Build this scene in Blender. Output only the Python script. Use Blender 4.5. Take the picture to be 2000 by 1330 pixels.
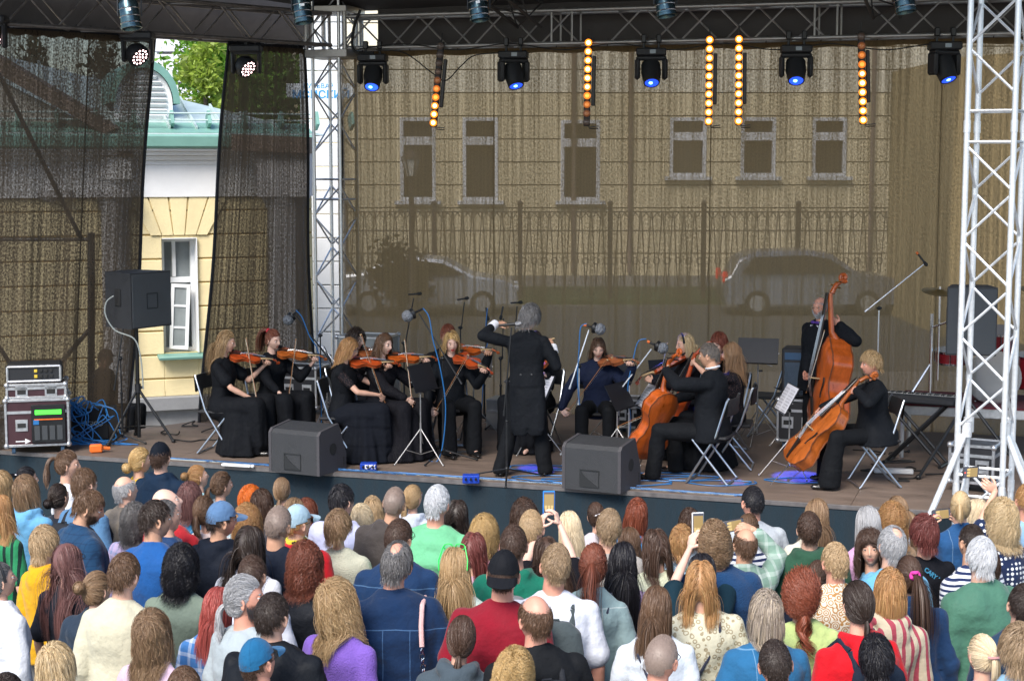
import bpy, math, random, time
import numpy as np
from mathutils import Vector, Matrix
T0 = time.time()
for o in list(bpy.data.objects): bpy.data.objects.remove(o)
scene = bpy.context.scene
COL = scene.collection
R = math.radians
PI = math.pi
rng = random.Random(7)

# ------------------------------------------------------------ camera, world, sun
F_PX, HOR, CAM_H = 3170.0, 310.0, 4.0
PITCH = math.atan((665 - HOR) / F_PX)
cam = bpy.data.cameras.new('camera'); camo = bpy.data.objects.new('camera', cam); COL.objects.link(camo)
cam.lens = F_PX / 2000 * 36; cam.sensor_width = 36; cam.clip_end = 3000; cam.clip_start = .1
camo.location = (0, 0, CAM_H); camo.rotation_euler = (PI / 2 - PITCH, 0, 0)
scene.camera = camo

SUN_EL, SUN_AZ = R(48), R(205)      # compass-like: direction towards the sun, measured from +Y clockwise
w = bpy.data.worlds.new('World'); scene.world = w; w.use_nodes = True
nt = w.node_tree; nt.nodes.clear()
sky = nt.nodes.new('ShaderNodeTexSky'); sky.sky_type = 'NISHITA'; sky.sun_disc = False
sky.sun_elevation = SUN_EL; sky.sun_rotation = SUN_AZ; sky.air_density = 1.0; sky.dust_density = 1.0; sky.ozone_density = 1.0
bg = nt.nodes.new('ShaderNodeBackground'); bg.inputs[1].default_value = .11
wo = nt.nodes.new('ShaderNodeOutputWorld')
nt.links.new(sky.outputs[0], bg.inputs[0]); nt.links.new(bg.outputs[0], wo.inputs[0])
sl = bpy.data.lights.new('sun', 'SUN'); so = bpy.data.objects.new('sun', sl); COL.objects.link(so)
sl.energy = 2.4; sl.angle = R(32); sl.color = (1, .93, .84)
sd = Vector((math.sin(SUN_AZ) * math.cos(SUN_EL), math.cos(SUN_AZ) * math.cos(SUN_EL), math.sin(SUN_EL)))
so.rotation_euler = sd.to_track_quat('Z', 'Y').to_euler()
scene.view_settings.view_transform = 'Standard'; scene.view_settings.look = 'None'
scene.view_settings.exposure = 1.3; scene.view_settings.gamma = 1

# ------------------------------------------------------------ layout helpers
def ray(px, py):
    d = Vector(((px - 1000) / F_PX, 1, -(py - 665) / F_PX))
    c, s = math.cos(PITCH), math.sin(PITCH)
    return Vector((d.x, d.y * c + d.z * s, -d.y * s + d.z * c))
def at_z(px, py, z):                       # the point of height z seen at that spot of the photograph
    d = ray(px, py); t = (z - CAM_H) / d.z
    return Vector((d.x * t, d.y * t, z))
def at_y(px, py, y):                       # the point at distance y
    d = ray(px, py); t = y / d.y
    return Vector((d.x * t, y, CAM_H + d.z * t))
HS = .76                                   # stage height
SA = R(18)                                 # the stage stands turned by this much
SU = Vector((math.cos(SA), -math.sin(SA), 0)); SV = Vector((math.sin(SA), math.cos(SA), 0))
SO = Vector((0, 16.05, 0))
def ST(u, v, z=HS): return SO + SU * u + SV * v + Vector((0, 0, z))
def on_v(px, py, v):                       # the point of the vertical plane v metres behind the stage edge
    d = ray(px, py); n = SV
    o = Vector((0, 0, CAM_H)); t = ((SO + SV * v) - o).dot(n) / d.dot(n)
    return o + d * t

# ------------------------------------------------------------ objects and tags
def tag(o, label=None, cat=None, group=None, kind=None):
    if label: o['label'] = label
    if cat: o['category'] = cat
    if group: o['group'] = group
    if kind: o['kind'] = kind
    return o
def thing(name, label, cat, loc=(0, 0, 0), rz=0, group=None, rot=None):
    o = bpy.data.objects.new(name, None); COL.objects.link(o)
    o.empty_display_size = .05
    o.location = loc; o.rotation_euler = rot if rot else (0, 0, rz)
    return tag(o, label, cat, group)
def link(name, me, parent=None):
    o = bpy.data.objects.new(name, me); COL.objects.link(o)
    if parent: o.parent = parent
    return o
def copy_tree(o, parent=None):
    c = o.copy(); COL.objects.link(c); c.parent = parent
    for ch in list(o.children):
        copy_tree(ch, c)
    return c
def place(o, loc, rz=None, label=None, rot=None):
    o.location = loc
    if rz is not None: o.rotation_euler = (0, 0, rz)
    if rot is not None: o.rotation_euler = rot
    if label: o['label'] = label
    return o
def once(maker):                           # the first call builds, the following ones copy
    st = {}
    def f(loc, rz=0, label=None, rot=None, **k):
        key = tuple(sorted(k.items()))
        if key not in st: st[key] = o = maker(**k)
        else: o = copy_tree(st[key])
        return place(o, loc, rz, label, rot)
    return f

# ------------------------------------------------------------ mesh builder
class MB:
    def __init__(s): s.v = []; s.f = []; s.m = []; s.cur = 0
    def add(s, vs, fs):
        b = len(s.v); s.v.extend([tuple(p) for p in vs]); s.f.extend([tuple(i + b for i in f) for f in fs]); s.m.extend([s.cur] * len(fs)); return s
    def box(s, c, d, rz=0, M=None, ch=0):
        x, y, z = d[0] / 2, d[1] / 2, d[2] / 2
        if ch <= 0:
            vs = [Vector((a * x, b * y, e * z)) for e in (-1, 1) for b in (-1, 1) for a in (-1, 1)]
            fs = [(0, 2, 3, 1), (4, 5, 7, 6), (0, 1, 5, 4), (2, 6, 7, 3), (0, 4, 6, 2), (1, 3, 7, 5)]
        else:
            ch = min(ch, x * .9, y * .9, z * .9); vs = []; fs = []; idx = {}
            for e in (-1, 1):
                for b in (-1, 1):
                    for a in (-1, 1):
                        for k in range(3):
                            p = [a * x, b * y, e * z]; 
                            for j in range(3):
                                if j != k: p[j] -= ch * (a, b, e)[j]
                            idx[(a, b, e, k)] = len(vs); vs.append(Vector(p))
            g = lambda a, b, e, k: idx[(a, b, e, k)]
            for sg in (-1, 1):
                fs.append(tuple(g(sg, b, e, 0) for b, e in ((-1, -1), (1, -1), (1, 1), (-1, 1))))
                fs.append(tuple(g(a, sg, e, 1) for a, e in ((-1, -1), (-1, 1), (1, 1), (1, -1))))
                fs.append(tuple(g(a, b, sg, 2) for a, b in ((-1, -1), (1, -1), (1, 1), (-1, 1))))
            for a in (-1, 1):
                for b in (-1, 1):
                    fs.append((g(a, b, -1, 0), g(a, b, 1, 0), g(a, b, 1, 1), g(a, b, -1, 1)))
                    fs.append((g(a, -1, b, 0), g(a, 1, b, 0), g(a, 1, b, 2), g(a, -1, b, 2)))
                    fs.append((g(-1, a, b, 1), g(1, a, b, 1), g(1, a, b, 2), g(-1, a, b, 2)))
                    for e in (-1, 1): fs.append((g(a, b, e, 0), g(a, b, e, 1), g(a, b, e, 2)))
        Mr = M if M else Matrix.Rotation(rz, 3, 'Z')
        c = Vector(c)
        return s.add([Mr @ p + c for p in vs], fs)
    def tube(s, pts, r, n=8, cap=True, closed=False):
        pts = [Vector(p) for p in pts]; N = len(pts)
        rs = r if isinstance(r, (list, tuple)) else [r] * N
        vs = []; fs = []; up = None
        for i, p in enumerate(pts):
            if closed: t = pts[(i + 1) % N] - pts[i - 1]
            else: t = pts[min(i + 1, N - 1)] - pts[max(i - 1, 0)]
            if t.length < 1e-9: t = Vector((0, 0, 1))
            t.normalize()
            if up is None: up = Vector((0, 0, 1)) if abs(t.z) < .9 else Vector((1, 0, 0))
            a = up.cross(t)
            if a.length < 1e-4: a = Vector((1, .3, 0)).cross(t)
            a.normalize(); b = t.cross(a); up = b
            for k in range(n):
                th = 2 * PI * k / n; vs.append(p + (a * math.cos(th) + b * math.sin(th)) * rs[i])
        for i in range(N if closed else N - 1):
            for k in range(n):
                k2 = (k + 1) % n; i2 = (i + 1) % N
                fs.append((i * n + k, i * n + k2, i2 * n + k2, i2 * n + k))
        if cap and not closed: fs.append(tuple(range(n))[::-1]); fs.append(tuple((N - 1) * n + k for k in range(n)))
        return s.add(vs, fs)
    def lathe(s, prof, c=(0, 0, 0), M=None, n=24, sx=1, sy=1):
        c = Vector(c); vs = []; fs = []; P = len(prof)
        for (r, z) in prof:
            for k in range(n):
                p = Vector((r * math.cos(2 * PI * k / n) * sx, r * math.sin(2 * PI * k / n) * sy, z))
                vs.append((M @ p if M else p) + c)
        for i in range(P - 1):
            for k in range(n): fs.append((i * n + k, i * n + (k + 1) % n, (i + 1) * n + (k + 1) % n, (i + 1) * n + k))
        if prof[0][0] > 1e-4: fs.append(tuple(range(n))[::-1])
        if prof[-1][0] > 1e-4: fs.append(tuple((P - 1) * n + k for k in range(n)))
        return s.add(vs, fs)
    def ball(s, c, r, n=14, m=9, M=None):
        r = r if isinstance(r, (tuple, list)) else (r, r, r)
        prof = [(math.sin(PI * i / m), -math.cos(PI * i / m)) for i in range(m + 1)]; prof[0] = (1e-5, -1); prof[-1] = (1e-5, 1)
        D = Matrix.Diagonal(Vector(r)); 
        return s.lathe(prof, c, (M @ D) if M else D, n)
    def prism(s, poly, z0, z1, M=None, c=(0, 0, 0)):
        c = Vector(c); n = len(poly)
        vs = [Vector((x, y, z0)) for x, y in poly] + [Vector((x, y, z1)) for x, y in poly]
        if M: vs = [M @ p for p in vs]
        fs = [tuple(range(n))[::-1], tuple(range(n, 2 * n))] + [(i, (i + 1) % n, n + (i + 1) % n, n + i) for i in range(n)]
        return s.add([p + c for p in vs], fs)
    def build(s, name, mats, parent=None, smooth=True, ang=38):
        me = bpy.data.meshes.new(name); me.from_pydata(s.v, [], s.f)
        for m in (mats if isinstance(mats, (list, tuple)) else [mats]): me.materials.append(m)
        if any(s.m): me.polygons.foreach_set('material_index', s.m)
        if smooth:
            me.polygons.foreach_set('use_smooth', [True] * len(s.f)); me.set_sharp_from_angle(angle=R(ang))
        me.update()
        return link(name, me, parent)
def rotm(x=0, y=0, z=0): return (Matrix.Rotation(z, 3, 'Z') @ Matrix.Rotation(y, 3, 'Y') @ Matrix.Rotation(x, 3, 'X'))
def frame(z, y=None):                      # rotation whose +Z is z and whose +Y is near y
    z = Vector(z).normalized(); y = Vector(y if y else (0, 0, 1))
    x = y.cross(z)
    if x.length < 1e-4: x = Vector((1, 0, 0)).cross(z)
    x.normalize(); y = z.cross(x)
    return Matrix((x, y, z)).transposed()
def text_mesh(txt, size, depth, name, mat, parent, loc, M, align='CENTER', bold=0):
    cu = bpy.data.curves.new('t', 'FONT'); cu.body = txt; cu.size = size; cu.extrude = depth; cu.align_x = align; cu.align_y = 'CENTER'; cu.offset = bold
    o = bpy.data.objects.new('t', cu); COL.objects.link(o)
    dg = bpy.context.evaluated_depsgraph_get(); me = bpy.data.meshes.new_from_object(o.evaluated_get(dg))
    bpy.data.objects.remove(o); bpy.data.curves.remove(cu)
    me.name = name; me.materials.clear(); me.materials.append(mat)
    me.transform(M.to_4x4()); 
    ob = link(name, me, parent); ob.location = loc
    return ob

# ------------------------------------------------------------ materials
MATS = {}
def node(nt, t, **k):
    n = nt.nodes.new(t)
    for a, b in k.items(): setattr(n, a, b)
    return n
def mat(name, col, rough=.6, metal=0, bump=0, bscale=80, var=0, vscale=6, spec=.5, emit=None, es=0, sheen=0, coat=0, stretch=(1, 1, 1)):
    key = (name, col, rough, metal, bump, var)
    if key in MATS: return MATS[key]
    m = bpy.data.materials.new(name); m.use_nodes = True; nt = m.node_tree; b = nt.nodes['Principled BSDF']
    b.inputs['Base Color'].default_value = (*col, 1); b.inputs['Roughness'].default_value = rough; b.inputs['Metallic'].default_value = metal
    b.inputs['Specular IOR Level'].default_value = spec
    if sheen: b.inputs['Sheen Weight'].default_value = sheen; b.inputs['Sheen Roughness'].default_value = .5
    if coat: b.inputs['Coat Weight'].default_value = coat; b.inputs['Coat Roughness'].default_value = .15
    if emit: b.inputs['Emission Color'].default_value = (*emit, 1); b.inputs['Emission Strength'].default_value = es
    if bump or var:
        tc = node(nt, 'ShaderNodeTexCoord'); mp = node(nt, 'ShaderNodeMapping'); mp.inputs['Scale'].default_value = stretch
        nt.links.new(tc.outputs['Object'], mp.inputs[0])
    if var:
        n = node(nt, 'ShaderNodeTexNoise'); n.inputs['Scale'].default_value = vscale; n.inputs['Detail'].default_value = 6; n.inputs['Roughness'].default_value = .65
        nt.links.new(mp.outputs[0], n.inputs['Vector'])
        r = node(nt, 'ShaderNodeMapRange'); r.inputs[1].default_value = .3; r.inputs[2].default_value = .7; r.inputs[3].default_value = 1 - var; r.inputs[4].default_value = 1 + var
        nt.links.new(n.outputs[0], r.inputs[0])
        v = node(nt, 'ShaderNodeVectorMath', operation='SCALE'); v.inputs[0].default_value = col
        nt.links.new(r.outputs[0], v.inputs['Scale']); nt.links.new(v.outputs[0], b.inputs['Base Color'])
        r2 = node(nt, 'ShaderNodeMapRange'); r2.inputs[1].default_value = .3; r2.inputs[2].default_value = .7; r2.inputs[3].default_value = max(0, rough - .1); r2.inputs[4].default_value = min(1, rough + .1)
        nt.links.new(n.outputs[0], r2.inputs[0]); nt.links.new(r2.outputs[0], b.inputs['Roughness'])
    if bump:
        n = node(nt, 'ShaderNodeTexNoise'); n.inputs['Scale'].default_value = bscale; n.inputs['Detail'].default_value = 4
        nt.links.new(mp.outputs[0], n.inputs['Vector'])
        bp = node(nt, 'ShaderNodeBump'); bp.inputs['Strength'].default_value = bump; bp.inputs['Distance'].default_value = .02
        nt.links.new(n.outputs[0], bp.inputs['Height']); nt.links.new(bp.outputs[0], b.inputs['Normal'])
    MATS[key] = m
    return m
def srgb(h):
    h = h.lstrip('#'); c = [int(h[i:i + 2], 16) / 255 for i in (0, 2, 4)]
    return tuple(round(x / 12.92 if x < .04045 else ((x + .055) / 1.055) ** 2.4, 5) for x in c)
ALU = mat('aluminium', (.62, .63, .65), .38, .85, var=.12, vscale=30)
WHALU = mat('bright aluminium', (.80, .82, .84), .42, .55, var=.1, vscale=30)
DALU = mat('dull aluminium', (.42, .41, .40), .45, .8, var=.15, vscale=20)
CHROME = mat('chrome', (.75, .76, .78), .18, 1)
BLACKM = mat('black metal', (.018, .019, .021), .4, .3, var=.2)
BLACKP = mat('black plastic', (.016, .017, .02), .55, bump=.2, bscale=200)
SPEAKER = mat('textured black paint', (.03, .032, .036), .6, bump=.35, bscale=160, var=.12, vscale=8)
GRILLE = mat('black foam grille', (.075, .083, .092), .85, bump=.6, bscale=400, var=.1)
RUBBER = mat('rubber', (.02, .02, .02), .8)
# ------------------------------------------------------------ ground, stage
m = MB(); m.add([(-600, -60, 0), (600, -60, 0), (600, 900, 0), (-600, 900, 0)], [(0, 1, 2, 3)])
ASPH = mat('asphalt paving', (.14, .135, .13), .9, bump=.5, bscale=60, var=.2, vscale=1.5)
tag(m.build('ground', ASPH), kind='structure')
m = MB(); 
p = [(-40, 30.5), (60, 30.5), (60, 44), (-40, 44)]
m.add([(x, y, .012) for x, y in p], [(0, 1, 2, 3)])
tag(m.build('road', mat('road asphalt', (.07, .07, .07), .9, bump=.4, var=.2, vscale=2)), kind='structure')
GRASS = mat('lawn', (.05, .072, .028), .9, bump=1, bscale=30, var=.35, vscale=3)
m = MB(); m.add([(-30, 44.5, .0), (70, 44.5, .0), (70, 48.5, .2), (-30, 48.5, .2), (-30, 44.5, .14), (70, 44.5, .14)], [(4, 5, 2, 3), (0, 1, 5, 4)])
tag(m.build('lawn', GRASS), kind='structure')

BOARD = mat('worn brown stage boards', (.165, .122, .097), .62, bump=.15, bscale=40, var=.28, vscale=2.2, stretch=(1, 4, 1))
BC = mat('dark blue skirt cloth', (.007, .020, .031), .9, bump=.4, bscale=50, var=.2, vscale=3, stretch=(4, 4, .6))
DECKU0, DECKU1, DECKV = -7.2, 8.2, 4.6
t = thing('stage', 'low platform of worn brown boards with a dark blue cloth skirt', 'stage', SO, -SA)
ZT = 5.40; back_v = 4.35
TB = on_v(655, 300, back_v); uL = (TB - SO).dot(SU); tl = ST(uL, back_v, 0); sdir = (tl - ST(-5.85, .05, 0)).normalized()
def s2(p): return ((p - SO).dot(SU), (p - SO).dot(SV))
nn_ = Vector((-sdir.y, sdir.x, 0)) * .22; e1 = s2(tl + nn_ + sdir * .3); e0 = s2(tl + nn_ - sdir * 6.2); k_ = e0[1] / (e0[1] - e1[1]); eu = e0[0] + (e1[0] - e0[0]) * k_; DECKU0 = eu
xs = [eu] + [e1[0] + (DECKU1 - e1[0]) * i / 5 for i in range(6)]
m = MB()
for i in range(6):
    a, b = xs[i], xs[i + 1]
    for j in range(3):
        c0, c1 = j * DECKV / 3, (j + 1) * DECKV / 3
        f = lambda v: eu + (e1[0] - eu) * min(1, v / e1[1])
        q = [(f(c0), c0), (b, c0), (b, c1), (f(c1), c1)] if i == 0 else [(a, c0), (b, c0), (b, c1), (a, c1)]
        cx = sum(p[0] for p in q) / 4; cy = sum(p[1] for p in q) / 4; q = [(x + (.002 if x < cx else -.002), y + (.002 if y < cy else -.002)) for x, y in q]
        m.prism(q, HS - .04, HS)
m.build('deck', BOARD, t)
m = MB(); N = 240
for i in range(N + 1):
    u = DECKU0 + (DECKU1 - DECKU0) * i / N
    y = -.025 + .009 * math.sin(u * 9) + .006 * math.sin(u * 23 + 1)
    m.v += [(u, y - .01, 0.0), (u, y * .6 - .006, HS * .5), (u, -.012, HS - .045)]
for i in range(N):
    for k in (0, 1): m.f.append((i * 3 + k, i * 3 + 3 + k, i * 3 + 4 + k, i * 3 + 1 + k)); m.m.append(0)
m.build('skirt', BC, t)
m = MB(); m.box(((DECKU0 + DECKU1) / 2, -.012, HS - .022), (DECKU1 - DECKU0, .02, .045), ch=.003)
m.build('edge_rail', mat('worn edge rail', (.16, .15, .15), .5, .4, var=.25, vscale=12), t)
m = MB()
for i in range(14):
    for v in (.4, 2.2, 4.2): m = MB(); m.tube([(DECKU0 + .6 + v * 1.1 + i * .92, v, 0), (DECKU0 + .6 + v * 1.1 + i * .92, v, HS - .04)], .025, 6); m.build('support_leg', DALU, t)
        

# ------------------------------------------------------------ trusses
def truss(name, label, p0, p1, w, h, r, mt, step=.5, twist=0, cat='truss', br=None, ends=True, rails=()):
    p0 = Vector(p0); p1 = Vector(p1); L = (p1 - p0).length
    M = frame(p1 - p0, (0, 0, 1) if abs((p1 - p0).normalized().z) < .9 else (math.sin(twist), math.cos(twist), 0))
    t = thing(name, label, cat, p0, rot=M.to_euler())
    br = br or r * .5
    C = [(-w / 2, -h / 2), (w / 2, -h / 2), (w / 2, h / 2), (-w / 2, h / 2)]
    for c in C:
        mb = MB(); mb.tube([(c[0], c[1], 0), (c[0], c[1], L)], r, 10); mb.build('chord', mt, t)
    n = max(1, round(L / step)); st = L / n; first = {}
    for k in range(4):
        a, b = C[k], C[(k + 1) % 4]
        for i in range(n):
            if any(abs(i * st - q) < st * .5 for q in rails): 
                continue
            z0, z1 = i * st + .015, (i + 1) * st - .015
            A, B = (a, b) if (i + k) % 2 == 0 else (b, a)
            mb = MB(); mb.tube([(A[0], A[1], z0), (B[0], B[1], z1)], br, 6); mb.build('brace', mt, t)
        for q in list(rails) + ([0.02, L - .02] if ends else []):
            for dq in ((-.13, .13) if q not in (0.02, L - .02) else (0,)):
                if 0 < q + dq < L:
                    mb = MB(); mb.tube([(a[0], a[1], q + dq), (b[0], b[1], q + dq)], br * 1.1, 6); mb.build('rung', mt, t)
    for q in rails:
        for c in C:
            mb = MB(); mb.tube([(c[0], c[1], q - .05), (c[0], c[1], q + .05)], r * 1.18, 10); mb.build('coupling', mt, t)
    return t
ZT = 5.40                                   # truss underside
TB = on_v(655, 300, 4.35); 
back_v = 4.35
uL = (TB - SO).dot(SU); 
tl = ST(uL, back_v, 0)
# back truss, side truss, towers
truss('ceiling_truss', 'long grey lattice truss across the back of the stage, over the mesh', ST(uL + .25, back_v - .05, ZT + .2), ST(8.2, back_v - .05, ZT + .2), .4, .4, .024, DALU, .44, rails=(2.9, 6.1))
sideA = at_z(-160, 900, HS); 
sdir = (tl - ST(-5.85, .05, 0)).normalized()
LA = tl - sdir * 6.4
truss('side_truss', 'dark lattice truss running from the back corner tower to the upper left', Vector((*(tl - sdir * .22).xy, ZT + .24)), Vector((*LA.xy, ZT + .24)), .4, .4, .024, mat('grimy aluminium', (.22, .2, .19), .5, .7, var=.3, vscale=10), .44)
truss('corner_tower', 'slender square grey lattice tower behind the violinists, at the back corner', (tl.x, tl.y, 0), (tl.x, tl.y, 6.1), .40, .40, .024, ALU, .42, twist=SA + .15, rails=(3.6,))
tw = Vector((4.12, 13.95, 0))
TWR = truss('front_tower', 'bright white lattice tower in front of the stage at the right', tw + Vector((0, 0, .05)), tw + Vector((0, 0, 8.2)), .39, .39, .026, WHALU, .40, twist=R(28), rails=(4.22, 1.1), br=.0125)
# outriggers of that tower
for i, (dx, dy) in enumerate(((-.85, -.35), (.62, -.75), (-.5, .9), (.95, .25))):
    mb = MB(); s = Vector((dx, dy, 0)).normalized()
    a = Vector((s.x * .2, s.y * .2, 1.62)); b = Vector((s.x * 1.0, s.y * 1.0, .02))
    Mi = TWR.rotation_euler.to_matrix().inverted()
    mb.tube([Mi @ a, Mi @ b], .028, 10); mb.tube([Mi @ (a + Vector((0, 0, -.06))), Mi @ (a + Vector((0, 0, .07)))], .045, 10)
    mb.build('outrigger', WHALU, TWR)
for sx in (-.1, .1):
    pass
mb = MB(); Mi = TWR.rotation_euler.to_matrix().inverted(); mb.box((0, 0, -.035), (.6, .6, .03), ch=.004); mb.build('base_plate', DALU, TWR)
for zc, rr in ((.9, .012),):
    for k in range(0):
        pass
# corner block and roof
t = thing('corner_sleeve', 'boxy metal sleeve block joining the two trusses on the corner tower', 'sleeve', (tl.x, tl.y, ZT), -SA)
mb = MB(); mb.box((0, 0, -.06), (.62, .62, .1), ch=.006); mb.build('lower_plate', DALU, t)
mb = MB(); mb.box((0, 0, .5), (.62, .62, .08), ch=.006); mb.build('upper_plate', DALU, t)
for a in (-.27, .27):
    for b in (-.27, .27):
        mb = MB(); mb.tube([(a, b, -.1), (a, b, .54)], .03, 10); mb.build('guide_tube', DALU, t)
ROOFM = mat('dark roof canvas', (.06, .055, .055), .8, bump=.3, bscale=8, var=.2, vscale=2)
mb = MB()
zb, zf = 5.92, 7.4
Pk = [Vector((*(LA - SV * 3 - SU * .6).xy, zf)), ST(9.2, -3.4, zf), ST(9.2, back_v + .5, zb), Vector((*(tl + SV * .35 - SU * .05).xy, zb)), Vector((*(LA - SU * .5 + SV * .4).xy, 6.3))]
mb.add([*Pk, *[p + Vector((0, 0, .05)) for p in Pk]], [(0, 1, 2), (0, 2, 3), (0, 3, 4), (5, 7, 6), (5, 8, 7), (5, 9, 8)] + [(i, (i + 1) % 5, 5 + (i + 1) % 5, 5 + i) for i in range(5)])
o = mb.build('stage_roof', ROOFM, smooth=False); tag(o, 'dark canvas roof stretched over the stage, seen from below', 'roof')
mb = MB(); a = ST(uL + .5, back_v + .28, 0); b = ST(9.2, back_v + .28, 0); N = 60
for i in range(N + 1):
    p = a.lerp(b, i / N) + SV * .02 * math.sin(i * .9); mb.v += [(p.x, p.y, ZT - .04), (p.x, p.y, 6.0)]
for i in range(N): mb.f.append((2 * i, 2 * i + 2, 2 * i + 3, 2 * i + 1)); mb.m.append(0)
o = mb.build('roof_valance', ROOFM); tag(o, 'dark canvas valance hanging behind the back truss', 'valance')
mb = MB(); a = tl + Vector((-.35, .45, 0)); b = LA + Vector((-.5, .45, 0))
for i in range(N + 1):
    p = a.lerp(b, i / N); mb.v += [(p.x, p.y, ZT + .12), (p.x, p.y, 6.3)]
for i in range(N): mb.f.append((2 * i, 2 * i + 2, 2 * i + 3, 2 * i + 1)); mb.m.append(0)
o = mb.build('roof_valance', ROOFM); tag(o, 'dark canvas valance hanging behind the side truss at upper left', 'valance')
for i, (u0, dv) in enumerate(((-1.2, 1.6), (3.1, 1.2), (5.9, 1.5))):
    t = truss('roof_truss', ['dark roof truss under the canvas, leftmost of three', 'dark roof truss under the canvas above the orange light bars', 'dark roof truss under the canvas nearest the white tower'][i], ST(u0, -2.5, 6.9), ST(u0 + .1, 4.1, 5.75), .3, .3, .02, mat('dark truss', (.07, .07, .07), .6, .4), .5, ends=False)
    tag(t, group='roof trusses')

# ------------------------------------------------------------ mesh scrims
def scrim_mat(name, dense, col, amp_=.75):
    m = bpy.data.materials.new(name); m.use_nodes = True; nt = m.node_tree; nt.nodes.clear()
    out = node(nt, 'ShaderNodeOutputMaterial'); mix = node(nt, 'ShaderNodeMixShader'); tr = node(nt, 'ShaderNodeBsdfTransparent')
    df = node(nt, 'ShaderNodeBsdfDiffuse'); df.inputs[0].default_value = (*col, 1)
    tc = node(nt, 'ShaderNodeTexCoord')
    def noise(sc, s, det=2):
        mp = node(nt, 'ShaderNodeMapping'); mp.inputs['Scale'].default_value = sc; nt.links.new(tc.outputs['UV'], mp.inputs[0])
        n = node(nt, 'ShaderNodeTexNoise'); n.inputs['Scale'].default_value = s; n.inputs['Detail'].default_value = det; nt.links.new(mp.outputs[0], n.inputs[0]); return n.outputs[0]
    a = noise((1, .6, 1), 62, 1); b = noise((1, .012, 1), 28, 3); c = noise((1, .04, 1), 5, 4)
    def mul(x, k, add): 
        q = node(nt, 'ShaderNodeMath', operation='MULTIPLY_ADD'); nt.links.new(x, q.inputs[0]); q.inputs[1].default_value = k; q.inputs[2].default_value = add; return q.outputs[0]
    def add(x, y):
        q = node(nt, 'ShaderNodeMath', operation='ADD'); nt.links.new(x, q.inputs[0]); nt.links.new(y, q.inputs[1]); return q.outputs[0]
    s = add(add(mul(a, amp_, dense - amp_ / 2), mul(b, .48, -.24)), mul(c, .14, -.07))
    cl = node(nt, 'ShaderNodeClamp'); cl.inputs[1].default_value = .3; cl.inputs[2].default_value = .99; nt.links.new(s, cl.inputs[0])
    tl_ = node(nt, 'ShaderNodeBsdfTranslucent'); tl_.inputs[0].default_value = (*[x * .6 for x in col], 1)
    ad = node(nt, 'ShaderNodeAddShader'); nt.links.new(df.outputs[0], ad.inputs[0]); nt.links.new(tl_.outputs[0], ad.inputs[1])
    nt.links.new(cl.outputs[0], mix.inputs[0]); nt.links.new(tr.outputs[0], mix.inputs[1]); nt.links.new(ad.outputs[0], mix.inputs[2]); nt.links.new(mix.outputs[0], out.inputs[0])
    return m
SCR = scrim_mat('brown mesh fabric', .87, (.165, .118, .062), .42)
SCR2_ = scrim_mat('dark mesh fabric', .925, (.055, .042, .03), .5)
HEM = mat('black hem', (.008, .008, .011), .8)
def scrim(name, label, A, B, C, D, waves=7, amp=.025, hem=(1, 1, 1, 0), seed=0, seams=()):
    # A bottom left, B bottom right, C top right, D top left
    A, B, C, D = map(Vector, (A, B, C, D)); rr = random.Random(seed)
    nx, nz = 90, 40; vs = []; uv = []; nrm = (B - A).cross(Vector((0, 0, 1))).normalized()
    ph = [rr.uniform(0, 6) for _ in range(4)]
    def P(s, t, off=0):
        p = (A * (1 - s) + B * s) * (1 - t) + (D * (1 - s) + C * s) * t
        w = amp * (math.sin(s * waves * 6.28 + ph[0] + t * 1.2) + .5 * math.sin(s * waves * 14 + ph[1] - t * 2)) * (1.1 - t * .8)
        e = .02 * math.sin(t * 9 + ph[2]) * (1 if s > .5 else -1) * (abs(s - .5) * 2) ** 8
        return p + nrm * (w + off) + (B - A).normalized() * e
    t_ = thing(name, label, 'mesh screen', (A + B) / 2)
    O = (A + B) / 2
    L = (B - A).length; H = (D - A).length
    me = bpy.data.meshes.new('mesh_panel')
    me.from_pydata([P(i / nx, j / nz) - O for j in range(nz + 1) for i in range(nx + 1)], [], [(j * (nx + 1) + i, j * (nx + 1) + i + 1, (j + 1) * (nx + 1) + i + 1, (j + 1) * (nx + 1) + i) for j in range(nz) for i in range(nx)])
    ul = me.uv_layers.new(name='UVMap'); data = []
    for pl in me.polygons:
        for vi in pl.vertices: data += [(vi % (nx + 1)) / nx * L + seed, (vi // (nx + 1)) / nz * H]
    ul.data.foreach_set('uv', data); me.materials.append(SCR if amp < .025 else SCR2_); me.polygons.foreach_set('use_smooth', [True] * len(me.polygons))
    link('mesh_panel', me, t_)
    def strip(pts, w, name):
        mb = MB(); mb.tube([p - O for p in pts], w, 6); mb.build(name, HEM, t_)
    if hem[0]: strip([P(0, j / nz) for j in range(nz + 1)], .022, 'hem')
    if hem[1]: strip([P(1, j / nz) for j in range(nz + 1)], .022, 'hem')
    if hem[2]: 
        mb = MB()
        n = 60
        for i in range(n + 1):
            q = P(i / n, 1) - O; sg = .012 * math.sin(i * 1.3) + .01
            mb.v += [tuple(q + nrm * -.02 + Vector((0, 0, .04))), tuple(q + nrm * -.02 + Vector((0, 0, -.055 - sg)))]
        for i in range(n): mb.f.append((2 * i, 2 * i + 1, 2 * i + 3, 2 * i + 2)); mb.m.append(0)
        mb.build('top_band', HEM, t_)
        for i in range(14):
            q = P((i + .5) / 14, 1) - O; mb = MB(); mb.tube([q + Vector((0, 0, .0)), q + Vector((.02, 0, .09))], .006, 5); mb.build('tie', HEM, t_)
    for s in seams: strip([P(s, j / nz, -.012) for j in range(nz + 1)], .008, 'seam')
    return t_
bv = back_v + .12
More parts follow.
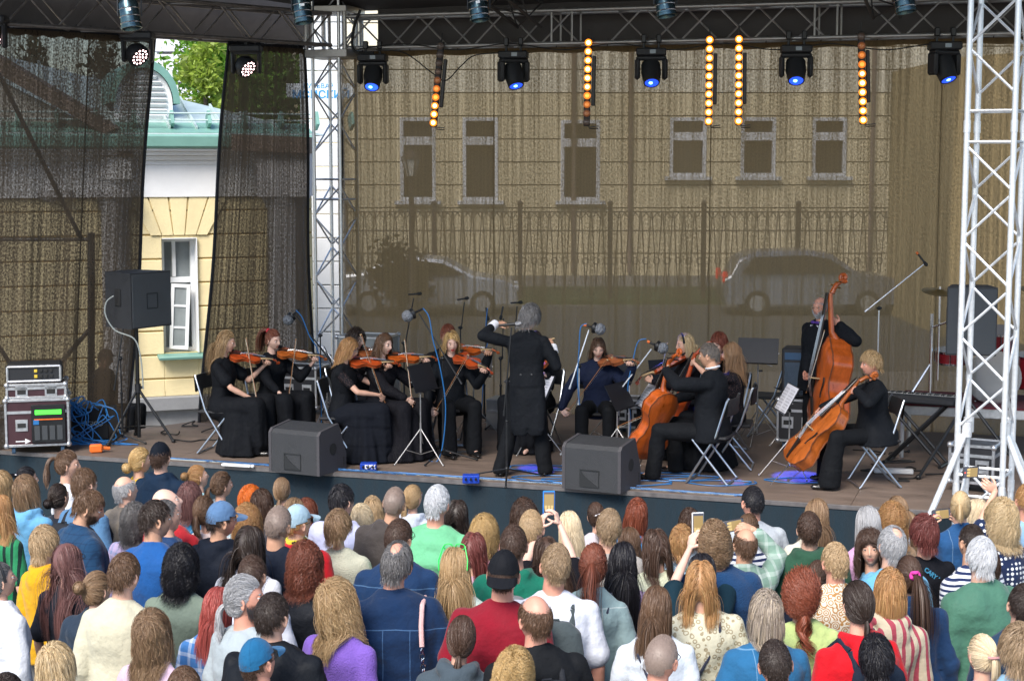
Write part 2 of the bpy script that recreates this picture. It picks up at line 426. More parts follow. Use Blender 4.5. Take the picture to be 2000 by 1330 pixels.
def BS(px, z):
    p = on_v(px, 500, bv); return Vector((p.x, p.y, z))
b0 = BS(668, 0); b1 = BS(2100, 0)
Lb = (b1 - b0).length
sm = [((BS(x, 0) - b0).length / Lb) for x in (965, 1385, 1830)]
scrim('mesh_backdrop', 'wide brown see-through mesh backdrop hanging behind the orchestra', b0 + Vector((0, 0, HS)), b1 + Vector((0, 0, HS)), b1 + Vector((0, 0, ZT - .02)), b0 + Vector((0, 0, ZT - .02)), 9, .02, (1, 0, 1, 0), 1, sm)
# side panels stand on the line from the corner tower towards the left front
def SP(px, py, z):                         # point of the side plane
    n = Vector((-sdir.y, sdir.x, 0)); d = ray(px, py); o = Vector((0, 0, CAM_H)); t = (tl + n * .12 - o).dot(n) / d.dot(n); p = o + d * t
    return Vector((p.x, p.y, z))
scrim('mesh_side_screen', 'brown mesh screen hanging at the far left behind the loudspeaker', SP(-120, 850, HS - .1), SP(252, 850, HS - .1), SP(300, 95, ZT + .02), SP(-120, 0, ZT + .02), 4, .03, (1, 1, 1, 0), 5, (.68,))
scrim('mesh_side_screen', 'narrow brown mesh screen hanging between the gap and the corner tower', SP(388, 850, HS - .1), SP(612, 800, HS - .1), SP(597, 115, ZT + .0), SP(447, 105, ZT + .0), 3, .03, (1, 1, 1, 0), 9)
# black curtain strip at the right
mb = MB(); A = ST(5.75, 1.5, 0)
for i in range(61):
    s = i / 60; p = ST(5.9 + s * 1.6, 2.2 + .03 * math.sin(i * 1.1), 0); mb.v += [(p.x, p.y, .6), (p.x, p.y, 5.5)]
for i in range(60): mb.f.append((2 * i, 2 * i + 2, 2 * i + 3, 2 * i + 1)); mb.m.append(0)
tag(mb.build('black_curtain', mat('black drape', (.01, .012, .022), .9)), 'black drape at the right edge behind the white tower', 'curtain')
# ------------------------------------------------------------ buildings and street behind the mesh
YEL = mat('pale yellow render', (.80, .68, .40), .85, bump=.2, bscale=30, var=.10, vscale=1.6)
WHT = mat('white render', (.80, .81, .82), .8, bump=.1, bscale=20, var=.05, vscale=2)
WPL = mat('white window paint', (.78, .8, .82), .4)
GRN = mat('green roof metal', (.17, .34, .29), .5, .1, var=.1, vscale=3)
SILV = mat('pale roof metal', (.52, .62, .60), .45, .3, var=.08, vscale=3)
STONE = mat('grey plinth stone', (.27, .275, .285), .85, bump=.2, var=.1)
GLASS = mat('window glass', (.24, .27, .28), .1, spec=1, var=.3, vscale=1.3)
DGLASS = mat('dark window glass', (.03, .028, .025), .1, spec=.8)
CURT = mat('window curtain', (.5, .5, .48), .9, var=.15, vscale=8, stretch=(8, 8, .4))
# --- yellow building seen through the gap: a wall receding to the right
YA = at_z(240, 835, 0.0); 
yd = Vector((math.cos(R(20)), math.sin(R(20)), 0)); yn = Vector((math.sin(R(20)), -math.cos(R(20)), 0))
t = thing('yellow_building', 'pale yellow building with white cornice and green metal roof seen between the mesh screens', 'building', YA, R(20))
def yloc(px, py):                          # local coordinates on the facade plane
    d = ray(px, py); o = Vector((0, 0, CAM_H)); k = (YA - o).dot(yn) / d.dot(yn); p = o + d * k - YA
    return p.dot(yd), p.z
x0, x1 = -9, yloc(608, 300)[0]
zp = yloc(300, 775)[1]; ztop = yloc(300, 385)[1]; 
wl, wb = yloc(321, 690); wr, wt = yloc(383, 465)
gap_rects = [(x0, wl, zp, ztop), (wr, x1, zp, ztop), (wl, wr, zp, wb), (wl, wr, wt, ztop)]
mb = MB()
course = .36
for (a, b, c, d) in gap_rects:
    z = c
    while z < d - 1e-4:
        k = math.floor(z / course + 1.0001); z2 = min(d, k * course)
        if z2 - z > .03: mb.box(((a + b) / 2, .15, (z + z2 - .025) / 2), (b - a, .30, z2 - z - .025), ch=.008)
        z = z2
mb.build('wall', YEL, t)
mb = MB(); mb.box(((x0 + x1) / 2, .2, (zp + ztop) / 2), (x1 - x0, .26, ztop - zp)); 
# backing split round the window
mb = MB()
for (a, b, c, d) in gap_rects: mb.box(((a + b) / 2, .17, (c + d) / 2), (b - a - .001, .28, d - c - .001))
mb.build('wall_joints', mat('ochre joints', (.52, .38, .16), .9), t)
# fan of wedge stones above the window
mb = MB(); cx = (wl + wr) / 2
for k in range(-2, 3):
    a0, a1 = (k - .46) * .17, (k + .46) * .17
    zt = wt + .05; h = .75 if k else .85
    q = [(cx + a0, zt), (cx + a1, zt), (cx + a1 * 2.0, zt + h), (cx + a0 * 2.0, zt + h)]
    mb.prism(q, -.0, .03, rotm(PI / 2))
mb.build('wedge_stones', YEL, t)
mb = MB(); mb.box(((x0 + x1) / 2, .1, zp - .1), (x1 - x0, .5, .2), ch=.01); mb.box(((x0 + x1) / 2, .16, zp / 2 - .15), (x1 - x0, .38, zp)); mb.build('plinth', STONE, t)
mb = MB(); zf = ztop; zc = yloc(300, 322)[1]; mb.box(((x0 + x1) / 2, .13, (zf + zc) / 2), (x1 - x0, .36, zc - zf)); 
zg = yloc(300, 290)[1]
for i, (pr, za, zb) in enumerate(((.06, zc, zc + .07), (.12, zc + .07, zc + .14), (.22, zc + .14, zg - .04), (.3, zg - .04, zg))): mb.box(((x0 + x1) / 2, .16 - pr / 2, (za + zb) / 2), (x1 - x0, .34 + pr, zb - za), ch=.01)
mb.build('cornice', WHT, t)
mb = MB(); mb.box(((x0 + x1) / 2, -.12, zg + .1), (x1 - x0, .5, .2), ch=.03); mb.build('gutter', GRN, t)
# roof slope
mb = MB(); z0 = zg + .2; rise = .32
RD = 4.2
mb.add([(x0, -.2, z0), (x1 + .2, -.2, z0), (x1 - RD, RD, z0 + RD * rise), (x0, RD, z0 + RD * rise), (x0, 9, z0 - .1), (x1 + .2, 9, z0 - .1)], [(0, 1, 2, 3), (0, 3, 4), (1, 5, 2), (2, 5, 4, 3)])
for i in range(30):
    x = x0 + .2 + i * .4
    dd = min(RD, x1 - x) - .1
    if dd > .3: mb.box((x, dd / 2, z0 + dd / 2 * rise + .09), (.03, dd * 1.02, .05), M=rotm(math.atan(rise)))
mb.build('roof', SILV, t)
mb = MB(); mb.box(((x0 + x1) / 2, .12, z0 + .1), (x1 - x0, .5, .02), M=rotm(math.atan(rise))); mb.build('roof_edge', GRN, t)
for k in range(10):
    mb = MB(); xx = wl - 2 + k * .55
    mb.box((xx, .1, z0 + .22), (.05, .2, .22), M=rotm(-.5)); mb.build('snow_guard_bracket', GRN, t)
for zz in (.3, .4):
    mb = MB(); mb.tube([(x0, .03, z0 + zz - .08), (x1, .03, z0 + zz - .08)], .014, 6); mb.build('snow_guard_rail', SILV, t)
# dormer with louvres
dx, dz0 = yloc(300, 235); dr = .43
dxc = yloc(292, 235)[0]
mb = MB(); q = [(dxc + dr * math.cos(a), .35 + dr * 1.25 * math.sin(a)) for a in [PI * i / 20 for i in range(21)]] + [(dxc - dr, 0), (dxc + dr, 0)]
q2 = [(dxc + (dr + .1) * math.cos(a), .35 + (dr * 1.25 + .12) * math.sin(a)) for a in [PI * i / 20 for i in range(21)]] + [(dxc - dr - .1, 0), (dxc + dr + .1, 0)]
Mx = rotm(PI / 2)
mb.prism(q, -.75, -.6, Mx, (0, 0, z0 + .12)); do = mb.build('dormer', WHT, t)
mb = MB()
for i in range(13):
    z = .08 + i * .083; 
    hw = dr * .78 if z < .35 else dr * .78 * math.sqrt(max(0, 1 - ((z - .35) / (dr * 1.25 * .9)) ** 2))
    if hw > .05: mb.box((dxc, .575, z0 + .12 + z), (hw * 2, .03, .05), M=rotm(.6))
mb.build('louvre', mat('louvre grey', (.6, .62, .63), .6), do)
mb = MB()
qa = q2[:21]; qb = q[:21]
for i in range(20):
    for (p1, p2, p3, p4) in ((qa[i], qa[i + 1], qa[i + 1], qa[i]),):
        mb.add([(p1[0], .5, z0 + .12 + p1[1]), (p2[0], .5, z0 + .12 + p2[1]), (p2[0], 2.6, z0 + .12 + p2[1]), (p1[0], 2.6, z0 + .12 + p1[1])], [(0, 1, 2, 3)])
        mb.add([(qb[i][0], .5, z0 + .12 + qb[i][1]), (qb[i + 1][0], .5, z0 + .12 + qb[i + 1][1]), (p2[0], .5, z0 + .12 + p2[1]), (p1[0], .5, z0 + .12 + p1[1])], [(0, 1, 2, 3)])
mb.build('dormer_hood', GRN, do)
# window
wn = MB(); W = wr - wl; Hh = wt - wb
for a, b in ((wl + .03, .06), (wr - .03, .06)): pass
fw = MB()
def fr(mb, a, b, c, d, y, w=.055, th=.06):
    mb.box(((a + w / 2), y, (c + d) / 2), (w, th, d - c)); mb.box((b - w / 2, y, (c + d) / 2), (w, th, d - c))
    mb.box(((a + b) / 2, y, c + w / 2), (b - a - 2 * w, th, w)); mb.box(((a + b) / 2, y, d - w / 2), (b - a - 2 * w, th, w))
fr(fw, wl, wr, wb, wt, .26, .06, .1)
zm = wb + Hh * .63
fw.box(((wl + wr) / 2, .26, zm), (W - .12, .09, .08)); fw.box(((wl + wr) / 2 - .05, .26, (zm + wt) / 2), (.05, .08, wt - zm - .1))
win = fw.build('window', WPL, t)
mb = MB(); mb.box(((wl + wr) / 2, .3, (wb + wt) / 2), (W - .1, .01, Hh - .1)); mb.build('pane', GLASS, win)
mb = MB(); mb.box((wr + .0, .1, (wb + wt) / 2), (.012, .3, Hh)); mb.box(((wl + wr) / 2, .1, wt), (W, .3, .012)); mb.build('reveal', WPL, win)
mb = MB(); fr(mb, 0, W * .55, 0, zm - wb - .1, 0, .05, .05)
for k in (1, 2): mb.box((W * .275, 0, (zm - wb - .1) * k / 3), (W * .55 - .1, .035, .03))
sash = mb.build('open_sash', WPL, win); sash.location = (wl + .1, .16, wb + .05); sash.rotation_euler = (0, R(3), R(-14))
mb = MB(); mb.box((W * .275, 0, (zm - wb) / 2 - .05), (W * .5, .008, zm - wb - .16)); mb.build('sash_pane', GLASS, sash)
mb = MB(); mb.box(((wl + wr) / 2 + .02, -.02, wb - .04), (W + .25, .35, .05), M=rotm(.12), ch=.01); mb.build('sill', GRN, win)
mb = MB(); mb.box(((wl + wr) / 2, .33, (wb + wt) / 2), (W - .1, .02, Hh - .1)); mb.build('curtain', CURT, win)

# --- portico with pediment and columns behind the left screens
PY = 23.8
def PP(px, py): return at_y(px, py, PY)
t = thing('portico', 'classical portico with pediment and round columns behind the left mesh screens', 'portico', (0, PY, 0))
def poly_px(mb, pts, th, y0=0): 
    q = [(PP(a, b).x, PP(a, b).z) for a, b in pts]; mb.prism(q, -th - y0, -y0, rotm(PI / 2))
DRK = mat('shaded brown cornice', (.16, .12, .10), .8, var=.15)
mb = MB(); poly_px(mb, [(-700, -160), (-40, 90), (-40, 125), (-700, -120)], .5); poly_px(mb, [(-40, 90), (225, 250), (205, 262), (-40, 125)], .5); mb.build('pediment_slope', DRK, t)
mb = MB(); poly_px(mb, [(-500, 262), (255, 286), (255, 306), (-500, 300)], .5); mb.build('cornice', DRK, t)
mb = MB(); poly_px(mb, [(-500, 300), (255, 306), (255, 350), (-500, 345)], .3); 
o = mb.build('frieze', WHT, t); o.location = (0, .05, 0)
mb = MB()
for k in range(5): poly_px(mb, [(15 + k * 45, 262), (38 + k * 45, 262), (38 + k * 45, 280), (15 + k * 45, 280)], .25, .4)
mb.build('dentils', WHT, t)
mb = MB(); poly_px(mb, [(-60, 132), (200, 262), (-60, 258)], .1); o = mb.build('tympanum', mat('tympanum plaster', (.35, .33, .30), .9), t); o.location = (0, .2, 0)
for (a, b) in ((50, 132), (190, 250), (-160, -90)):
    p = PP((a + b) / 2, 500); r = (PP(b, 500).x - PP(a, 500).x) / 2
    z1 = PP(a, 385).z
    mb = MB(); mb.lathe([(r * 1.25, 0), (r * 1.25, .25), (r * 1.05, .32), (r, .4), (r * .9, z1 - .2), (r * 1.05, z1 - .15), (r * 1.05, z1 - .1), (r * 1.2, z1)], (p.x, .2, 0), n=28); mb.box((p.x, .2, z1 + .05), (r * 2.8, r * 2.8, .1)); mb.build('column', mat('grey column plaster', (.50, .50, .52), .85, var=.1), t)
mb = MB(); a = PP(-700, 500).x; b = PP(230, 500).x
mb.box(((a + b) / 2, 3.4, 2.2), (b - a, .3, 4.4)); mb.build('back_wall', YEL, t)
t = thing('column_portal', 'single round column with a dark cornice behind the narrow mesh screen', 'column', (0, PY, 0))
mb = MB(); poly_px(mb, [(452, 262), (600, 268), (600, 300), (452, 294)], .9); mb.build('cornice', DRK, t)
p = PP(551, 500); r = (PP(592, 500).x - PP(510, 500).x) / 2; z1 = PP(551, 385).z
mb = MB(); mb.lathe([(r * 1.25, 0), (r * 1.25, .25), (r, .4), (r * .9, z1 - .2), (r * 1.2, z1)], (p.x, .5, 0), n=28); mb.box((p.x, .5, (z1 + PP(551, 298).z) / 2), (r * 2.4, r * 2.4, PP(551, 298).z - z1)); mb.build('column', mat('grey column plaster', (.50, .50, .52), .85, var=.1), t)
# black scaffold frame seen through the left screen
t = thing('scaffold_frame', 'dark steel scaffold frame with diagonal braces behind the left mesh screen', 'scaffold', (0, 21.2, 0))
def FP(px, py): return at_y(px, py, 21.2) - Vector((0, 21.2, 0))
for name, pts, r in (('post', [(178, 455), (178, 880)], .05), ('rail', [(-60, 468), (180, 468)], .025), ('brace', [(-20, 110), (160, 470)], .03), ('brace', [(178, 640), (95, 735)], .03), ('brace', [(-60, 590), (40, 740)], .03), ('rail', [(-60, 800), (178, 800)], .025)):
    mb = MB(); mb.tube([FP(*p) for p in pts], r, 8); mb.build(name, BLACKM, t)

# --- long two-storey building across the back
BY = 56.0
def BP(px, py): return at_y(px, py, BY)
t = thing('back_building', 'pale two-storey building with tall windows seen through the wide mesh backdrop', 'building', (0, BY, 0))
LY = mat('light stone render', (.64, .54, .35), .85, var=.06)
WB = mat('white upper render', (.70, .64, .50), .85, var=.05)
wins = [(783, 850, 230, 392), (905, 972, 230, 392), (1096, 1170, 235, 392), (1308, 1377, 230, 345), (1446, 1512, 230, 345), (1585, 1650, 230, 345), (1890, 1960, 230, 345)]
z_split = BP(1000, 190).z
zl = sorted(set([0.0, z_split, 11.5] + [round(BP(1000, y).z, 4) for w_ in wins for y in (w_[2], w_[3])]))
W_ = [(BP(a, 300).x, BP(b, 300).x, BP(a, d).z, BP(a, c).z) for a, b, c, d in wins]
xa, xb = BP(560, 300).x, BP(2300, 300).x
mbs = {0: MB(), 1: MB()}
cw = []
zz = 0
while zz < 11.4:
    z2 = zz + .78
    cuts = [(w_[0], w_[1], w_[2], w_[3]) for w_ in W_ if w_[3] > zz + .001 and w_[2] < z2 - .001]
    subs = sorted(set([zz, z2 - .04] + [v for c in cuts for v in (c[2], c[3]) if zz < v < z2 - .04]))
    for s0, s1 in zip(subs, subs[1:]):
        x = xa; M_ = mbs[1 if s0 > z_split else 0]
        for c in sorted(cuts):
            if c[2] < s1 - .001 and c[3] > s0 + .001:
                M_.box(((x + c[0]) / 2, 0, (s0 + s1) / 2), (c[0] - x, .4, s1 - s0)); x = c[1]
        M_.box(((x + xb) / 2, 0, (s0 + s1) / 2), (xb - x, .4, s1 - s0))
    zz = z2
mbs[0].build('wall', LY, t); mbs[1].build('upper_wall', WB, t)
mb = MB(); mb.box(((xa + xb) / 2, .6, 5.7), (xb - xa, .3, 11.4)); mb.build('wall_joints', mat('dark joint backing', (.18, .14, .1), .9), t)
for (a, b, c, d) in W_:
    mb = MB(); fr(mb, a - .02, b + .02, c, d, -.12, .12, .2); mb.box(((a + b) / 2, -.12, c + (d - c) * (.72 if d - c > 2.3 else .68)), (b - a - .2, .15, .28))
    mb.box(((a + b) / 2, -.3, c - .06), (b - a + .4, .3, .12)); w1 = mb.build('window', mat('grey window paint', (.55, .56, .58), .6), t)
    mb = MB(); mb.box(((a + b) / 2, .1, (c + d) / 2), (b - a - .05, .02, d - c - .05)); mb.build('pane', DGLASS, w1)
for px in (1120, 1230, 1700):
    mb = MB(); p = BP(px, 300); mb.tube([(p.x, -.3, .1), (p.x, -.3, 11)], .08, 8); mb.build('drainpipe', DRK, t)
mb = MB(); a = BP(585, 170).x; b = BP(655, 170).x
# street name board on the light wall by the tower
sgn = thing('street_sign', 'white street name board with blue lettering beside the corner tower', 'sign', (0, 30, 0))
p0 = at_y(560, 190, 30); p1 = at_y(690, 165, 30)
mb = MB(); mb.box(((p0.x + p1.x) / 2, 0, (p0.z + p1.z) / 2), (p1.x - p0.x, .05, p1.z - p0.z + .02), ch=.01); mb.build('board', mat('sign white', (.75, .8, .84), .5), sgn)
SB = mat('sign blue', (.03, .25, .55), .5)
q = at_y(627, 184, 30); text_mesh('МСИСКИЙ', .2, .004, 'lettering', SB, sgn, (q.x, -.03, q.z - .02), rotm(PI / 2), bold=.004)
q = at_y(622, 169, 30); text_mesh('БУЛЬВАР', .12, .004, 'lettering', SB, sgn, (q.x, -.03, q.z), rotm(PI / 2))
mb = MB()
for px in (590, 660):
    q = at_y(px, 200, 30); mb.tube([(q.x, .06, 0), (q.x, .06, p1.z)], .03, 6)
mb.build('post', DALU, sgn)
# pale rendered wall seen between the tower legs
mb = MB(); a = at_y(590, 500, 33).x; b = at_y(672, 500, 33).x
k = 0; z = 0
while z < 7.6:
    mb.box(((a + b) / 2, 33.2, z + .235), (b - a, .3, .46), ch=.01); z += .48
tag(mb.build('pale_wall', mat('pale grey render', (.66, .67, .68), .85, var=.05)), 'tall pale rendered wall behind the corner tower legs', 'wall')
# distant towers seen through the gap
mb = MB(); p = at_y(345, 90, 90)
for k in range(9): mb.box((p.x + 1, 90, k * 1.6 + .75), (3.4, 6, 1.45))
mb.box((p.x + 1, 90.2, 7.2), (3.2, 5, 14.4))
tag(mb.build('far_tower_block', mat('far pale concrete', (.62, .64, .68), .9)), 'tall pale tower block far behind the yellow building', 'building')

# --- ornamental fence
FY = 45.0
def GP(px, py): return at_y(px, py, FY)
IR = mat('brown iron', (.045, .035, .03), .7)
t = thing('ornamental_fence', 'long ornamental iron fence on posts seen through the mesh backdrop', 'fence', (0, FY, 0))
zt_, zb_ = GP(1000, 412).z, GP(1000, 565).z
posts = [675, 848, 1016, 1192, 1375, 1560, 1749, 1935, 2110]
for px in posts:
    p = GP(px, 400); mb = MB(); mb.box((p.x, 0, (zt_ + .15) / 2), (.13, .13, zt_ + .15), ch=.01); mb.ball((p.x, 0, zt_ + .2), .08); mb.build('post', IR, t)
for z in (zt_ - .03, zt_ - .55, zb_):
    mb = MB(); mb.box(((GP(640, 0).x + GP(2110, 0).x) / 2, 0, z), (GP(2110, 0).x - GP(640, 0).x, .035, .035)); mb.build('rail', IR, t)
for a, b in zip(posts, posts[1:]):
    xa_, xb_ = GP(a, 400).x + .1, GP(b, 400).x - .1; mb = MB(); n = 8; st = (xb_ - xa_) / n
    for i in range(n + 1):
        x = xa_ + i * st
        for s in (-1, 1):
            if 0 <= i * 2 + s <= n * 2:
                mb.tube([(x, 0, zb_), (x + s * st * .45, 0, zt_ - .05)], .014, 4)
        mb.tube([(x + .09 * math.cos(q), 0, (zb_ + zt_) / 2 - .3 + .09 * math.sin(q)) for q in [6.283 * j / 10 for j in range(10)]], .012, 4, closed=True)
        if i < n: mb.tube([(x + st * j / 6, 0, zt_ - .04 - .16 * math.sin(PI * j / 6)) for j in range(7)], .012, 4)
    mb.build('railing_panel', IR, t)

# --- street lamp
LP = at_y(803, 300, 38)
t = thing('street_lamp', 'old style lantern on a dark post behind the mesh at left', 'street lamp', (LP.x, 38, 0))
zl_ = at_y(803, 345, 38).z
mb = MB(); mb.lathe([(.16, 0), (.14, .3), (.07, .5), (.055, zl_)], n=12); mb.build('post', IR, t)
mb = MB()
for k in range(6):
    a = PI / 3 * k; mb.tube([(.12 * math.cos(a), .12 * math.sin(a), zl_), (.22 * math.cos(a), .22 * math.sin(a), zl_ + .42)], .014, 4)
mb.lathe([(.26, zl_ + .42), (.12, zl_ + .55), (.04, zl_ + .62), (.03, zl_ + .7), (.001, zl_ + .72)], n=6); mb.lathe([(.05, zl_ - .05), (.13, zl_)], n=6); ln = mb.build('lantern', IR, t)
mb = MB(); mb.lathe([(.10, zl_ + .01), (.20, zl_ + .41)], n=6); mb.build('lantern_glass', mat('lantern glass', (.55, .55, .5), .3), ln)

# --- cars
def car(label, px0, px1, pyr, y, col, hatch, face):
    a = at_y(px0, pyr, y); b = at_y(px1, pyr, y); L = b.x - a.x; k = L / 4.5
    t = thing('parked_car', label, 'car', ((a.x + b.x) / 2, y, 0.012), 0 if face > 0 else PI, 'cars parked behind the mesh')
    CP = mat('car paint ' + ('silver' if hatch else 'white'), col, .3, .4, coat=.6); HW = .88
    if hatch: prof = [(-2.2, .3), (-2.25, .6), (-2.22, .95), (-2.05, 1.05), (-1.85, 1.45), (-1.5, 1.62), (-.2, 1.66), (.5, 1.56), (1.15, 1.1), (2.0, .98), (2.25, .8), (2.28, .4), (2.2, .3)]
    else: prof = [(-2.2, .3), (-2.27, .6), (-2.22, .92), (-1.95, 1.02), (-1.55, 1.06), (-.95, 1.38), (-.2, 1.45), (.45, 1.38), (1.15, 1.0), (1.95, .88), (2.22, .72), (2.27, .4), (2.2, .3)]
    mb = MB(); n = len(prof); ys = [(-HW, .92), (-HW * .96, 1), (0, 1.01), (HW * .96, 1), (HW, .92)]
    vs = []; 
    for yy, sc in ys:
        for (x, z) in prof:
            tt = max(0, z - .95); vs.append((x * k * (1 if tt == 0 else 1), yy * (1 - .28 * tt) * k, (.3 + (z - .3) * sc) * k))
    fs = [(i * n + j, i * n + (j + 1) % n, (i + 1) * n + (j + 1) % n, (i + 1) * n + j) for i in range(4) for j in range(n)] + [tuple(range(n)), tuple(4 * n + j for j in range(n))[::-1]]
    mb.add(vs, fs); mb.build('body', CP, t, ang=30)
    g = [(-1.8, 1.08), (-1.5, 1.5), (-.2, 1.55), (.4, 1.46), (.98, 1.1)] if hatch else [(-1.4, 1.08), (-.9, 1.32), (-.2, 1.38), (.4, 1.31), (.95, 1.02)]
    for s in (-1, 1):
        mb = MB(); mb.prism([(x * k, z * k) for x, z in g], 0, .01, rotm(PI / 2), (0, 0, 0)); o = mb.build('side_window', DGLASS, t); o.location = (0, s * HW * k * .90 + (.0), 0); o.rotation_euler = (s * R(16) * -1, 0, 0); o.location = (0, s * (HW * .955 + 0.31) * k * 1.0, 0) if False else (0, s * k * (HW + .02 + .28 * .13), 0.0)
        o.rotation_euler = (0, 0, 0)
    for x in (-1.4, 1.4):
        for s in (-1, 1):
            mb = MB(); mb.lathe([(.001, -.1), (.2, -.1), (.32, -.11), (.33, -.05), (.33, .05), (.32, .11), (.2, .1), (.001, .1)], (x * k, s * .8 * k, .33), rotm(PI / 2), 20); wh = mb.build('wheel', RUBBER, t)
            mb = MB(); mb.lathe([(.001, -.12), (.2, -.12), (.21, -.1)], (x * k, s * .8 * k, .33), rotm(s * PI / 2), 14); mb.build('rim', ALU, wh)
    for s in (-1, 1):
        mb = MB(); mb.box((-2.2 * k, s * .7 * k, .98 * k), (.12, .2, .3), ch=.03); mb.build('tail_light', mat('red lamp', (.6, .02, .01), .3, emit=(1, .05, .02), es=.4), t)
        mb = MB(); mb.box((2.22 * k, s * .62 * k, .68 * k), (.14, .34, .16), ch=.03); mb.build('headlight', mat('headlight glass', (.6, .65, .7), .1), t)
    return t
car('white sedan parked behind the fence at left, seen through the mesh', 660, 1010, 575, 42.0, (.40, .43, .48), 0, 1)
car('dark silver estate car with a red tail light behind the mesh at right', 1405, 1745, 580, 42.0, (.16, .17, .20), 1, 1)

# --- shrub and trees
def tree(name, label, x, y, h, cr, col, n=5000, leaf=.16, trunk=.18, seed=1, zfrac=.35, conif=False, cat='tree'):
    rr = np.random.RandomState(seed)
    t = thing(name, label, cat, (x, y, 0))
    mb = MB(); mb.tube([(0, 0, 0), (.05, 0, h * .35), (0, .05, h * .9)], [trunk, trunk * .7, trunk * .15], 8)
    for k in range(7):
        a = rr.uniform(0, 6.28); z = h * rr.uniform(.3, .7); mb.tube([(0, 0, z), (math.cos(a) * cr * .4, math.sin(a) * cr * .4, z + cr * .3), (math.cos(a) * cr * .8, math.sin(a) * cr * .8, z + cr * .5)], [trunk * .4, trunk * .25, trunk * .08], 6)
    mb.build('trunk', mat('bark', (.09, .07, .055), .9, bump=.5), t)
    nc = 60; c = rr.normal(size=(nc, 3)); c /= np.linalg.norm(c, axis=1)[:, None]; c *= rr.uniform(.25, 1, (nc, 1)) ** .5
    zz = c[:, 2:3]; C = c * np.array([cr, cr, h * (1 - zfrac) / 2]) + np.array([0, 0, h * (1 + zfrac) / 2])
    if conif: f = np.clip((h - C[:, 2]) / (h * .8), .05, 1); C[:, :2] *= f[:, None]
    idx = rr.randint(0, nc, n); s = cr * .26
    P = C[idx] + rr.normal(size=(n, 3)) * np.array([s, s, s * .8])
    if conif: P[:, 2] = np.minimum(P[:, 2], h)
    d1 = rr.normal(size=(n, 3)); d1 /= np.linalg.norm(d1, axis=1)[:, None]; d2 = np.cross(d1, rr.normal(size=(n, 3))); d2 /= np.linalg.norm(d2, axis=1)[:, None]
    L = leaf * rr.uniform(.5, 1.2, (n, 1))
    V = np.stack([P - d1 * L, P + d2 * L * .45, P + d1 * L, P - d2 * L * .45], 1).reshape(-1, 3)
    me = bpy.data.meshes.new('crown'); me.from_pydata(V.tolist(), [], np.arange(4 * n).reshape(-1, 4).tolist()); me.materials.append(leafmat(col)); link('crown', me, t)
    return t
def leafmat(col):
    key = ('leaf', col)
    if key in MATS: return MATS[key]
    m = bpy.data.materials.new('foliage'); m.use_nodes = True; nt = m.node_tree; nt.nodes.clear()
    out = node(nt, 'ShaderNodeOutputMaterial'); ad = node(nt, 'ShaderNodeMixShader'); ad.inputs[0].default_value = .45
    a = node(nt, 'ShaderNodeBsdfPrincipled'); b = node(nt, 'ShaderNodeBsdfTranslucent'); a.inputs['Roughness'].default_value = .5
    g = node(nt, 'ShaderNodeNewGeometry'); r = node(nt, 'ShaderNodeMapRange'); r.inputs[3].default_value = .55; r.inputs[4].default_value = 1.5
    nt.links.new(g.outputs['Random Per Island'], r.inputs[0])
    v = node(nt, 'ShaderNodeVectorMath', operation='SCALE'); v.inputs[0].default_value = col; nt.links.new(r.outputs[0], v.inputs['Scale'])
    nt.links.new(v.outputs[0], a.inputs['Base Color']); nt.links.new(v.outputs[0], b.inputs[0])
    nt.links.new(a.outputs[0], ad.inputs[1]); nt.links.new(b.outputs[0], ad.inputs[2]); nt.links.new(ad.outputs[0], out.inputs[0])
    MATS[key] = m; return m
p = at_y(468, 200, 48); tree('leafy_tree', 'tall green tree behind the yellow building roof', p.x, 48, 9.2, 1.7, (.14, .30, .03), 16000, .13, seed=4, zfrac=.3)
p = at_y(400, 200, 44); tree('leafy_tree', 'yellow-green birch left of the darker tree above the roof', p.x, 44, 7.6, .6, (.30, .40, .06), 5000, .11, seed=8, zfrac=.3)
p = at_y(205, 120, 40); tree('spruce_tree', 'small dark spruce behind the left mesh screen', p.x, 40, 7.0, .8, (.03, .05, .03), 2500, .12, seed=2, conif=True)
p = at_y(65, 120, 40); tree('spruce_tree', 'thin dark spruce at the far left behind the mesh', p.x, 40, 6.9, .6, (.03, .05, .03), 1800, .12, seed=3, conif=True)
p = at_y(780, 500, 40); tree('dark_shrub', 'dark rounded shrub beside the lamp post behind the mesh', p.x, 40, 1.9, .7, (.03, .03, .02), 1500, .1, trunk=.05, seed=5, zfrac=.2, cat='shrub')
# ochre building at the right behind the mesh
mb = MB(); p = at_y(1862, 260, 36); q = at_y(2300, 300, 36)
t = thing('ochre_building', 'ochre building faintly seen through the mesh behind the white tower', 'building', (0, 36, 0))
mb.add([(p.x, 0, 0), (q.x, -4, 0), (q.x, -4, 6.4), (p.x, 0, 6.2), (p.x, 6, 0), (p.x, 6, 6.2), (q.x, 6, 0), (q.x, 6, 6.4)], [(0, 1, 2, 3), (4, 0, 3, 5), (1, 6, 7, 2), (3, 2, 7, 5)]); mb.build('wall', mat('ochre render', (.50, .37, .18), .9, var=.1), t)
mb = MB(); mb.box((p.x + 1.3, -.65, 3.9), (1.1, .1, 1.1), rz=-.5); mb.build('window', WPL, t)
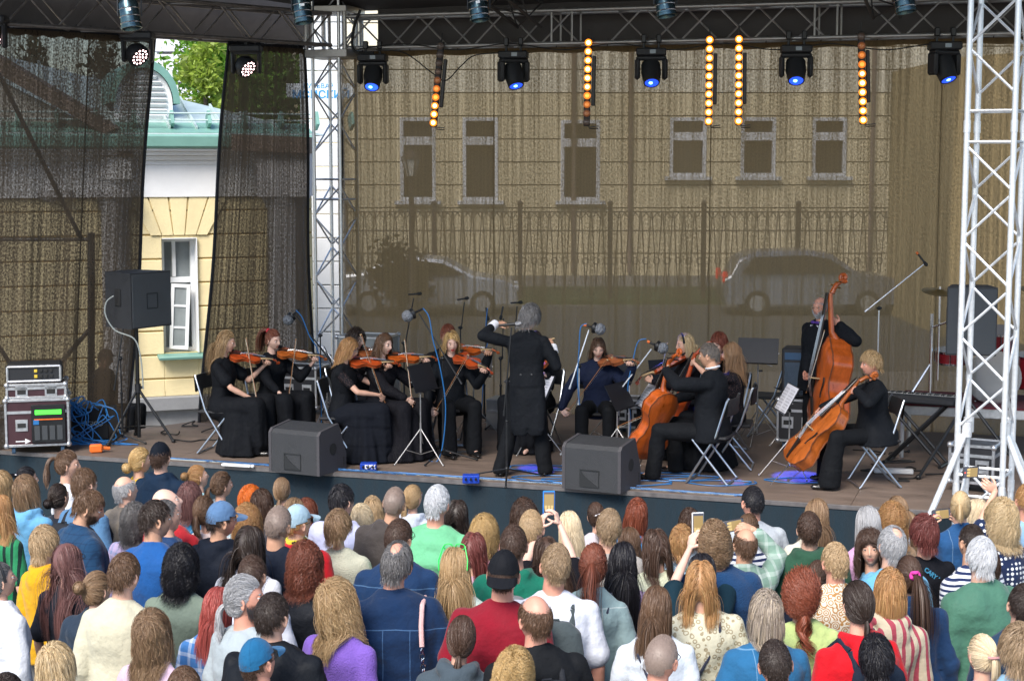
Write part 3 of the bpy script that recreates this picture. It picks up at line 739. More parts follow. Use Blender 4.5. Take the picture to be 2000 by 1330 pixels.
# ------------------------------------------------------------ organic meshes
TMP = bpy.data.scenes.new('tmp')
def cube_sphere(n):
    V = []; F = []; idx = {}
    def vid(p):
        k = tuple(round(c, 5) for c in p)
        if k not in idx: idx[k] = len(V); V.append(p)
        return idx[k]
    L = [math.tan((i / n - .5) * PI / 2) for i in range(n + 1)]
    for ax in range(3):
        for sg in (-1, 1):
            for i in range(n):
                for j in range(n):
                    q = []
                    for (a, b) in ((i, j), (i + 1, j), (i + 1, j + 1), (i, j + 1)):
                        p = [0, 0, 0]; p[ax] = sg; p[(ax + 1) % 3] = L[a] ; p[(ax + 2) % 3] = L[b]; q.append(vid(tuple(p)))
                    F.append(q if sg > 0 else q[::-1])
    V = np.array(V, float); V /= np.linalg.norm(V, axis=1)[:, None]
    return V, np.array(F)
CS = {n: cube_sphere(n) for n in (4, 6, 10, 20)}
class Soup:
    def __init__(s): s.v = []; s.f = []; s.n = 0
    def raw(s, V, F):
        s.v.append(np.asarray(V, float)); s.f.extend([[int(i) + s.n for i in f] for f in F]); s.n += len(V); return s
    def ball(s, c, r, M=None, n=6):
        V, F = CS[n]; V = V * np.array(r if hasattr(r, '__len__') else (r, r, r), float)
        if M is not None: V = V @ np.array(M).T
        return s.raw(V + np.array(c), F)
    def limb(s, pts, rs, n=12, balls=True):
        pts = [np.array(p, float) for p in pts]
        if balls:
            for p, r in zip(pts, rs): s.ball(p, r)
        for a, b, ra, rb in zip(pts, pts[1:], rs, rs[1:]):
            d = b - a; L = np.linalg.norm(d)
            if L < 1e-5: continue
            d /= L; u = np.cross(d, (0, 0, 1) if abs(d[2]) < .9 else (1, 0, 0)); u /= np.linalg.norm(u); w_ = np.cross(d, u)
            th = np.arange(n) * 2 * PI / n; ring = np.cos(th)[:, None] * u + np.sin(th)[:, None] * w_
            V = np.concatenate([a + ring * ra, b + ring * rb]); F = [[i, (i + 1) % n, n + (i + 1) % n, n + i] for i in range(n)] + [list(range(n))[::-1], list(range(n, 2 * n))]
            s.raw(V, F)
        return s
    def loft(s, rings, M=None, off=(0, 0, 0), n=24, power=2.0):
        V = []
        for (z, rx, ry, cx, cy) in rings:
            th = np.arange(n) * 2 * PI / n; c, q = np.cos(th), np.sin(th)
            V.append(np.stack([cx + rx * np.sign(c) * np.abs(c) ** (2 / power), cy + ry * np.sign(q) * np.abs(q) ** (2 / power), np.full(n, z)], 1))
        V = np.concatenate(V)
        if M is not None: V = V @ np.array(M).T
        V = V + np.array(off); P = len(rings)
        F = [[i * n + k, i * n + (k + 1) % n, (i + 1) * n + (k + 1) % n, (i + 1) * n + k] for i in range(P - 1) for k in range(n)] + [list(range(n))[::-1], [(P - 1) * n + k for k in range(n)]]
        return s.raw(V, F)
    def remesh(s, vox, smooth=4, fac=.5):
        me = bpy.data.meshes.new('soup'); me.from_pydata(np.concatenate(s.v).tolist(), [], s.f)
        o = bpy.data.objects.new('soup', me); TMP.collection.objects.link(o)
        a = o.modifiers.new('r', 'REMESH'); a.mode = 'VOXEL'; a.voxel_size = vox
        if smooth: b = o.modifiers.new('s', 'SMOOTH'); b.factor = fac; b.iterations = smooth
        vl = TMP.view_layers[0]; vl.update(); ev = o.evaluated_get(vl.depsgraph); m = ev.to_mesh()
        V = np.empty(len(m.vertices) * 3); m.vertices.foreach_get('co', V); V = V.reshape(-1, 3)
        N = np.empty(len(m.vertices) * 3); m.vertices.foreach_get('normal', N); N = N.reshape(-1, 3)
        F = np.empty(len(m.polygons) * 4, dtype=np.int64); m.loops.foreach_get('vertex_index', F); F = F.reshape(-1, 4)
        ev.to_mesh_clear(); bpy.data.objects.remove(o); bpy.data.meshes.remove(me)
        return V, F, N
def np_mesh(name, V, F, mats, parent=None, midx=None, smooth=True, attr=None, nrm=None):
    me = bpy.data.meshes.new(name); V = np.asarray(V, np.float32); F = np.asarray(F, np.int32)
    me.vertices.add(len(V)); me.vertices.foreach_set('co', V.ravel()); k = F.shape[1]
    me.loops.add(F.size); me.loops.foreach_set('vertex_index', F.ravel()); me.polygons.add(len(F))
    me.polygons.foreach_set('loop_start', np.arange(0, F.size, k, dtype=np.int32))
    for m in (mats if isinstance(mats, (list, tuple)) else [mats]): me.materials.append(m)
    if midx is not None: me.polygons.foreach_set('material_index', np.asarray(midx, np.int32))
    if smooth: me.polygons.foreach_set('use_smooth', np.ones(len(F), bool))
    if attr is not None:
        a = me.attributes.new('rnd', 'FLOAT', 'POINT'); a.data.foreach_set('value', np.asarray(attr, np.float32))
    me.update(calc_edges=True)
    if nrm is not None: me.normals_split_custom_set_from_vertices(nrm.astype(np.float32))
    return link(name, me, parent)

# ------------------------------------------------------------ head
def head_geo(sex, seed, n=20):
    rr = np.random.RandomState(seed)
    V, F = CS[n]; V = V.copy(); x, y, z = V.T.copy()
    f = sex == 'f'
    X = x * (.074 if f else .078); Y = y * .098; Z = z * .122
    lo = np.clip(-z, 0, 1); fr = np.clip(y, 0, 1); bk = np.clip(-y, 0, 1)
    X *= 1 - (.36 if f else .26) * lo ** 1.6; X *= 1 - .05 * fr
    Y -= np.where(y > 0, .006 * lo, 0); Y += bk * lo ** 1.2 * .055; Y += np.where((y > 0), lo * .008, 0)
    Z += bk * lo * .022
    def bump(cx, cz, sx, sz, amt):
        nonlocal Y
        g = np.exp(-((X - cx) / sx) ** 2 - ((Z - cz) / sz) ** 2) * (y > 0.15); Y = Y + amt * g
    for s in (-1, 1):
        bump(s * .031, .004, .016, .013, -.010); bump(s * .030, .026, .020, .008, .0035); bump(s * .045, -.025, .018, .018, .004)
        bump(s * .012, -.035, .007, .006, .004)
    bump(0, .004, .009, .02, .007); bump(0, -.018, .009, .016, .015); bump(0, -.032, .011, .009, .014)
    bump(0, -.058, .022, .006, .0055); bump(0, -.071, .018, .006, .0055); bump(0, -.065, .024, .003, -.003); bump(0, -.096, .02, .013, .008)
    P = np.stack([X, Y, Z], 1)
    mi = np.zeros(len(F), int); c = P[F].mean(1)
    lips = (np.abs(c[:, 0]) < .024 - np.abs(c[:, 2] + .0645) * .9) & (np.abs(c[:, 2] + .0645) < .0135) & (c[:, 1] > .05); mi[lips] = 1
    Vs = [P]; Fs = [F]; Ms = [mi]; b = len(P)
    def add(Vx, Fx, m):
        nonlocal b
        Vs.append(Vx); Fs.append(Fx + b); Ms.append(np.full(len(Fx), m)); b += len(Vx)
    v6, f6 = CS[6]
    for s in (-1, 1):
        v = v6 * np.array([.0135, .0125, .0095]); add(v + [s * .031, .0785, .006], f6, 2)
        v = v6 * np.array([.0068, .004, .0062]); add(v + [s * .031, .0888, .0055], f6, 3)
        v = v6 * np.array([.0155, .0125, .0050]); add(v + [s * .031, .0815, .0125], f6, 0); v = v6 * np.array([.0145, .0115, .0035]); add(v + [s * .031, .0800, -.0035], f6, 0)     # lid
        v = v6 * np.array([.0165, .007, .0030]); v[:, 2] -= (v[:, 0] * s) ** 2 * 12; add(v + [s * .032, .0885, .0262], f6, 4)
        # ear
        v, fe = CS[10]; v = v.copy(); r = np.sqrt(v[:, 1] ** 2 + v[:, 2] ** 2); dn = np.exp(-(r / .55) ** 2) * .9
        vx = v[:, 0] * (.010) * (1 - dn * (v[:, 0] * s > 0) * .9)
        ve = np.stack([vx, v[:, 1] * .018 * (1 - .2 * (v[:, 2] < 0)), v[:, 2] * .032], 1)
        c_, s_ = math.cos(.42 * s), math.sin(.42 * s)
        ve = np.stack([ve[:, 0] * c_ - ve[:, 1] * s_ * -1, ve[:, 1] * c_ - ve[:, 0] * s_, ve[:, 2]], 1)
        add(ve + [s * (.075 if f else .079), -.006, -.010], fe, 0)
    return np.concatenate(Vs), np.concatenate(Fs), np.concatenate(Ms)
HEADG = {}
HR = np.array([.0775, .1, .124])

# ------------------------------------------------------------ hands
HANDC = {}
def hand_geo(curl=.3, spread=.2, thumb=.5, index=None, vox=.0034):
    key = (curl, spread, thumb, index)
    if key in HANDC: return HANDC[key]
    S = Soup()
    S.ball((0, 0, .008), (.025, .018, .022)); S.ball((0, 0, .045), (.037, .0135, .045)); S.ball((.008, .004, .05), (.03, .013, .04)); S.ball((.022, .008, .03), (.016, .014, .026))
    bx = [.030, .010, -.010, -.029]; bl = [.070, .078, .072, .057]; bz = [.084, .088, .085, .077]
    for k in range(4):
        c = curl if (index is None or k) else index
        c = c * (1 + .12 * k) ; p = np.array([bx[k], 0, bz[k]]); sp = spread * (bx[k] / .03) * .35
        pts = [np.array([bx[k] * .8, 0, bz[k] - .03]), p]; a = 0
        for j, fr_ in enumerate((.42, .32, .26)):
            a += c * (1.1, 1.45, .9)[j]
            d = np.array([math.sin(sp) * math.cos(a), math.sin(a), math.cos(a) * math.cos(sp)]); p = p + d * bl[k] * fr_; pts.append(p)
        S.limb(pts, [.0095, .0092, .0084, .0077, .0066], n=8)
    t = thumb
    p0 = np.array([.022, .004, .018]); d1 = np.array([.75, .15 + t * .5, .65 - t * .1]); d1 /= np.linalg.norm(d1); d2 = np.array([.35 - t * .5, .2 + t * .6, .9]); d2 /= np.linalg.norm(d2)
    p1 = p0 + d1 * .036; p2 = p1 + (d1 + d2) / 2 * .032; p3 = p2 + d2 * .026
    S.limb([p0, p1, p2, p3], [.013, .0112, .0095, .0078], n=8)
    HANDC[key] = S.remesh(vox, 2)
    return HANDC[key]

# ------------------------------------------------------------ skin, cloth and hair materials
def skin(tone):
    return mat('skin', tone, .48, var=.06, vscale=18, bump=.06, bscale=150, spec=.4)
SK = {'l': (.62, .36, .26), 'p': (.66, .42, .33), 'm': (.52, .29, .19), 'r': (.58, .28, .20)}
LIP = mat('lips', (.45, .17, .14), .4); LIPR = mat('red lips', (.5, .04, .05), .3); EYEW = mat('eye white', (.7, .68, .66), .2); IRIS = mat('iris', (.03, .025, .02), .15)
def browm(c): return mat('brow', tuple(x * .6 for x in c), .8)
def hairmat(c, c2=None, gloss=.38):
    key = ('hair', c, c2)
    if key in MATS: return MATS[key]
    m = bpy.data.materials.new('hair'); m.use_nodes = True; nt = m.node_tree; b = nt.nodes['Principled BSDF']
    at = node(nt, 'ShaderNodeAttribute', attribute_name='rnd'); cr = node(nt, 'ShaderNodeValToRGB')
    c2 = c2 or tuple(min(1, x * 1.36 + .004) for x in c)
    e = cr.color_ramp.elements; e[0].position = 0; e[0].color = (*[x * .68 for x in c], 1); e[1].position = 1; e[1].color = (*c2, 1)
    q = cr.color_ramp.elements.new(.45); q.color = (*c, 1)
    nt.links.new(at.outputs['Fac'], cr.inputs[0]); nt.links.new(cr.outputs[0], b.inputs['Base Color'])
    b.inputs['Roughness'].default_value = gloss; b.inputs['Specular IOR Level'].default_value = .45
    MATS[key] = m; return m
HC = {'black': (.010, .009, .012), 'dark': (.028, .018, .014), 'dbrown': (.055, .030, .020), 'brown': (.10, .055, .032), 'lbrown': (.19, .115, .065), 'ash': (.26, .18, .11), 'dblond': (.34, .22, .11),
      'blond': (.48, .35, .19), 'pblond': (.56, .46, .31), 'grey': (.30, .30, .31), 'dgrey': (.11, .105, .105), 'white': (.46, .47, .49), 'auburn': (.15, .045, .025), 'red': (.19, .05, .025), 'orange': (.55, .13, .015),
      'ginger': (.35, .18, .075), 'golden': (.46, .30, .12), 'mauve': (.13, .06, .055), 'pinkred': (.30, .06, .05), 'cherry': (.13, .035, .030), 'sandy': (.36, .25, .14), 'streak': (.28, .23, .19), 'buzz': (.20, .15, .125)}
def cloth(kind, col, col2=None, rough=.85):
    key = ('cloth', kind, col, col2)
    if key in MATS: return MATS[key]
    m = mat('cloth ' + kind + ' %d' % len(MATS), col, rough, bump=.5, bscale=22 if kind != 'knit' else 110, var=.09, vscale=7, spec=.2, sheen=.12 if max(col) > .04 else 0)
    nt = m.node_tree; b = nt.nodes['Principled BSDF']
    if kind in ('stripe', 'vstripe', 'plaid', 'dots', 'leopard', 'denim', 'check', 'wave', 'lace', 'tiny', 'suit', 'print', 'color'):
        tc = node(nt, 'ShaderNodeTexCoord'); sx = node(nt, 'ShaderNodeSeparateXYZ'); nt.links.new(tc.outputs['Object'], sx.inputs[0])
        src = b.inputs['Base Color'].links[0].from_socket if b.inputs['Base Color'].links else None
        def M(op, a, b_=None, c_=None):
            q = node(nt, 'ShaderNodeMath', operation=op)
            for i, v in enumerate((a, b_, c_)):
                if v is None: continue
                if isinstance(v, (int, float)): q.inputs[i].default_value = v
                else: nt.links.new(v, q.inputs[i])
            return q.outputs[0]
        def saw(s, freq, duty): return M('LESS_THAN', M('FRACT', M('MULTIPLY', s, freq)), duty)
        X, Y, Z = sx.outputs
        if kind == 'stripe': fac = saw(Z, 30, .45)
        elif kind == 'vstripe': fac = saw(M('ADD', X, M('MULTIPLY', Y, .6)), 16, .4)
        elif kind in ('plaid', 'check'):
            k = 14 if kind == 'plaid' else 22
            fac = M('MULTIPLY_ADD', saw(X, k, .3 if kind == 'plaid' else .12), .5, M('MULTIPLY', saw(Z, k, .3 if kind == 'plaid' else .12), .5))
        elif kind in ('dots', 'tiny', 'leopard', 'wave', 'lace', 'print'):
            v = node(nt, 'ShaderNodeTexVoronoi'); v.inputs['Scale'].default_value = {'dots': 30, 'tiny': 70, 'leopard': 32, 'wave': 22, 'lace': 90, 'print': 40}[kind]
            if kind in ('dots', 'tiny'): v.inputs['Randomness'].default_value = .0 if kind == 'dots' else .35
            if kind in ('leopard', 'wave'): v.feature = 'F1'
            nt.links.new(tc.outputs['Object'], v.inputs['Vector'])
            if kind == 'dots': fac = M('LESS_THAN', v.outputs['Distance'], .34)
            elif kind == 'tiny': fac = M('LESS_THAN', v.outputs['Distance'], .22)
            elif kind == 'leopard': fac = M('LESS_THAN', M('ABSOLUTE', M('SUBTRACT', v.outputs['Distance'], .34)), .10)
            elif kind == 'wave': fac = M('LESS_THAN', M('FRACT', M('MULTIPLY', v.outputs['Distance'], 4)), .45)
            else: fac = M('LESS_THAN', v.outputs['Distance'], .3)
        elif kind == 'denim':
            a = M('LESS_THAN', M('ABSOLUTE', M('SUBTRACT', Z, M('MULTIPLY_ADD', M('ABSOLUTE', X), -.06, 1.43))), .0028)
            c = M('LESS_THAN', M('ABSOLUTE', M('SUBTRACT', M('ABSOLUTE', X), .075)), .0022); c = M('MULTIPLY', c, M('LESS_THAN', Z, 1.425))
            fac = M('MULTIPLY', M('MAXIMUM', a, c), .7)
        else: fac = None
        if fac is not None and src is not None:
            mx = node(nt, 'ShaderNodeMixRGB'); nt.links.new(fac, mx.inputs[0]); nt.links.new(src, mx.inputs[1]); mx.inputs[2].default_value = (*(col2 or (.8, .8, .8)), 1); nt.links.new(mx.outputs[0], b.inputs['Base Color'])
    MATS[key] = m
    return m

# ------------------------------------------------------------ hair
def U(v): return v / np.maximum(np.linalg.norm(v, axis=-1, keepdims=True), 1e-9)
def scalp_ok(d, style):
    x, y, z = d.T
    t = np.clip((y + .45) / 1.2, 0, 1); t = t * t * (3 - 2 * t)
    lim = -.62 + t * 1.12
    if style == 'short': lim = np.maximum(lim, np.where(np.abs(x) > .62, np.where(y > -.35, .08, -.12), -.40))
    return z > lim
def drape(p, body, o2):
    p = p.copy(); o2 = np.broadcast_to(np.asarray(o2, float).reshape(-1), (len(p),))
    for (c, rad) in body:
        q = (p - c) / rad / o2[:, None]; r2 = q[:, 0] ** 2 + q[:, 2] ** 2; ins = (q ** 2).sum(1) < 1
        sg = np.where(q[:, 1] > .35, 1.0, -1.0); y = sg * np.sqrt(np.maximum(0, 1 - r2)) * rad[1] * o2 + c[1]
        p[:, 1] = np.where(ins, y, p[:, 1])
    return p
def hair_geo(style, seed, L=.06, n=900, w=.0028, curl=0, body=None, part=None, vol=.006, recede=0, tie=(0, -1, .15), tail=.35, under=True, grav=1.0, messy=.25, headfn=None):
    rr = np.random.RandomState(seed); n = int(n * 2.8); w = min(w, .0042) * .5; L = L * .84 if L > .14 else L
    d = U(rr.normal(size=(n * 5, 3))); ok = scalp_ok(d, 'short' if style in ('short', 'fringe', 'patch') else 'x')
    if recede: ok &= ~((d[:, 1] > .35 - recede * .5) & (d[:, 2] > .2) & (np.abs(d[:, 0]) < .75))
    if style == 'fringe': ok &= (d[:, 2] < .52 + .1 * rr.uniform(-1, 1, len(d)))
    if style == 'patch': ok &= ~(((d[:, 0]) ** 2 + (d[:, 1] + .35) ** 2 < .16) & (d[:, 2] > .5))
    d = d[ok][:n]; n = len(d)
    K = 6 if style in ('short', 'fringe', 'patch', 'bald') else 13
    off = 1 + (.015 + vol * rr.uniform(0, 1, n) ** .7 / .12)[:, None] * 1.0
    root = d * HR * (1.0)
    P = np.zeros((n, K, 3)); tails = None
    Ls = L * rr.uniform(.75, 1.12, (n, 1))
    tie = U(np.array(tie, float))
    if style in ('pony', 'bun', 'braid'):
        for k in range(K):
            t = k / (K - 1); q = U(d * (1 - t) + tie * t + rr.normal(size=(n, 3)) * .012); P[:, k] = q * HR * (1.02 + .045 * math.sin(t * PI) + (off - 1) * .6)
    else:
        if part is None: wh = U(np.array([.05, -.45, .9])); dirn = d - wh + rr.normal(size=(n, 3)) * messy
        elif part == 'c': dirn = np.stack([np.sign(d[:, 0] + .02) * 1.0, -.5 + 0 * d[:, 0], -.2 + 0 * d[:, 0]], 1) + rr.normal(size=(n, 3)) * messy * .6
        elif part == 'side': dirn = np.stack([np.sign(d[:, 0] - .3) * 1.0, -.25 + 0 * d[:, 0], 0 * d[:, 0]], 1) + rr.normal(size=(n, 3)) * messy
        elif part == 'back': dirn = np.stack([.15 * d[:, 0], -1 + 0 * d[:, 0], .1 + 0 * d[:, 0]], 1) + rr.normal(size=(n, 3)) * messy
        elif part == 'fwd': dirn = np.stack([d[:, 0] * .4, .9 + 0 * d[:, 0], 0 * d[:, 0]], 1) + rr.normal(size=(n, 3)) * messy
        nrm = U(d / HR); dirn = dirn - (dirn * nrm).sum(1, keepdims=True) * nrm; v = U(U(dirn) + nrm * (.22 if K == 6 else .08))
        p = root.copy(); P[:, 0] = p; st = Ls / (K - 1); g = np.array([0, 0, -1.0]) * grav
        for k in range(1, K):
            v = U(v + g * (.10 if K == 6 else .55) * min(1, L / .1) + rr.normal(size=(n, 3)) * messy * .12)
            p = p + v * st
            if K != 6:
                # keep hair from sweeping across the face
                fm = (p[:, 1] > .035) & (p[:, 2] < .055)
                p[fm, 0] = np.sign(p[fm, 0] + 1e-6) * np.maximum(np.abs(p[fm, 0]), .068)
            q = p / HR; r = np.linalg.norm(q, axis=1, keepdims=True); need = off * (1 + (.25 * vol / .02 * .2))
            p = np.where(r < need, p / r * need, p)
            cap_ = need + (.035 if K == 6 else .05); hug = (r > cap_) & ((p[:, 2:3] > (-.06 if K == 6 else -.01)))
            p = np.where(hug, p / r * cap_, p)
            if body is not None: p = drape(p, body, 1 + (off - 1) * 1.2)
            v = U(p - P[:, k - 1]); P[:, k] = p
    if curl:
        ph = rr.uniform(0, 6.28, (n, 1)); t = np.linspace(0, 1, K)[None, :]; fr_ = rr.uniform(.7, 1.3, (n, 1)) * (L / .05) * 3.2
        amp = curl * np.clip(t * 2.5, 0, 1); N_ = U(P - np.array([0, 0, 0])); S_ = U(np.cross(N_, np.array([0, 0, 1.0])) + 1e-6)
        P = P + S_ * (amp * np.cos(ph + fr_ * t * 6))[..., None] + N_ * (amp * .7 * (1 + np.sin(ph + fr_ * t * 6)))[..., None] + np.array([0, 0, 1.0]) * (amp * .5 * np.sin(ph * 2 + fr_ * t * 5))[..., None]
    segs = [(P, w)]
    if style == 'pony':
        m = 300; K2 = 12; tp = tie * HR * 1.1; T = np.zeros((m, K2, 3)); ph = rr.uniform(0, 6.28, m); ra = rr.uniform(0, 1, m) ** .5
        a = np.cross(tie, [0, 0, 1.0]); a /= np.linalg.norm(a); b_ = np.cross(tie, a)
        p = tp + (np.cos(ph) * ra)[:, None] * a * .012 + (np.sin(ph) * ra)[:, None] * b_ * .012; v = np.repeat((tie * .9 + np.array([0, 0, .25]))[None], m, 0); T[:, 0] = p
        st = tail / (K2 - 1) * rr.uniform(.8, 1.08, (m, 1)); sp = (np.cos(ph) * ra)[:, None] * a + (np.sin(ph) * ra)[:, None] * b_
        for k in range(1, K2):
            v = U(v + np.array([0, 0, -.6]) + sp * (.25 if k < 4 else -.02) * min(1, tail / .2)); p = p + v * st
            q = p / HR; r = np.linalg.norm(q, axis=1, keepdims=True); p = np.where(r < 1.1, p / r * 1.1, p)
            if body is not None: p = drape(p, body, 1.03)
            T[:, k] = p
        if curl:
            t = np.linspace(0, 1, K2)[None, :]; T = T + np.stack([np.cos(ph[:, None] + t * 9), .6 * np.sin(ph[:, None] + t * 9), 0 * t * ph[:, None]], -1) * (curl * t * 1.6)[..., None]
        segs.append((T, w * 1.5))
    if style == 'bun':
        m = 240; K2 = 12; c = tie * HR * 1.0 + tie * tail * .75; T = np.zeros((m, K2, 3)); ax = U(tie + rr.normal(size=(m, 3)) * .45); u_ = U(np.cross(ax, rr.normal(size=(m, 3)))); v_ = np.cross(ax, u_); rad = tail * rr.uniform(.35, 1, (m, 1)); hh = ax * tail * .55 * np.sqrt(np.maximum(0, 1 - (rad / tail) ** 2))
        for k in range(K2):
            a = k / (K2 - 1) * 3.6; T[:, k] = c + (u_ * math.cos(a) + v_ * math.sin(a)) * rad * (1 - .08 * k / K2) + hh
        segs.append((T, w * 1.7))
    Vs = []; Fs = []; As = []; Ns = []; b = 0
    for (Q, ww) in segs:
        n_, K_, _ = Q.shape
        T = np.gradient(Q, axis=1); T = U(T); N_ = Q - np.array([0, 0, 0]); N_[..., 2] = np.where(Q[..., 2] < 0, N_[..., 2] * .1, N_[..., 2]); N_ = U(N_ + rr.normal(size=(n_, 1, 3)) * .08)
        if Q is not P: N_ = U(Q - Q.mean(0, keepdims=True) + rr.normal(size=(n_, 1, 3)) * .3 * .02)
        S_ = U(np.cross(T, N_)); No = N_ - T * (N_ * T).sum(-1, keepdims=True) * .6; Ns.append(U(np.repeat(No[:, :, None, :], 2, 2)).reshape(-1, 3)); wt = ww * rr.uniform(.6, 1.5, (n_, 1)) * np.clip(1.25 - np.linspace(0, 1, K_) ** 3, .25, 1)[None]
        A = Q - S_ * wt[..., None] / 2; B = Q + S_ * wt[..., None] / 2
        V = np.stack([A, B], 2).reshape(-1, 3); i = np.arange(n_)[:, None] * K_ + np.arange(K_ - 1)[None]; i = i.ravel() * 2
        Fs.append(np.stack([i, i + 1, i + 3, i + 2], 1) + b); Vs.append(V); rn = rr.beta(3.2, 3.2, n_)
        tt = np.linspace(-.1, .12, K_)
        As.append(np.clip((rn[:, None] + tt[None])[..., None] * np.ones(2), 0, 1).ravel()); b += len(V)
    if under:
        V, F = CS[20]; c = U(V[F].mean(1)); ok = scalp_ok(c * np.array([1, 1, 1.0]), 'short' if K == 6 else 'x')
        if recede: ok &= ~((c[:, 1] > .35 - recede * .5) & (c[:, 2] > .2) & (np.abs(c[:, 0]) < .75))
        if style == 'fringe': ok &= c[:, 2] < .5
        if style == 'patch': ok &= ~(((c[:, 0]) ** 2 + (c[:, 1] + .35) ** 2 < .15) & (c[:, 2] > .5))
        V = V * HR * (1.028 if style not in ('fringe', 'bald') else 1.008); Vs.append(V); Fs.append(F[ok] + b); As.append(np.full(len(V), .28)); Ns.append(U(V)); b += len(V)
    return np.concatenate(Vs), np.concatenate(Fs), np.concatenate(As), np.concatenate(Ns)

# ------------------------------------------------------------ garments and bodies
GC = {}
def torso_rings(sex, wd, e=0.0, hem=-.1, flare=0):
    k = 1 + wd
    if sex == 'm': rg = [(-.10, .165, .105, 0), (0, .168, .115, -.01), (.12, .155, .108, 0), (.22, .158, .108, .005), (.33, .180, .118, .0), (.41, .186, .116, -.008), (.455, .165, .10, -.014), (.495, .115, .078, -.016), (.535, .068, .06, -.014)]
    else: rg = [(-.10, .172, .115, 0), (0, .172, .118, -.015), (.11, .140, .100, -.005), (.20, .130, .095, .0), (.31, .158, .112, .005), (.39, .170, .108, -.006), (.435, .156, .094, -.012), (.475, .100, .070, -.014), (.515, .060, .054, -.010)]
    out = []
    for z, rx, ry, cy in rg:
        kk = k if z < .4 else 1 + wd * .6
        q = flare * max(0, .35 - z)
        out.append((z, rx * kk + e + q, ry * (kk + wd * .8 * (z < .35)) + e + q * .8, 0, cy))
    out = [r for r in out if r[0] >= hem - 1e-6]
    if hem < -.1: out.insert(0, (hem, out[0][1] + flare * .1 + .005, out[0][2] + .005, 0, out[0][4]))
    return out
def npv(v): return np.array([v[0], v[1], v[2]], float)
def ik(a, b, l1, l2, pole):
    a, b, pole = npv(a), npv(b), npv(pole); d = b - a; L = np.linalg.norm(d); Lm = (l1 + l2) * .985
    if L > Lm: b = a + d / L * Lm; d = b - a; L = Lm
    x = (l1 * l1 - l2 * l2 + L * L) / (2 * L); h = math.sqrt(max(l1 * l1 - x * x, 0)); dn = d / L; p = pole - dn * pole.dot(dn); p /= max(np.linalg.norm(p), 1e-6)
    return a + dn * x + p * h, b
def wrinkle(V, N, amp, seed, Jc=None):
    r = np.random.RandomState(seed); f = np.zeros(len(V))
    for k in range(5):
        d = r.normal(size=3) * np.array([1, .7, 1.1]); d /= np.linalg.norm(d); d2 = r.normal(size=3); fq = (16, 27, 38, 55, 22)[k]; ph = r.uniform(0, 6, 2)
        f += (1, .7, .5, .28, .8)[k] * np.sin(V @ d * fq + 1.8 * np.sin(V @ d2 * 7 + ph[0]) + ph[1])
    f = np.sign(f) * np.abs(f) ** .8; f = np.where(f > 0, f * .8, f * 1.2)
    return V + N * (f * amp * .42)[:, None]
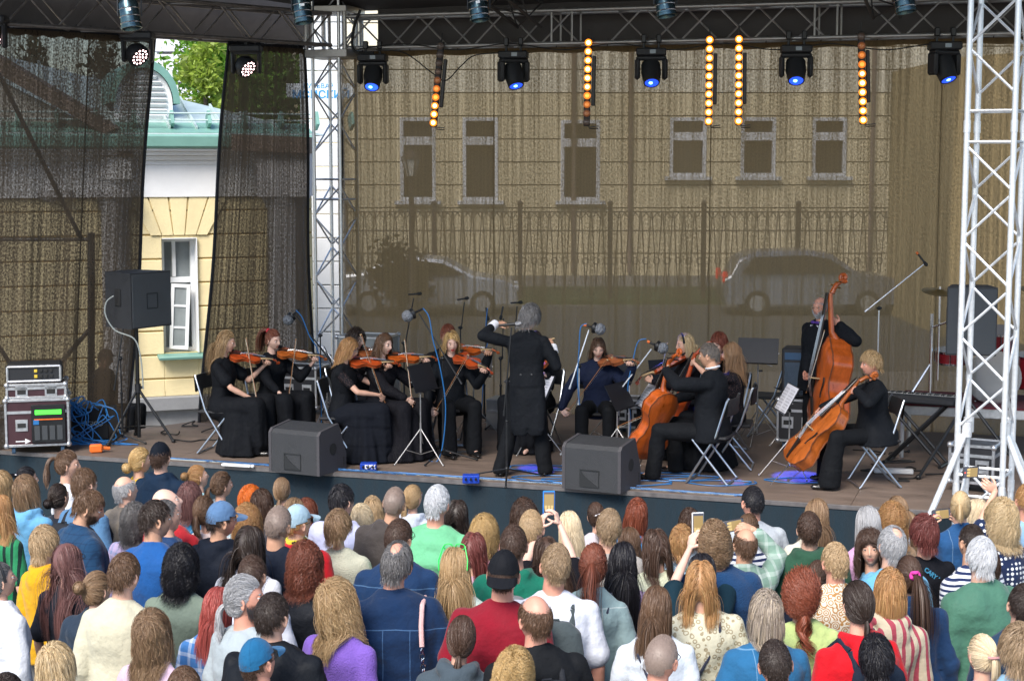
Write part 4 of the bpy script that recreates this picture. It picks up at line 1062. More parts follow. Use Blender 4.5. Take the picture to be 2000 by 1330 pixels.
class Person:
    def __init__(s, label, loc, yaw, h=1.70, sex='f', pose='stand', tone='l', wd=0., lean=0., roll=0., twist=0., head=(0, 0, 0), arms=None, group=None, hipz=None, spread=.10, legs=None, seed=1, detail=0, bare=0):
        s.sex, s.pose, s.wd, s.seed, s.detail, s.tone = sex, pose, wd, seed, detail, SK[tone]
        s.k = h / 1.745; k = s.k
        s.root = thing('person', label, 'person', loc, yaw, group)
        s.hip = np.array([0, 0, (.93 * k if pose == 'stand' else (hipz or .50))])
        s.Tm = rotm(-lean, roll, twist); s.T = np.array(s.Tm) * k
        s.sw = .170 if sex == 'm' else .161
        s.sw *= 1 + wd * .5
        zc = .442 if sex == 'm' else .43
        s.tp = lambda p: s.T @ np.array(p, float) + s.hip
        s.shL = s.tp((-s.sw, -.012, zc)); s.shR = s.tp((s.sw, -.012, zc))
        y, p, r = head; s.Hm = s.Tm @ rotm(0, 0, 0) @ (Matrix.Rotation(R(y), 3, 'Z') @ Matrix.Rotation(R(-p), 3, 'X') @ Matrix.Rotation(R(r), 3, 'Y'))
        s.Hm = (Matrix.Rotation(twist, 3, 'Z') @ Matrix.Rotation(-lean * .35, 3, 'X')) @ (Matrix.Rotation(R(y), 3, 'Z') @ Matrix.Rotation(R(p), 3, 'X') @ Matrix.Rotation(R(r), 3, 'Y'))
        s.H = np.array(s.Hm) * k * .94
        nb = s.tp((0, -.012, .555)); s.neck = nb
        s.hc = nb + s.H @ np.array([0, .022, .137])
        s.arms = {}
        for side, sh in (('L', s.shL), ('R', s.shR)):
            sg = -1 if side == 'L' else 1; a = (arms or {}).get(side)
            if a is None:
                wr = sh + s.T @ np.array([sg * .06, .06, -.52]); a = dict(w=wr, f=(0, .1, -1), n=(-sg, 0, 0), c=.3, pole=(sg * .5, -1, 0), th=.3)
            el, wr = ik(sh, a['w'], .285 * k, .255 * k, a.get('pole', (sg, -.6, -.6)))
            s.arms[side] = dict(sh=sh, el=el, wr=wr, **{q: a[q] for q in a if q not in ('w', 'pole')})
        # legs
        s.legs = []
        for i, sg in enumerate((-1, 1)):
            hp = s.hip + np.array([sg * .085 * k, 0, -.03 * k])
            if legs: kn, an = npv(legs[i][0]), npv(legs[i][1])
            elif pose == 'stand': kn = np.array([sg * spread, .02, .49 * k]); an = np.array([sg * (spread + .01), -.01, .08])
            else: kn = np.array([sg * (spread + .05), .44 * k, s.hip[2] + .02]); an = np.array([sg * (spread + .04), .42 * k, .085])
            s.legs.append((hp, kn, an))
        s.bare = bare
    def w2l(s, p):                              # world point to the person's own coordinates
        s.root.rotation_euler
        M = Matrix.Translation(s.root.location) @ s.root.rotation_euler.to_matrix().to_4x4()
        return npv(M.inverted() @ Vector(p))
    def body(s, lips=None, eyes=True, brow=(.05, .03, .02), sleeves=True, lowres=None):
        k = s.k; S = Soup(); T, hip = s.T, s.hip
        rg = torso_rings(s.sex, s.wd * .8, -.012)
        S.loft(rg, T, hip)
        S.limb([s.tp((0, -.012, .50)), s.neck + s.H @ np.array([0, .0, .02]), s.hc + s.H @ np.array([0, -.015, -.05])], [.062 * k * (1 if s.sex == 'm' else .82), .056 * k * (1 if s.sex == 'm' else .84), .054 * k * (1 if s.sex == 'm' else .86)])
        if s.sex == 'm': S.limb([s.tp((-.09, -.02, .46)), s.tp((0, -.02, .54)), s.tp((.09, -.02, .46))], [.035 * k, .045 * k, .035 * k])
        for a in s.arms.values():
            m = .93 if s.sex == 'm' else .78
            mid = (a['el'] * .35 + a['wr'] * .65)
            S.limb([a['sh'], a['sh'] * .5 + a['el'] * .5, a['el'], a['el'] * .7 + a['wr'] * .3, mid, a['wr']], [.058 * m * k, .05 * m * k, .040 * m * k, .041 * m * k, .032 * m * k, .0265 * m * k])
        for hp, kn, an in s.legs:
            S.limb([hp, kn, kn * .6 + an * .4, an], [.08 * k, .052 * k, .05 * k, .036 * k])
            toe = an + np.array([0, .12, -.05]); S.limb([an, toe], [.036 * k, .025 * k])
        vox = lowres or (.014 if not s.bare else .011)
        V, F, N = S.remesh(vox, 3)
        Vs = [V]; Fs = [F]; Ms = [np.zeros(len(F), int)]; b = len(V)
        hk = s.sex
        if hk not in HEADG: HEADG[hk] = head_geo(hk, 1)
        hv, hf, hm = HEADG[hk]; Vs.append(hv @ s.H.T + s.hc); Fs.append(hf + b); Ms.append(hm); b += len(hv)
        for side, a in s.arms.items():
            if a.get('nohand'): continue
            hv, hf, _ = hand_geo(a.get('c', .3), a.get('sp', .2), a.get('th', .4), a.get('ix'))
            hv = hv.copy(); f = U(npv(a['f'])); n = npv(a['n']); n = U(n - f * n.dot(f)); x = np.cross(n, f); sg = -1 if side == 'L' else 1
            # hand frame: thumb side is +x for a right hand whose palm faces +y
            M = np.stack([x, n, f], 1)
            if side == 'R': hv[:, 0] *= -1; hf = hf[:, ::-1]
            sc = k * (1.0 if s.sex == 'm' else .92)
            Vs.append((hv * sc) @ M.T + a['wr']); Fs.append(hf + b); Ms.append(np.zeros(len(hf), int)); b += len(hv)
        V = np.concatenate(Vs); F = np.concatenate(Fs); Mi = np.concatenate(Ms)
        o = np_mesh('body', V, F, [skin(s.tone), lips or LIP, EYEW, IRIS, browm(brow)], s.root, Mi)
        return o
    def garment(s, name, m, e=.014, hem=-.12, sleeve=1.0, flare=0, amp=.005, vox=.013, cuff=None, collar=None, hood=None, chest=True, rr=None, sleeve_w=1.0, label=None, cutz=None):
        # sleeve: 0 none, .45 short, 1 long
        k = s.k; S = Soup(); T, hip = s.T, s.hip
        S.loft(torso_rings(s.sex, s.wd, e, hem, flare), T, hip, power=2.25)
        if s.sex == 'f' and chest:
            for sg in (-1, 1): S.ball(s.tp((sg * .068, .075, .325)), (.065 * k, .055 * k, .062 * k))
        zq = .006 if s.sex == 'm' else -.010
        S.limb([s.tp((-s.sw * .85, -.014, .440 + zq)), s.tp((-.055, -.018, .503 + zq)), s.tp((.055, -.018, .503 + zq)), s.tp((s.sw * .85, -.014, .440 + zq))], [(.050 + e * .4) * k, (.044 + e * .5) * k, (.044 + e * .5) * k, (.050 + e * .4) * k])
        m_ = (.93 if s.sex == 'm' else .78)
        for a in s.arms.values():
            sh, el, wr = a['sh'], a['el'], a['wr']; L = sleeve
            pts = [sh * 1.0]; rs = [(.058 * m_ + e * .7) * k * (1 + .1 * (sleeve_w - 1))]
            if L > 0:
                if L <= .5: end = sh + (el - sh) * (L / .5); pts += [end]; rs += [(.052 * m_ + e * 1.0) * k * sleeve_w]
                else:
                    f = (L - .5) / .5; end = el + (wr - el) * f; pts += [(sh + el) / 2, el, (el + end) / 2, end]; rs += [(.054 * m_ + e) * k * sleeve_w, (.045 * m_ + e) * k * sleeve_w, (.040 * m_ + e) * k * sleeve_w, (.032 * m_ + e * .8) * k * sleeve_w]
            S.limb(pts, rs)
        if hood: 
            S.limb([s.tp((-.085, -.0, .535)), s.tp((-.075, -.065, .525)), s.tp((0, -.105, .50)), s.tp((.075, -.065, .525)), s.tp((.085, -.0, .535))], [.032 * k, .042 * k, .05 * k, .042 * k, .032 * k])
            S.ball(s.tp((0, -.115, .45)), (.10 * k, .045 * k, .085 * k)); S.limb([s.tp((-.07, .04, .52)), s.tp((-.085, -.0, .535))], [.025 * k, .032 * k]); S.limb([s.tp((.07, .04, .52)), s.tp((.085, -.0, .535))], [.025 * k, .032 * k])
        if collar:
            ch = collar; S.limb([s.tp((.058 * math.cos(q), -.014 + .058 * math.sin(q), .545 + ch * .5 - .012 * math.sin(q))) for q in np.linspace(0, 2 * PI, 17)], [.013 * k] * 17, n=6)
            if ch > .01: S.limb([s.tp((.060 * math.cos(q), -.014 + .060 * math.sin(q), .53 - .01 * math.sin(q))) for q in np.linspace(0, 2 * PI, 17)], [.017 * k] * 17, n=6)
        if rr: rr(S)
        V, F, N = S.remesh(vox, 2)
        V = wrinkle(V, N, amp, s.seed)
        o = np_mesh(name, V, F, [m], s.root)
        if label: o['label'] = label
        return o
    def trousers(s, m, wide=0., amp=.005, vox=.016, name='trousers', e=.012):
        k = s.k; S = Soup(); S.loft([(r[0], r[1] + e, r[2] + e, r[3], r[4]) for r in torso_rings(s.sex, s.wd, 0) if r[0] < .15], s.T, s.hip)
        for hp, kn, an in s.legs:
            q = .088 if s.sex == 'm' else .09
            S.limb([hp, (hp + kn) / 2, kn, (kn + an) / 2, an + np.array([0, 0, -.02])], [(q + e) * k, (.075 + e) * k, (.057 + e + wide * .3) * k, (.052 + e + wide * .7) * k, (.046 + e + wide) * k])
        V, F, N = S.remesh(vox, 3); V = wrinkle(V, N, amp, s.seed + 5); V[:, 2] = np.maximum(V[:, 2], .03)
        return np_mesh(name, V, F, [m], s.root)
    def shoes(s, m, name='shoe', heel=0):
        for hp, kn, an in s.legs:
            S = Soup(); d = np.array([0, 1, 0]); fwd = kn - an; fwd[2] = 0
            S.limb([an + np.array([0, -.035, -.035]), an + np.array([0, .06, -.04]), an + np.array([0, .15, -.052])], [.038, .036, .026], n=10); S.ball(an + np.array([0, .055, -.055]), (.044, .135, .028)); S.ball(an + np.array([0, 0, 0]), (.042, .045, .05))
            V, F, N = S.remesh(.007, 2); V[:, 2] = np.maximum(V[:, 2], .004)
            np_mesh(name, V, F, [m], s.root)
    def skirt(s, m, amp=.012, R0=.36, seat=True, cy=.28, vox=.018, name='skirt', tiers=0, front=.40):
        k = s.k; S = Soup(); hz = s.hip[2]
        if seat:
            S.ball(s.hip + np.array([0, .0, .02]), (.19 * k, .15 * k, .15 * k))
            for (hp, kn, an) in s.legs: S.limb([hp, kn + np.array([0, .015, .01]), an + np.array([0, .05, .06])], [.13 * k, .10 * k, .10 * k])
            S.ball(s.hip + np.array([0, front * .6 * k, -.02]), (.19 * k, .26 * k, .10 * k))
            fy = front * k
            rg = [(.012, R0, R0 * .86, 0, cy), (.10, R0 * .95, R0 * .82, 0, cy), (.26, R0 * .78, R0 * .72, 0, cy + .0), (hz - .03, .22 * k, .27 * k, 0, cy - .04)]
            S.loft(rg)
        else:
            S.loft([(.012, R0, R0 * .86, 0, 0), (hz * .5, R0 * .75, R0 * .6, 0, 0), (hz - .02, .18 * k, .13 * k, 0, 0), (hz + .12, .15, .11, 0, 0)])
        V, F, N = S.remesh(vox, 4)
        c = np.array([0, cy if seat else 0]); th = np.arctan2(V[:, 1] - c[1], V[:, 0] - c[0]); dn = np.clip((hz - V[:, 2]) / hz, 0, 1)
        r = np.random.RandomState(s.seed); ph = r.uniform(0, 6, 4)
        f = np.sin(th * 11 + ph[0] + 1.2 * np.sin(th * 3 + ph[1])) + .6 * np.sin(th * 19 + ph[2] + V[:, 2] * 3) + .5 * np.sin(th * 5 + ph[3])
        N2 = N.copy(); N2[:, 2] *= .3; V = V + N2 * (f * amp * (.25 + dn))[:, None]
        V = wrinkle(V, N, .005, s.seed + 9)
        if tiers:
            q = (V[:, 2] * tiers) % 1.0; V = V + N2 * (.012 * (1 - q) * (dn > .0))[:, None]
        V[:, 2] = np.maximum(V[:, 2], .008)
        return np_mesh(name, V, F, [m], s.root)
    def colliders(s):
        Hi = np.linalg.inv(s.H); f = lambda p: Hi @ (s.tp(p) - s.hc)
        # ellipsoids in head-local coordinates (axis aligned is near enough)
        w_ = 1 + s.wd
        return [(f((0, -.01, .42)), np.array([s.sw + .065, .12 * w_, .115])), (f((0, -.01, .30)), np.array([(.18 if s.sex == 'm' else .155) * w_, .135 * w_, .20])), (f((0, -.01, .52)), np.array([.075, .08, .09]))]
    def hair(s, style, col, col2=None, name='hair', gloss=.48, **kw):
        m = hairmat(tuple(min(.8, x * 1.2) for x in HC[col]) if isinstance(col, str) else col, HC[col2] if isinstance(col2, str) else col2, gloss)
        if kw.get('L', .06) > .1 or style == 'pony': kw.setdefault('body', s.colliders())
        V, F, A, N = hair_geo(style, s.seed * 7 + 3, **kw)
        return np_mesh(name, V @ s.H.T + s.hc, F, [m], s.root, attr=A, nrm=N @ s.H.T / s.k)
    def headpt(s, p): return s.hc + s.H @ np.array(p, float)
    def attach(s, mb, name, m):                 # a mesh given in head coordinates
        mb.v = [tuple(s.headpt(p)) for p in mb.v]; return mb.build(name, m, s.root)
    def beard(s, col, n=700, L=.018):
        rr = np.random.RandomState(s.seed); d = U(rr.normal(size=(n * 8, 3))); ok = (d[:, 2] < -.25) & (d[:, 1] > .15) & (d[:, 2] > -.93); ok &= ~((np.abs(d[:, 0]) < .28) & (np.abs(d[:, 2] + .52) < .07)); ok &= ~((np.abs(d[:, 0]) < .55) & (d[:, 2] > -.42)); d = d[ok][:n]
        V0 = HEADG[s.sex][0][:len(CS[20][0])]; D0 = U(V0); idx = np.argmax(d @ D0.T, axis=1); p = V0[idx] + rr.normal(size=(len(d), 3)) * .002; nm = U(D0[idx] + np.array([0, 0, -.6])); P = np.stack([p, p + nm * L * .6, p + nm * L + np.array([0, 0, -L * .3])], 1)
        S_ = U(np.cross(nm, np.array([0, 1.0, .2])))[:, None] * .0022; V = np.stack([P - S_, P + S_], 2).reshape(-1, 3); i = (np.arange(len(d))[:, None] * 3 + np.arange(2)[None]).ravel() * 2
        np_mesh('beard', V @ s.H.T + s.hc, np.stack([i, i + 1, i + 3, i + 2], 1), [hairmat(HC[col] if isinstance(col, str) else col)], s.root, attr=np.repeat(rr.uniform(0, 1, len(d)), 6))
    def glasses(s, m=None, up=False, name='glasses', tint=None):
        mb = MB(); dy, dz = (-.045, .10) if up else (0, 0)
        for sg in (-1, 1):
            mb.tube([(sg * .031 + .022 * math.cos(q), .104 + dy, .004 + dz + .018 * math.sin(q)) for q in np.linspace(0, 6.283, 13)[:-1]], .0018, 5, closed=True)
            mb.tube([(sg * .053, .102 + dy, .010 + dz), (sg * .078, .07 + dy, .010 + dz), (sg * .084, -.005 + dy, .004 + dz)], .0018, 5)
        mb.tube([(-.009, .106 + dy, .008 + dz), (0, .109 + dy, .011 + dz), (.009, .106 + dy, .008 + dz)], .0018, 5)
        if tint:
            for sg in (-1, 1): mb.prism([(sg * .031 + .021 * math.cos(q), .017 * math.sin(q)) for q in np.linspace(0, 6.283, 13)[:-1]], -.001, .001, rotm(PI / 2), (0, .104 + dy, .004 + dz))
        return s.attach(mb, name, m or BLACKM)
    def cap(s, col, back=False, col2=None, brim=True, name='cap'):
        mb = MB(); sg = -1 if back else 1
        V, F = CS[10]; k = [f for f in F if all(V[i][2] > .08 + sg * V[i][1] * .16 for i in f)]
        Vh = V * HR * np.array([1.10, 1.08, 1.09]) + np.array([0, 0, .004]); 
        mb.add([tuple(v) for v in Vh], [tuple(f) for f in k])
        Vh2 = V * HR * np.array([1.07, 1.05, 1.06]) + np.array([0, 0, .004]); mb.add([tuple(v) for v in Vh2], [tuple(f)[::-1] for f in k])
        mb.ball((0, 0, .139), (.008, .008, .005))
        
        for q in (0, 1.05, 2.1):
            mb.tube([(.0858 * math.cos(q) * math.cos(a), .1085 * math.sin(q) * math.cos(a), .004 + .1355 * math.sin(a)) for a in np.linspace(.2, PI - .2, 14)], .0011, 4)
        if brim:
            n = 12; vs = []
            for i in range(n + 1):
                a = PI * (i / n); x = .078 * math.cos(a); y0 = .082 + .030 * math.sin(a); ext = .075 * math.sin(a) ** .6
                vs += [(x, sg * y0, .028), (x * 1.02, sg * (y0 + ext), .012 - .1 * x * x - .01), (x, sg * y0, .032), (x * 1.02, sg * (y0 + ext), .016 - .1 * x * x - .01)]
            fs = []
            for i in range(n):
                a, b = 4 * i, 4 * i + 4; fs += [(a, a + 1, b + 1, b), (a + 2, b + 2, b + 3, a + 3), (a + 1, a + 3, b + 3, b + 1)]
            mb.add(vs, fs)
        return s.attach(mb, name, cloth('cap', col))
# ------------------------------------------------------------ string instruments
VARN = {'red': (.38, .055, .010), 'orange': (.43, .085, .012), 'amber': (.38, .095, .016), 'brown': (.30, .09, .03)}
def varnish(k): return mat('varnish ' + k, VARN[k], .34, var=.4, vscale=5, coat=.4, stretch=(3, 1, 3))
EBONY = mat('ebony', (.02, .016, .014), .35); BONE = mat('maple', (.48, .33, .17), .5); STR = mat('string', (.5, .5, .5), .3, 1)
def interp(pts, t):
    for (a, va), (b, vb) in zip(pts, pts[1:]):
        if t <= b: 
            k = (t - a) / (b - a); k = k * k * (3 - 2 * k); return va + (vb - va) * k
    return pts[-1][1]
def outline(L, slope=False, n=44):
    # half widths along the body as a fraction of its length
    if not slope: P = [(0, .0), (.015, .13), (.06, .225), (.20, .295), (.31, .26), (.40, .185), (.52, .155), (.62, .185), (.68, .225), (.80, .24), (.93, .17), (.98, .10), (1, .0)]
    else: P = [(0, .0), (.015, .14), (.06, .235), (.20, .30), (.31, .265), (.42, .195), (.52, .175), (.62, .20), (.70, .225), (.80, .185), (.90, .10), (.97, .055), (1, .0)]
    ts = [0] + [.5 - .5 * math.cos(PI * i / n) for i in range(1, n)] + [1]
    return [(t * L, interp(P, t) * L) for t in ts]
def strings_inst(name, label, cat, L, depth, kind, color, slope=False, endpin=0, group=None, neck=None):
    # body bottom at the origin, neck along +Y, strings side towards +Z
    t = thing(name, label, cat); V = varnish(color); big = L > .5
    o = outline(L, slope); arch = depth * (.38 if not big else .22)
    mb = MB(); n = len(o); m = 9
    for sgn, z0 in ((1, depth / 2), (-1, -depth / 2)):
        vs = []; fs = []
        for (y, w) in o:
            w = max(w, .0005)
            for j in range(m + 1):
                u = -1 + 2 * j / m; e = (1 - abs(u) ** 2.2) * min(1, y / (L * .12) + .02, (L - y) / (L * .12) + .02) 
                vs.append((w * u * 1.03, y, z0 + sgn * (arch * max(0, e) + .0015)))
        for i in range(n - 1):
            for j in range(m):
                q = (i * (m + 1) + j, i * (m + 1) + j + 1, (i + 1) * (m + 1) + j + 1, (i + 1) * (m + 1) + j); fs.append(q if sgn > 0 else q[::-1])
        mb.add(vs, fs)
    ring = [(w, y) for y, w in o] + [(-w, y) for y, w in o[::-1][1:-1]]; k = len(ring)
    mb.add([(x, y, -depth / 2) for x, y in ring] + [(x, y, depth / 2) for x, y in ring], [(i, (i + 1) % k, k + (i + 1) % k, k + i) for i in range(k)])
    mb.build('body', V, t, ang=50)
    mb = MB(); r = L * .008
    for z in (depth / 2, -depth / 2): mb.tube([(x * 1.03, y, z) for x, y in ring], r, 5, closed=True)
    mb.build('edge_binding', mat('dark binding', (.16, .05, .02), .4), t)
    zt = depth / 2 + arch
    for s in (-1, 1):
        mb = MB(); pts = [(s * L * (.125 + .02 * math.sin(q * 2.2)), L * (.44 + .11 * q), depth / 2 + arch * .86 + .002) for q in np.linspace(-1, 1, 9)]
        mb.tube(pts, L * .009, 5); mb.build('sound_hole', EBONY, t)
    N = neck or L * (.36 if not big else .40); bz = L * (.09 if not big else .105)
    tot = L + N; nw = L * .034
    mb = MB(); yb = L * .53
    mb.box((0, (L * .72 + tot) / 2, zt + bz * .45), (nw * 1.8, tot - L * .72, L * .02), M=rotm(-math.atan(bz * .3 / L)), ch=L * .006); mb.build('fingerboard', EBONY, t)
    mb = MB(); mb.tube([(0, L * .97, depth * .15), (0, L * 1.05, depth * .3 + .2 * bz), (0, tot, zt - .0)], [L * .05, L * .032, L * .028], 10); nk = mb.build('neck', BONE if not big else V, t)
    mb = MB(); mb.prism([(-L * .045, 0), (L * .045, 0), (L * .05, bz * .4), (L * .03, bz), (-L * .03, bz), (-L * .05, bz * .4)], -L * .006, L * .006, rotm(PI / 2), (0, yb, zt - .003)); mb.build('bridge', BONE, t)
    mb = MB(); mb.add([(-L * .03, L * .33, zt + bz * .55), (L * .03, L * .33, zt + bz * .55), (L * .014, L * .03, zt + .004), (-L * .014, L * .03, zt + .004), (-L * .03, L * .33, zt + bz * .4), (L * .03, L * .33, zt + bz * .4), (L * .014, L * .03, zt - .004), (-L * .014, L * .03, zt - .004)], [(0, 3, 2, 1), (4, 5, 6, 7), (0, 1, 5, 4), (1, 2, 6, 5), (2, 3, 7, 6), (3, 0, 4, 7)]); mb.build('tailpiece', EBONY, t)
    for q in range(4):
        x = (q - 1.5) * L * .014; mb = MB(); mb.tube([(x * 1.2, L * .33, zt + bz * .55), (x * 1.6, yb, zt + bz + .002), (x, tot, zt + bz * .30)], L * .0022 if not big else .0022, 4); mb.build('string', STR, t)
    # peg box and scroll
    mb = MB(); S = .16 * L if not big else .15 * L
    mb.tube([(0, tot, zt - .02 * L), (0, tot + S * .6, zt - .05 * L), (0, tot + S * 1.05, zt - .12 * L)], [L * .03, L * .026, L * .02], 10)
    sp = []; c = (tot + S * 1.25, zt - .13 * L)
    for i in range(26):
        a = -2.3 - i * .44; r = L * (.052 - .0017 * i) * .9; sp.append((0, c[0] + r * math.cos(a) * -1 * -1, c[1] + r * math.sin(a)))
    mb.tube(sp, [L * (.024 - .0005 * i) for i in range(26)], 8)
    mb.tube([(-L * .038, c[0], c[1]), (L * .038, c[0], c[1])], L * .016, 8)
    sc = mb.build('scroll', V, t)
    for q in range(4):
        s = 1 if q % 2 else -1; y = tot + S * (.2 + .22 * q); mb = MB(); mb.tube([(0, y, zt - .05 * L), (s * L * .085, y, zt - .05 * L)], [L * .009, L * .007], 6); mb.ball((s * L * .10, y, zt - .05 * L), (L * .022, L * .010, L * .02), 8, 6); mb.build('peg', EBONY if kind != 'bass' else mat('brass', (.6, .42, .14), .3, 1), t)
    if kind in ('violin', 'viola'): mb = MB(); mb.ball((-L * .17, L * .06, zt + .008), (L * .10, L * .075, .012)); mb.build('chin_rest', EBONY, t)
    if endpin: mb = MB(); mb.tube([(0, .01, 0), (0, -endpin, 0)], [.008, .004], 8); mb.ball((0, -.005, 0), (.02, .015, .02)); mb.build('endpin', CHROME, t)
    t['bridge_y'] = yb; t['top'] = zt + bz
    return t
def bow(label, a, b, L=.74, group=None):
    # a: frog end (in the hand), b: a point the stick passes
    a = Vector(a); d = (Vector(b) - a).normalized(); t = thing('bow', label, 'bow', a, rot=frame(d, (0, 0, 1) if abs(d.z) < .95 else (0, 1, 0)).to_euler(), group=group)
    mb = MB(); mb.tube([(0, .012, -.05), (0, .006, L * .5), (0, .014, L)], [.0045, .004, .003], 6); mb.build('stick', mat('pernambuco', (.30, .13, .05), .35), t)
    mb = MB(); mb.add([(-.005, -.008, .03), (.005, -.008, .03), (.004, -.006, L), (-.004, -.006, L)], [(0, 1, 2, 3), (3, 2, 1, 0)]); mb.build('hair', mat('bow hair', (.75, .72, .62), .6), t)
    mb = MB(); mb.box((0, 0, .0), (.010, .022, .045), ch=.002); mb.build('frog', EBONY, t); mb = MB(); mb.box((0, .002, L), (.008, .024, .012), ch=.002); mb.build('tip', BONE, t)
    return t

# ------------------------------------------------------------ stands, chairs, lights
def mk_chair():
    t = thing('folding_chair', '', 'chair', group='folding chairs on the stage')
    st = mat('chair steel', (.45, .48, .52), .28, .9)
    for s in (-1, 1):
        x = s * .215
        mb = MB(); mb.tube([(x, .19, .012), (x, .17, .03), (x, -.10, .47), (x * .98, -.20, .80), (x * .9, -.215, .83)], .0115, 8); mb.build('front_leg', st, t)
        mb = MB(); x2 = s * .19; mb.tube([(x2, -.21, .012), (x2, -.19, .03), (x2, .15, .44)], .0115, 8); mb.build('back_leg', st, t)
    mb = MB(); mb.tube([(-.215, .185, .014), (.215, .185, .014)], .010, 8); mb.build('crossbar', st, t); mb = MB(); mb.tube([(-.19, -.205, .014), (.19, -.205, .014)], .010, 8); mb.build('crossbar', st, t)
    mb = MB(); mb.box((0, .0, .445), (.40, .40, .03), ch=.012); mb.build('seat', BLACKP, t)
    mb = MB()
    for i in range(9):
        a = (i / 8 - .5) * .44; mb.v += [(a, -.19 - .03 * (1 - (a / .22) ** 2), .66), (a, -.205 - .03 * (1 - (a / .22) ** 2), .82), (a, -.205 - .03 * (1 - (a / .22) ** 2), .66), (a, -.22 - .03 * (1 - (a / .22) ** 2), .82)]
    for i in range(8):
        b, c = 4 * i, 4 * i + 4
        for q in ((b, c, c + 1, b + 1), (b + 2, b + 3, c + 3, c + 2), (b + 1, c + 1, c + 3, b + 3), (b, b + 2, c + 2, c)): mb.f.append(q); mb.m.append(0)
    mb.build('backrest', BLACKP, t); t.scale = (1.06, 1.06, 1.06)
    return t
chair = once(mk_chair)
def mk_music(h=1.12, tilt=.35, sheet=0):
    t = thing('music_stand', '', 'music stand', group='music stands on the stage')
    mb = MB(); mb.tube([(0, 0, .12), (0, 0, h)], .008, 8); mb.tube([(0, 0, .12), (0, 0, h * .55)], .011, 8); mb.build('post', DALU, t)
    for k in range(3):
        a = 2 * PI * k / 3 + .4; mb = MB(); mb.tube([(0, 0, .38), (.30 * math.cos(a), .30 * math.sin(a), .01)], .006, 6); mb.tube([(0, 0, .10), (.17 * math.cos(a), .17 * math.sin(a), .16)], .004, 5); mb.ball((.30 * math.cos(a), .30 * math.sin(a), .012), .012, 8, 5); mb.build('leg', DALU, t)
    mb = MB(); mb.ball((0, 0, h), .018); mb.ball((.03, 0, h - .1), (.025, .008, .012)); mb.build('clamp', BLACKM, t)
    M = rotm(-tilt)
    mb = MB(); mb.box((0, 0, 0), (.46, .006, .30), ch=.002); mb.box((0, -.03, -.15), (.46, .06, .006)); 
    d = mb.build('desk', mat('desk black', (.013, .014, .018), .5, .3), t); d.location = (0, -.03, h + .13); d.rotation_euler = (-tilt, 0, 0)
    mb = MB(); 
    for s in (-1, 1): mb.tube([(0, .008, -.12), (s * .24, .008, -.02)], .004, 5); mb.tube([(0, .008, -.12), (s * .17, .008, -.17)], .004, 5)
    mb.tube([(-.24, .008, -.02), (.24, .008, -.02)], .004, 5); mb.tube([(0, .008, -.15), (0, .008, .08)], .006, 5); mb.build('desk_frame', DALU, d)
    return t
music = once(mk_music)
def sheet_music(label, desk_thing, dx=0, n=1, group='sheet music on the stands', w=.42):
    d = [c for c in desk_thing.children if c.name.startswith('desk')][0]
    Mw = (Matrix.Translation(desk_thing.location) @ desk_thing.rotation_euler.to_matrix().to_4x4()) @ (Matrix.Translation(d.location) @ d.rotation_euler.to_matrix().to_4x4())
    t = thing('sheet_music', label, 'sheet music', group=group); t.matrix_world = Mw; t.location = Mw.translation; t.rotation_euler = Mw.to_euler()
    mb = MB(); 
    for s in (-1, 1): mb.box((dx + s * w / 4, -.0085, -.01), (w / 2 - .004, .003, .30), rz=s * .03)
    mb.build('paper', mat('paper', (.72, .72, .78), .8), t)
    mb = MB()
    for s in (-1, 1):
        for i in range(8):
            for j in range(3): mb.box((dx + s * w / 4, -.0125, .10 - i * .032 - j * .006), (w / 2 - .05, .0008, .0012))
    mb.build('staves', mat('ink', (.05, .05, .06), .8), t)
    return t
FUR = mat('grey fur', (.34, .36, .40), .9, bump=1, bscale=220, var=.5, vscale=60)
BLUE = mat('blue cable', (.02, .15, .40), .45); ORG = mat('orange plastic', (.8, .16, .02), .5); GRNP = mat('green tape', (.04, .45, .05), .6); GREYC = mat('grey cable', (.35, .38, .36), .5)
def cable(label, pts, m=BLUE, r=.007, group='cables on the stage', name='cable'):
    P = [Vector(p) for p in pts]; out = []
    for i in range(len(P) - 1):
        p0, p1, p2, p3 = P[max(i - 1, 0)], P[i], P[i + 1], P[min(i + 2, len(P) - 1)]
        for k in range(8):
            t = k / 8; out.append(.5 * ((2 * p1) + (p2 - p0) * t + (2 * p0 - 5 * p1 + 4 * p2 - p3) * t * t + (3 * p1 - p0 - 3 * p2 + p3) * t ** 3))
    out.append(P[-1]); o = out[0].copy(); mb = MB(); mb.tube([p - o for p in out], r, 6); ob = mb.build(name, m); ob.location = o
    tag(ob, label, 'cable', group); return ob
def tripod(mb, r, h, leg=.008, rot=0, n=3, base=.012):
    for k in range(n):
        a = 2 * PI * k / n + rot; mb.tube([(0, 0, h), (r * math.cos(a), r * math.sin(a), base)], leg, 6); mb.ball((r * math.cos(a), r * math.sin(a), base + .002), leg * 1.6, 8, 5)
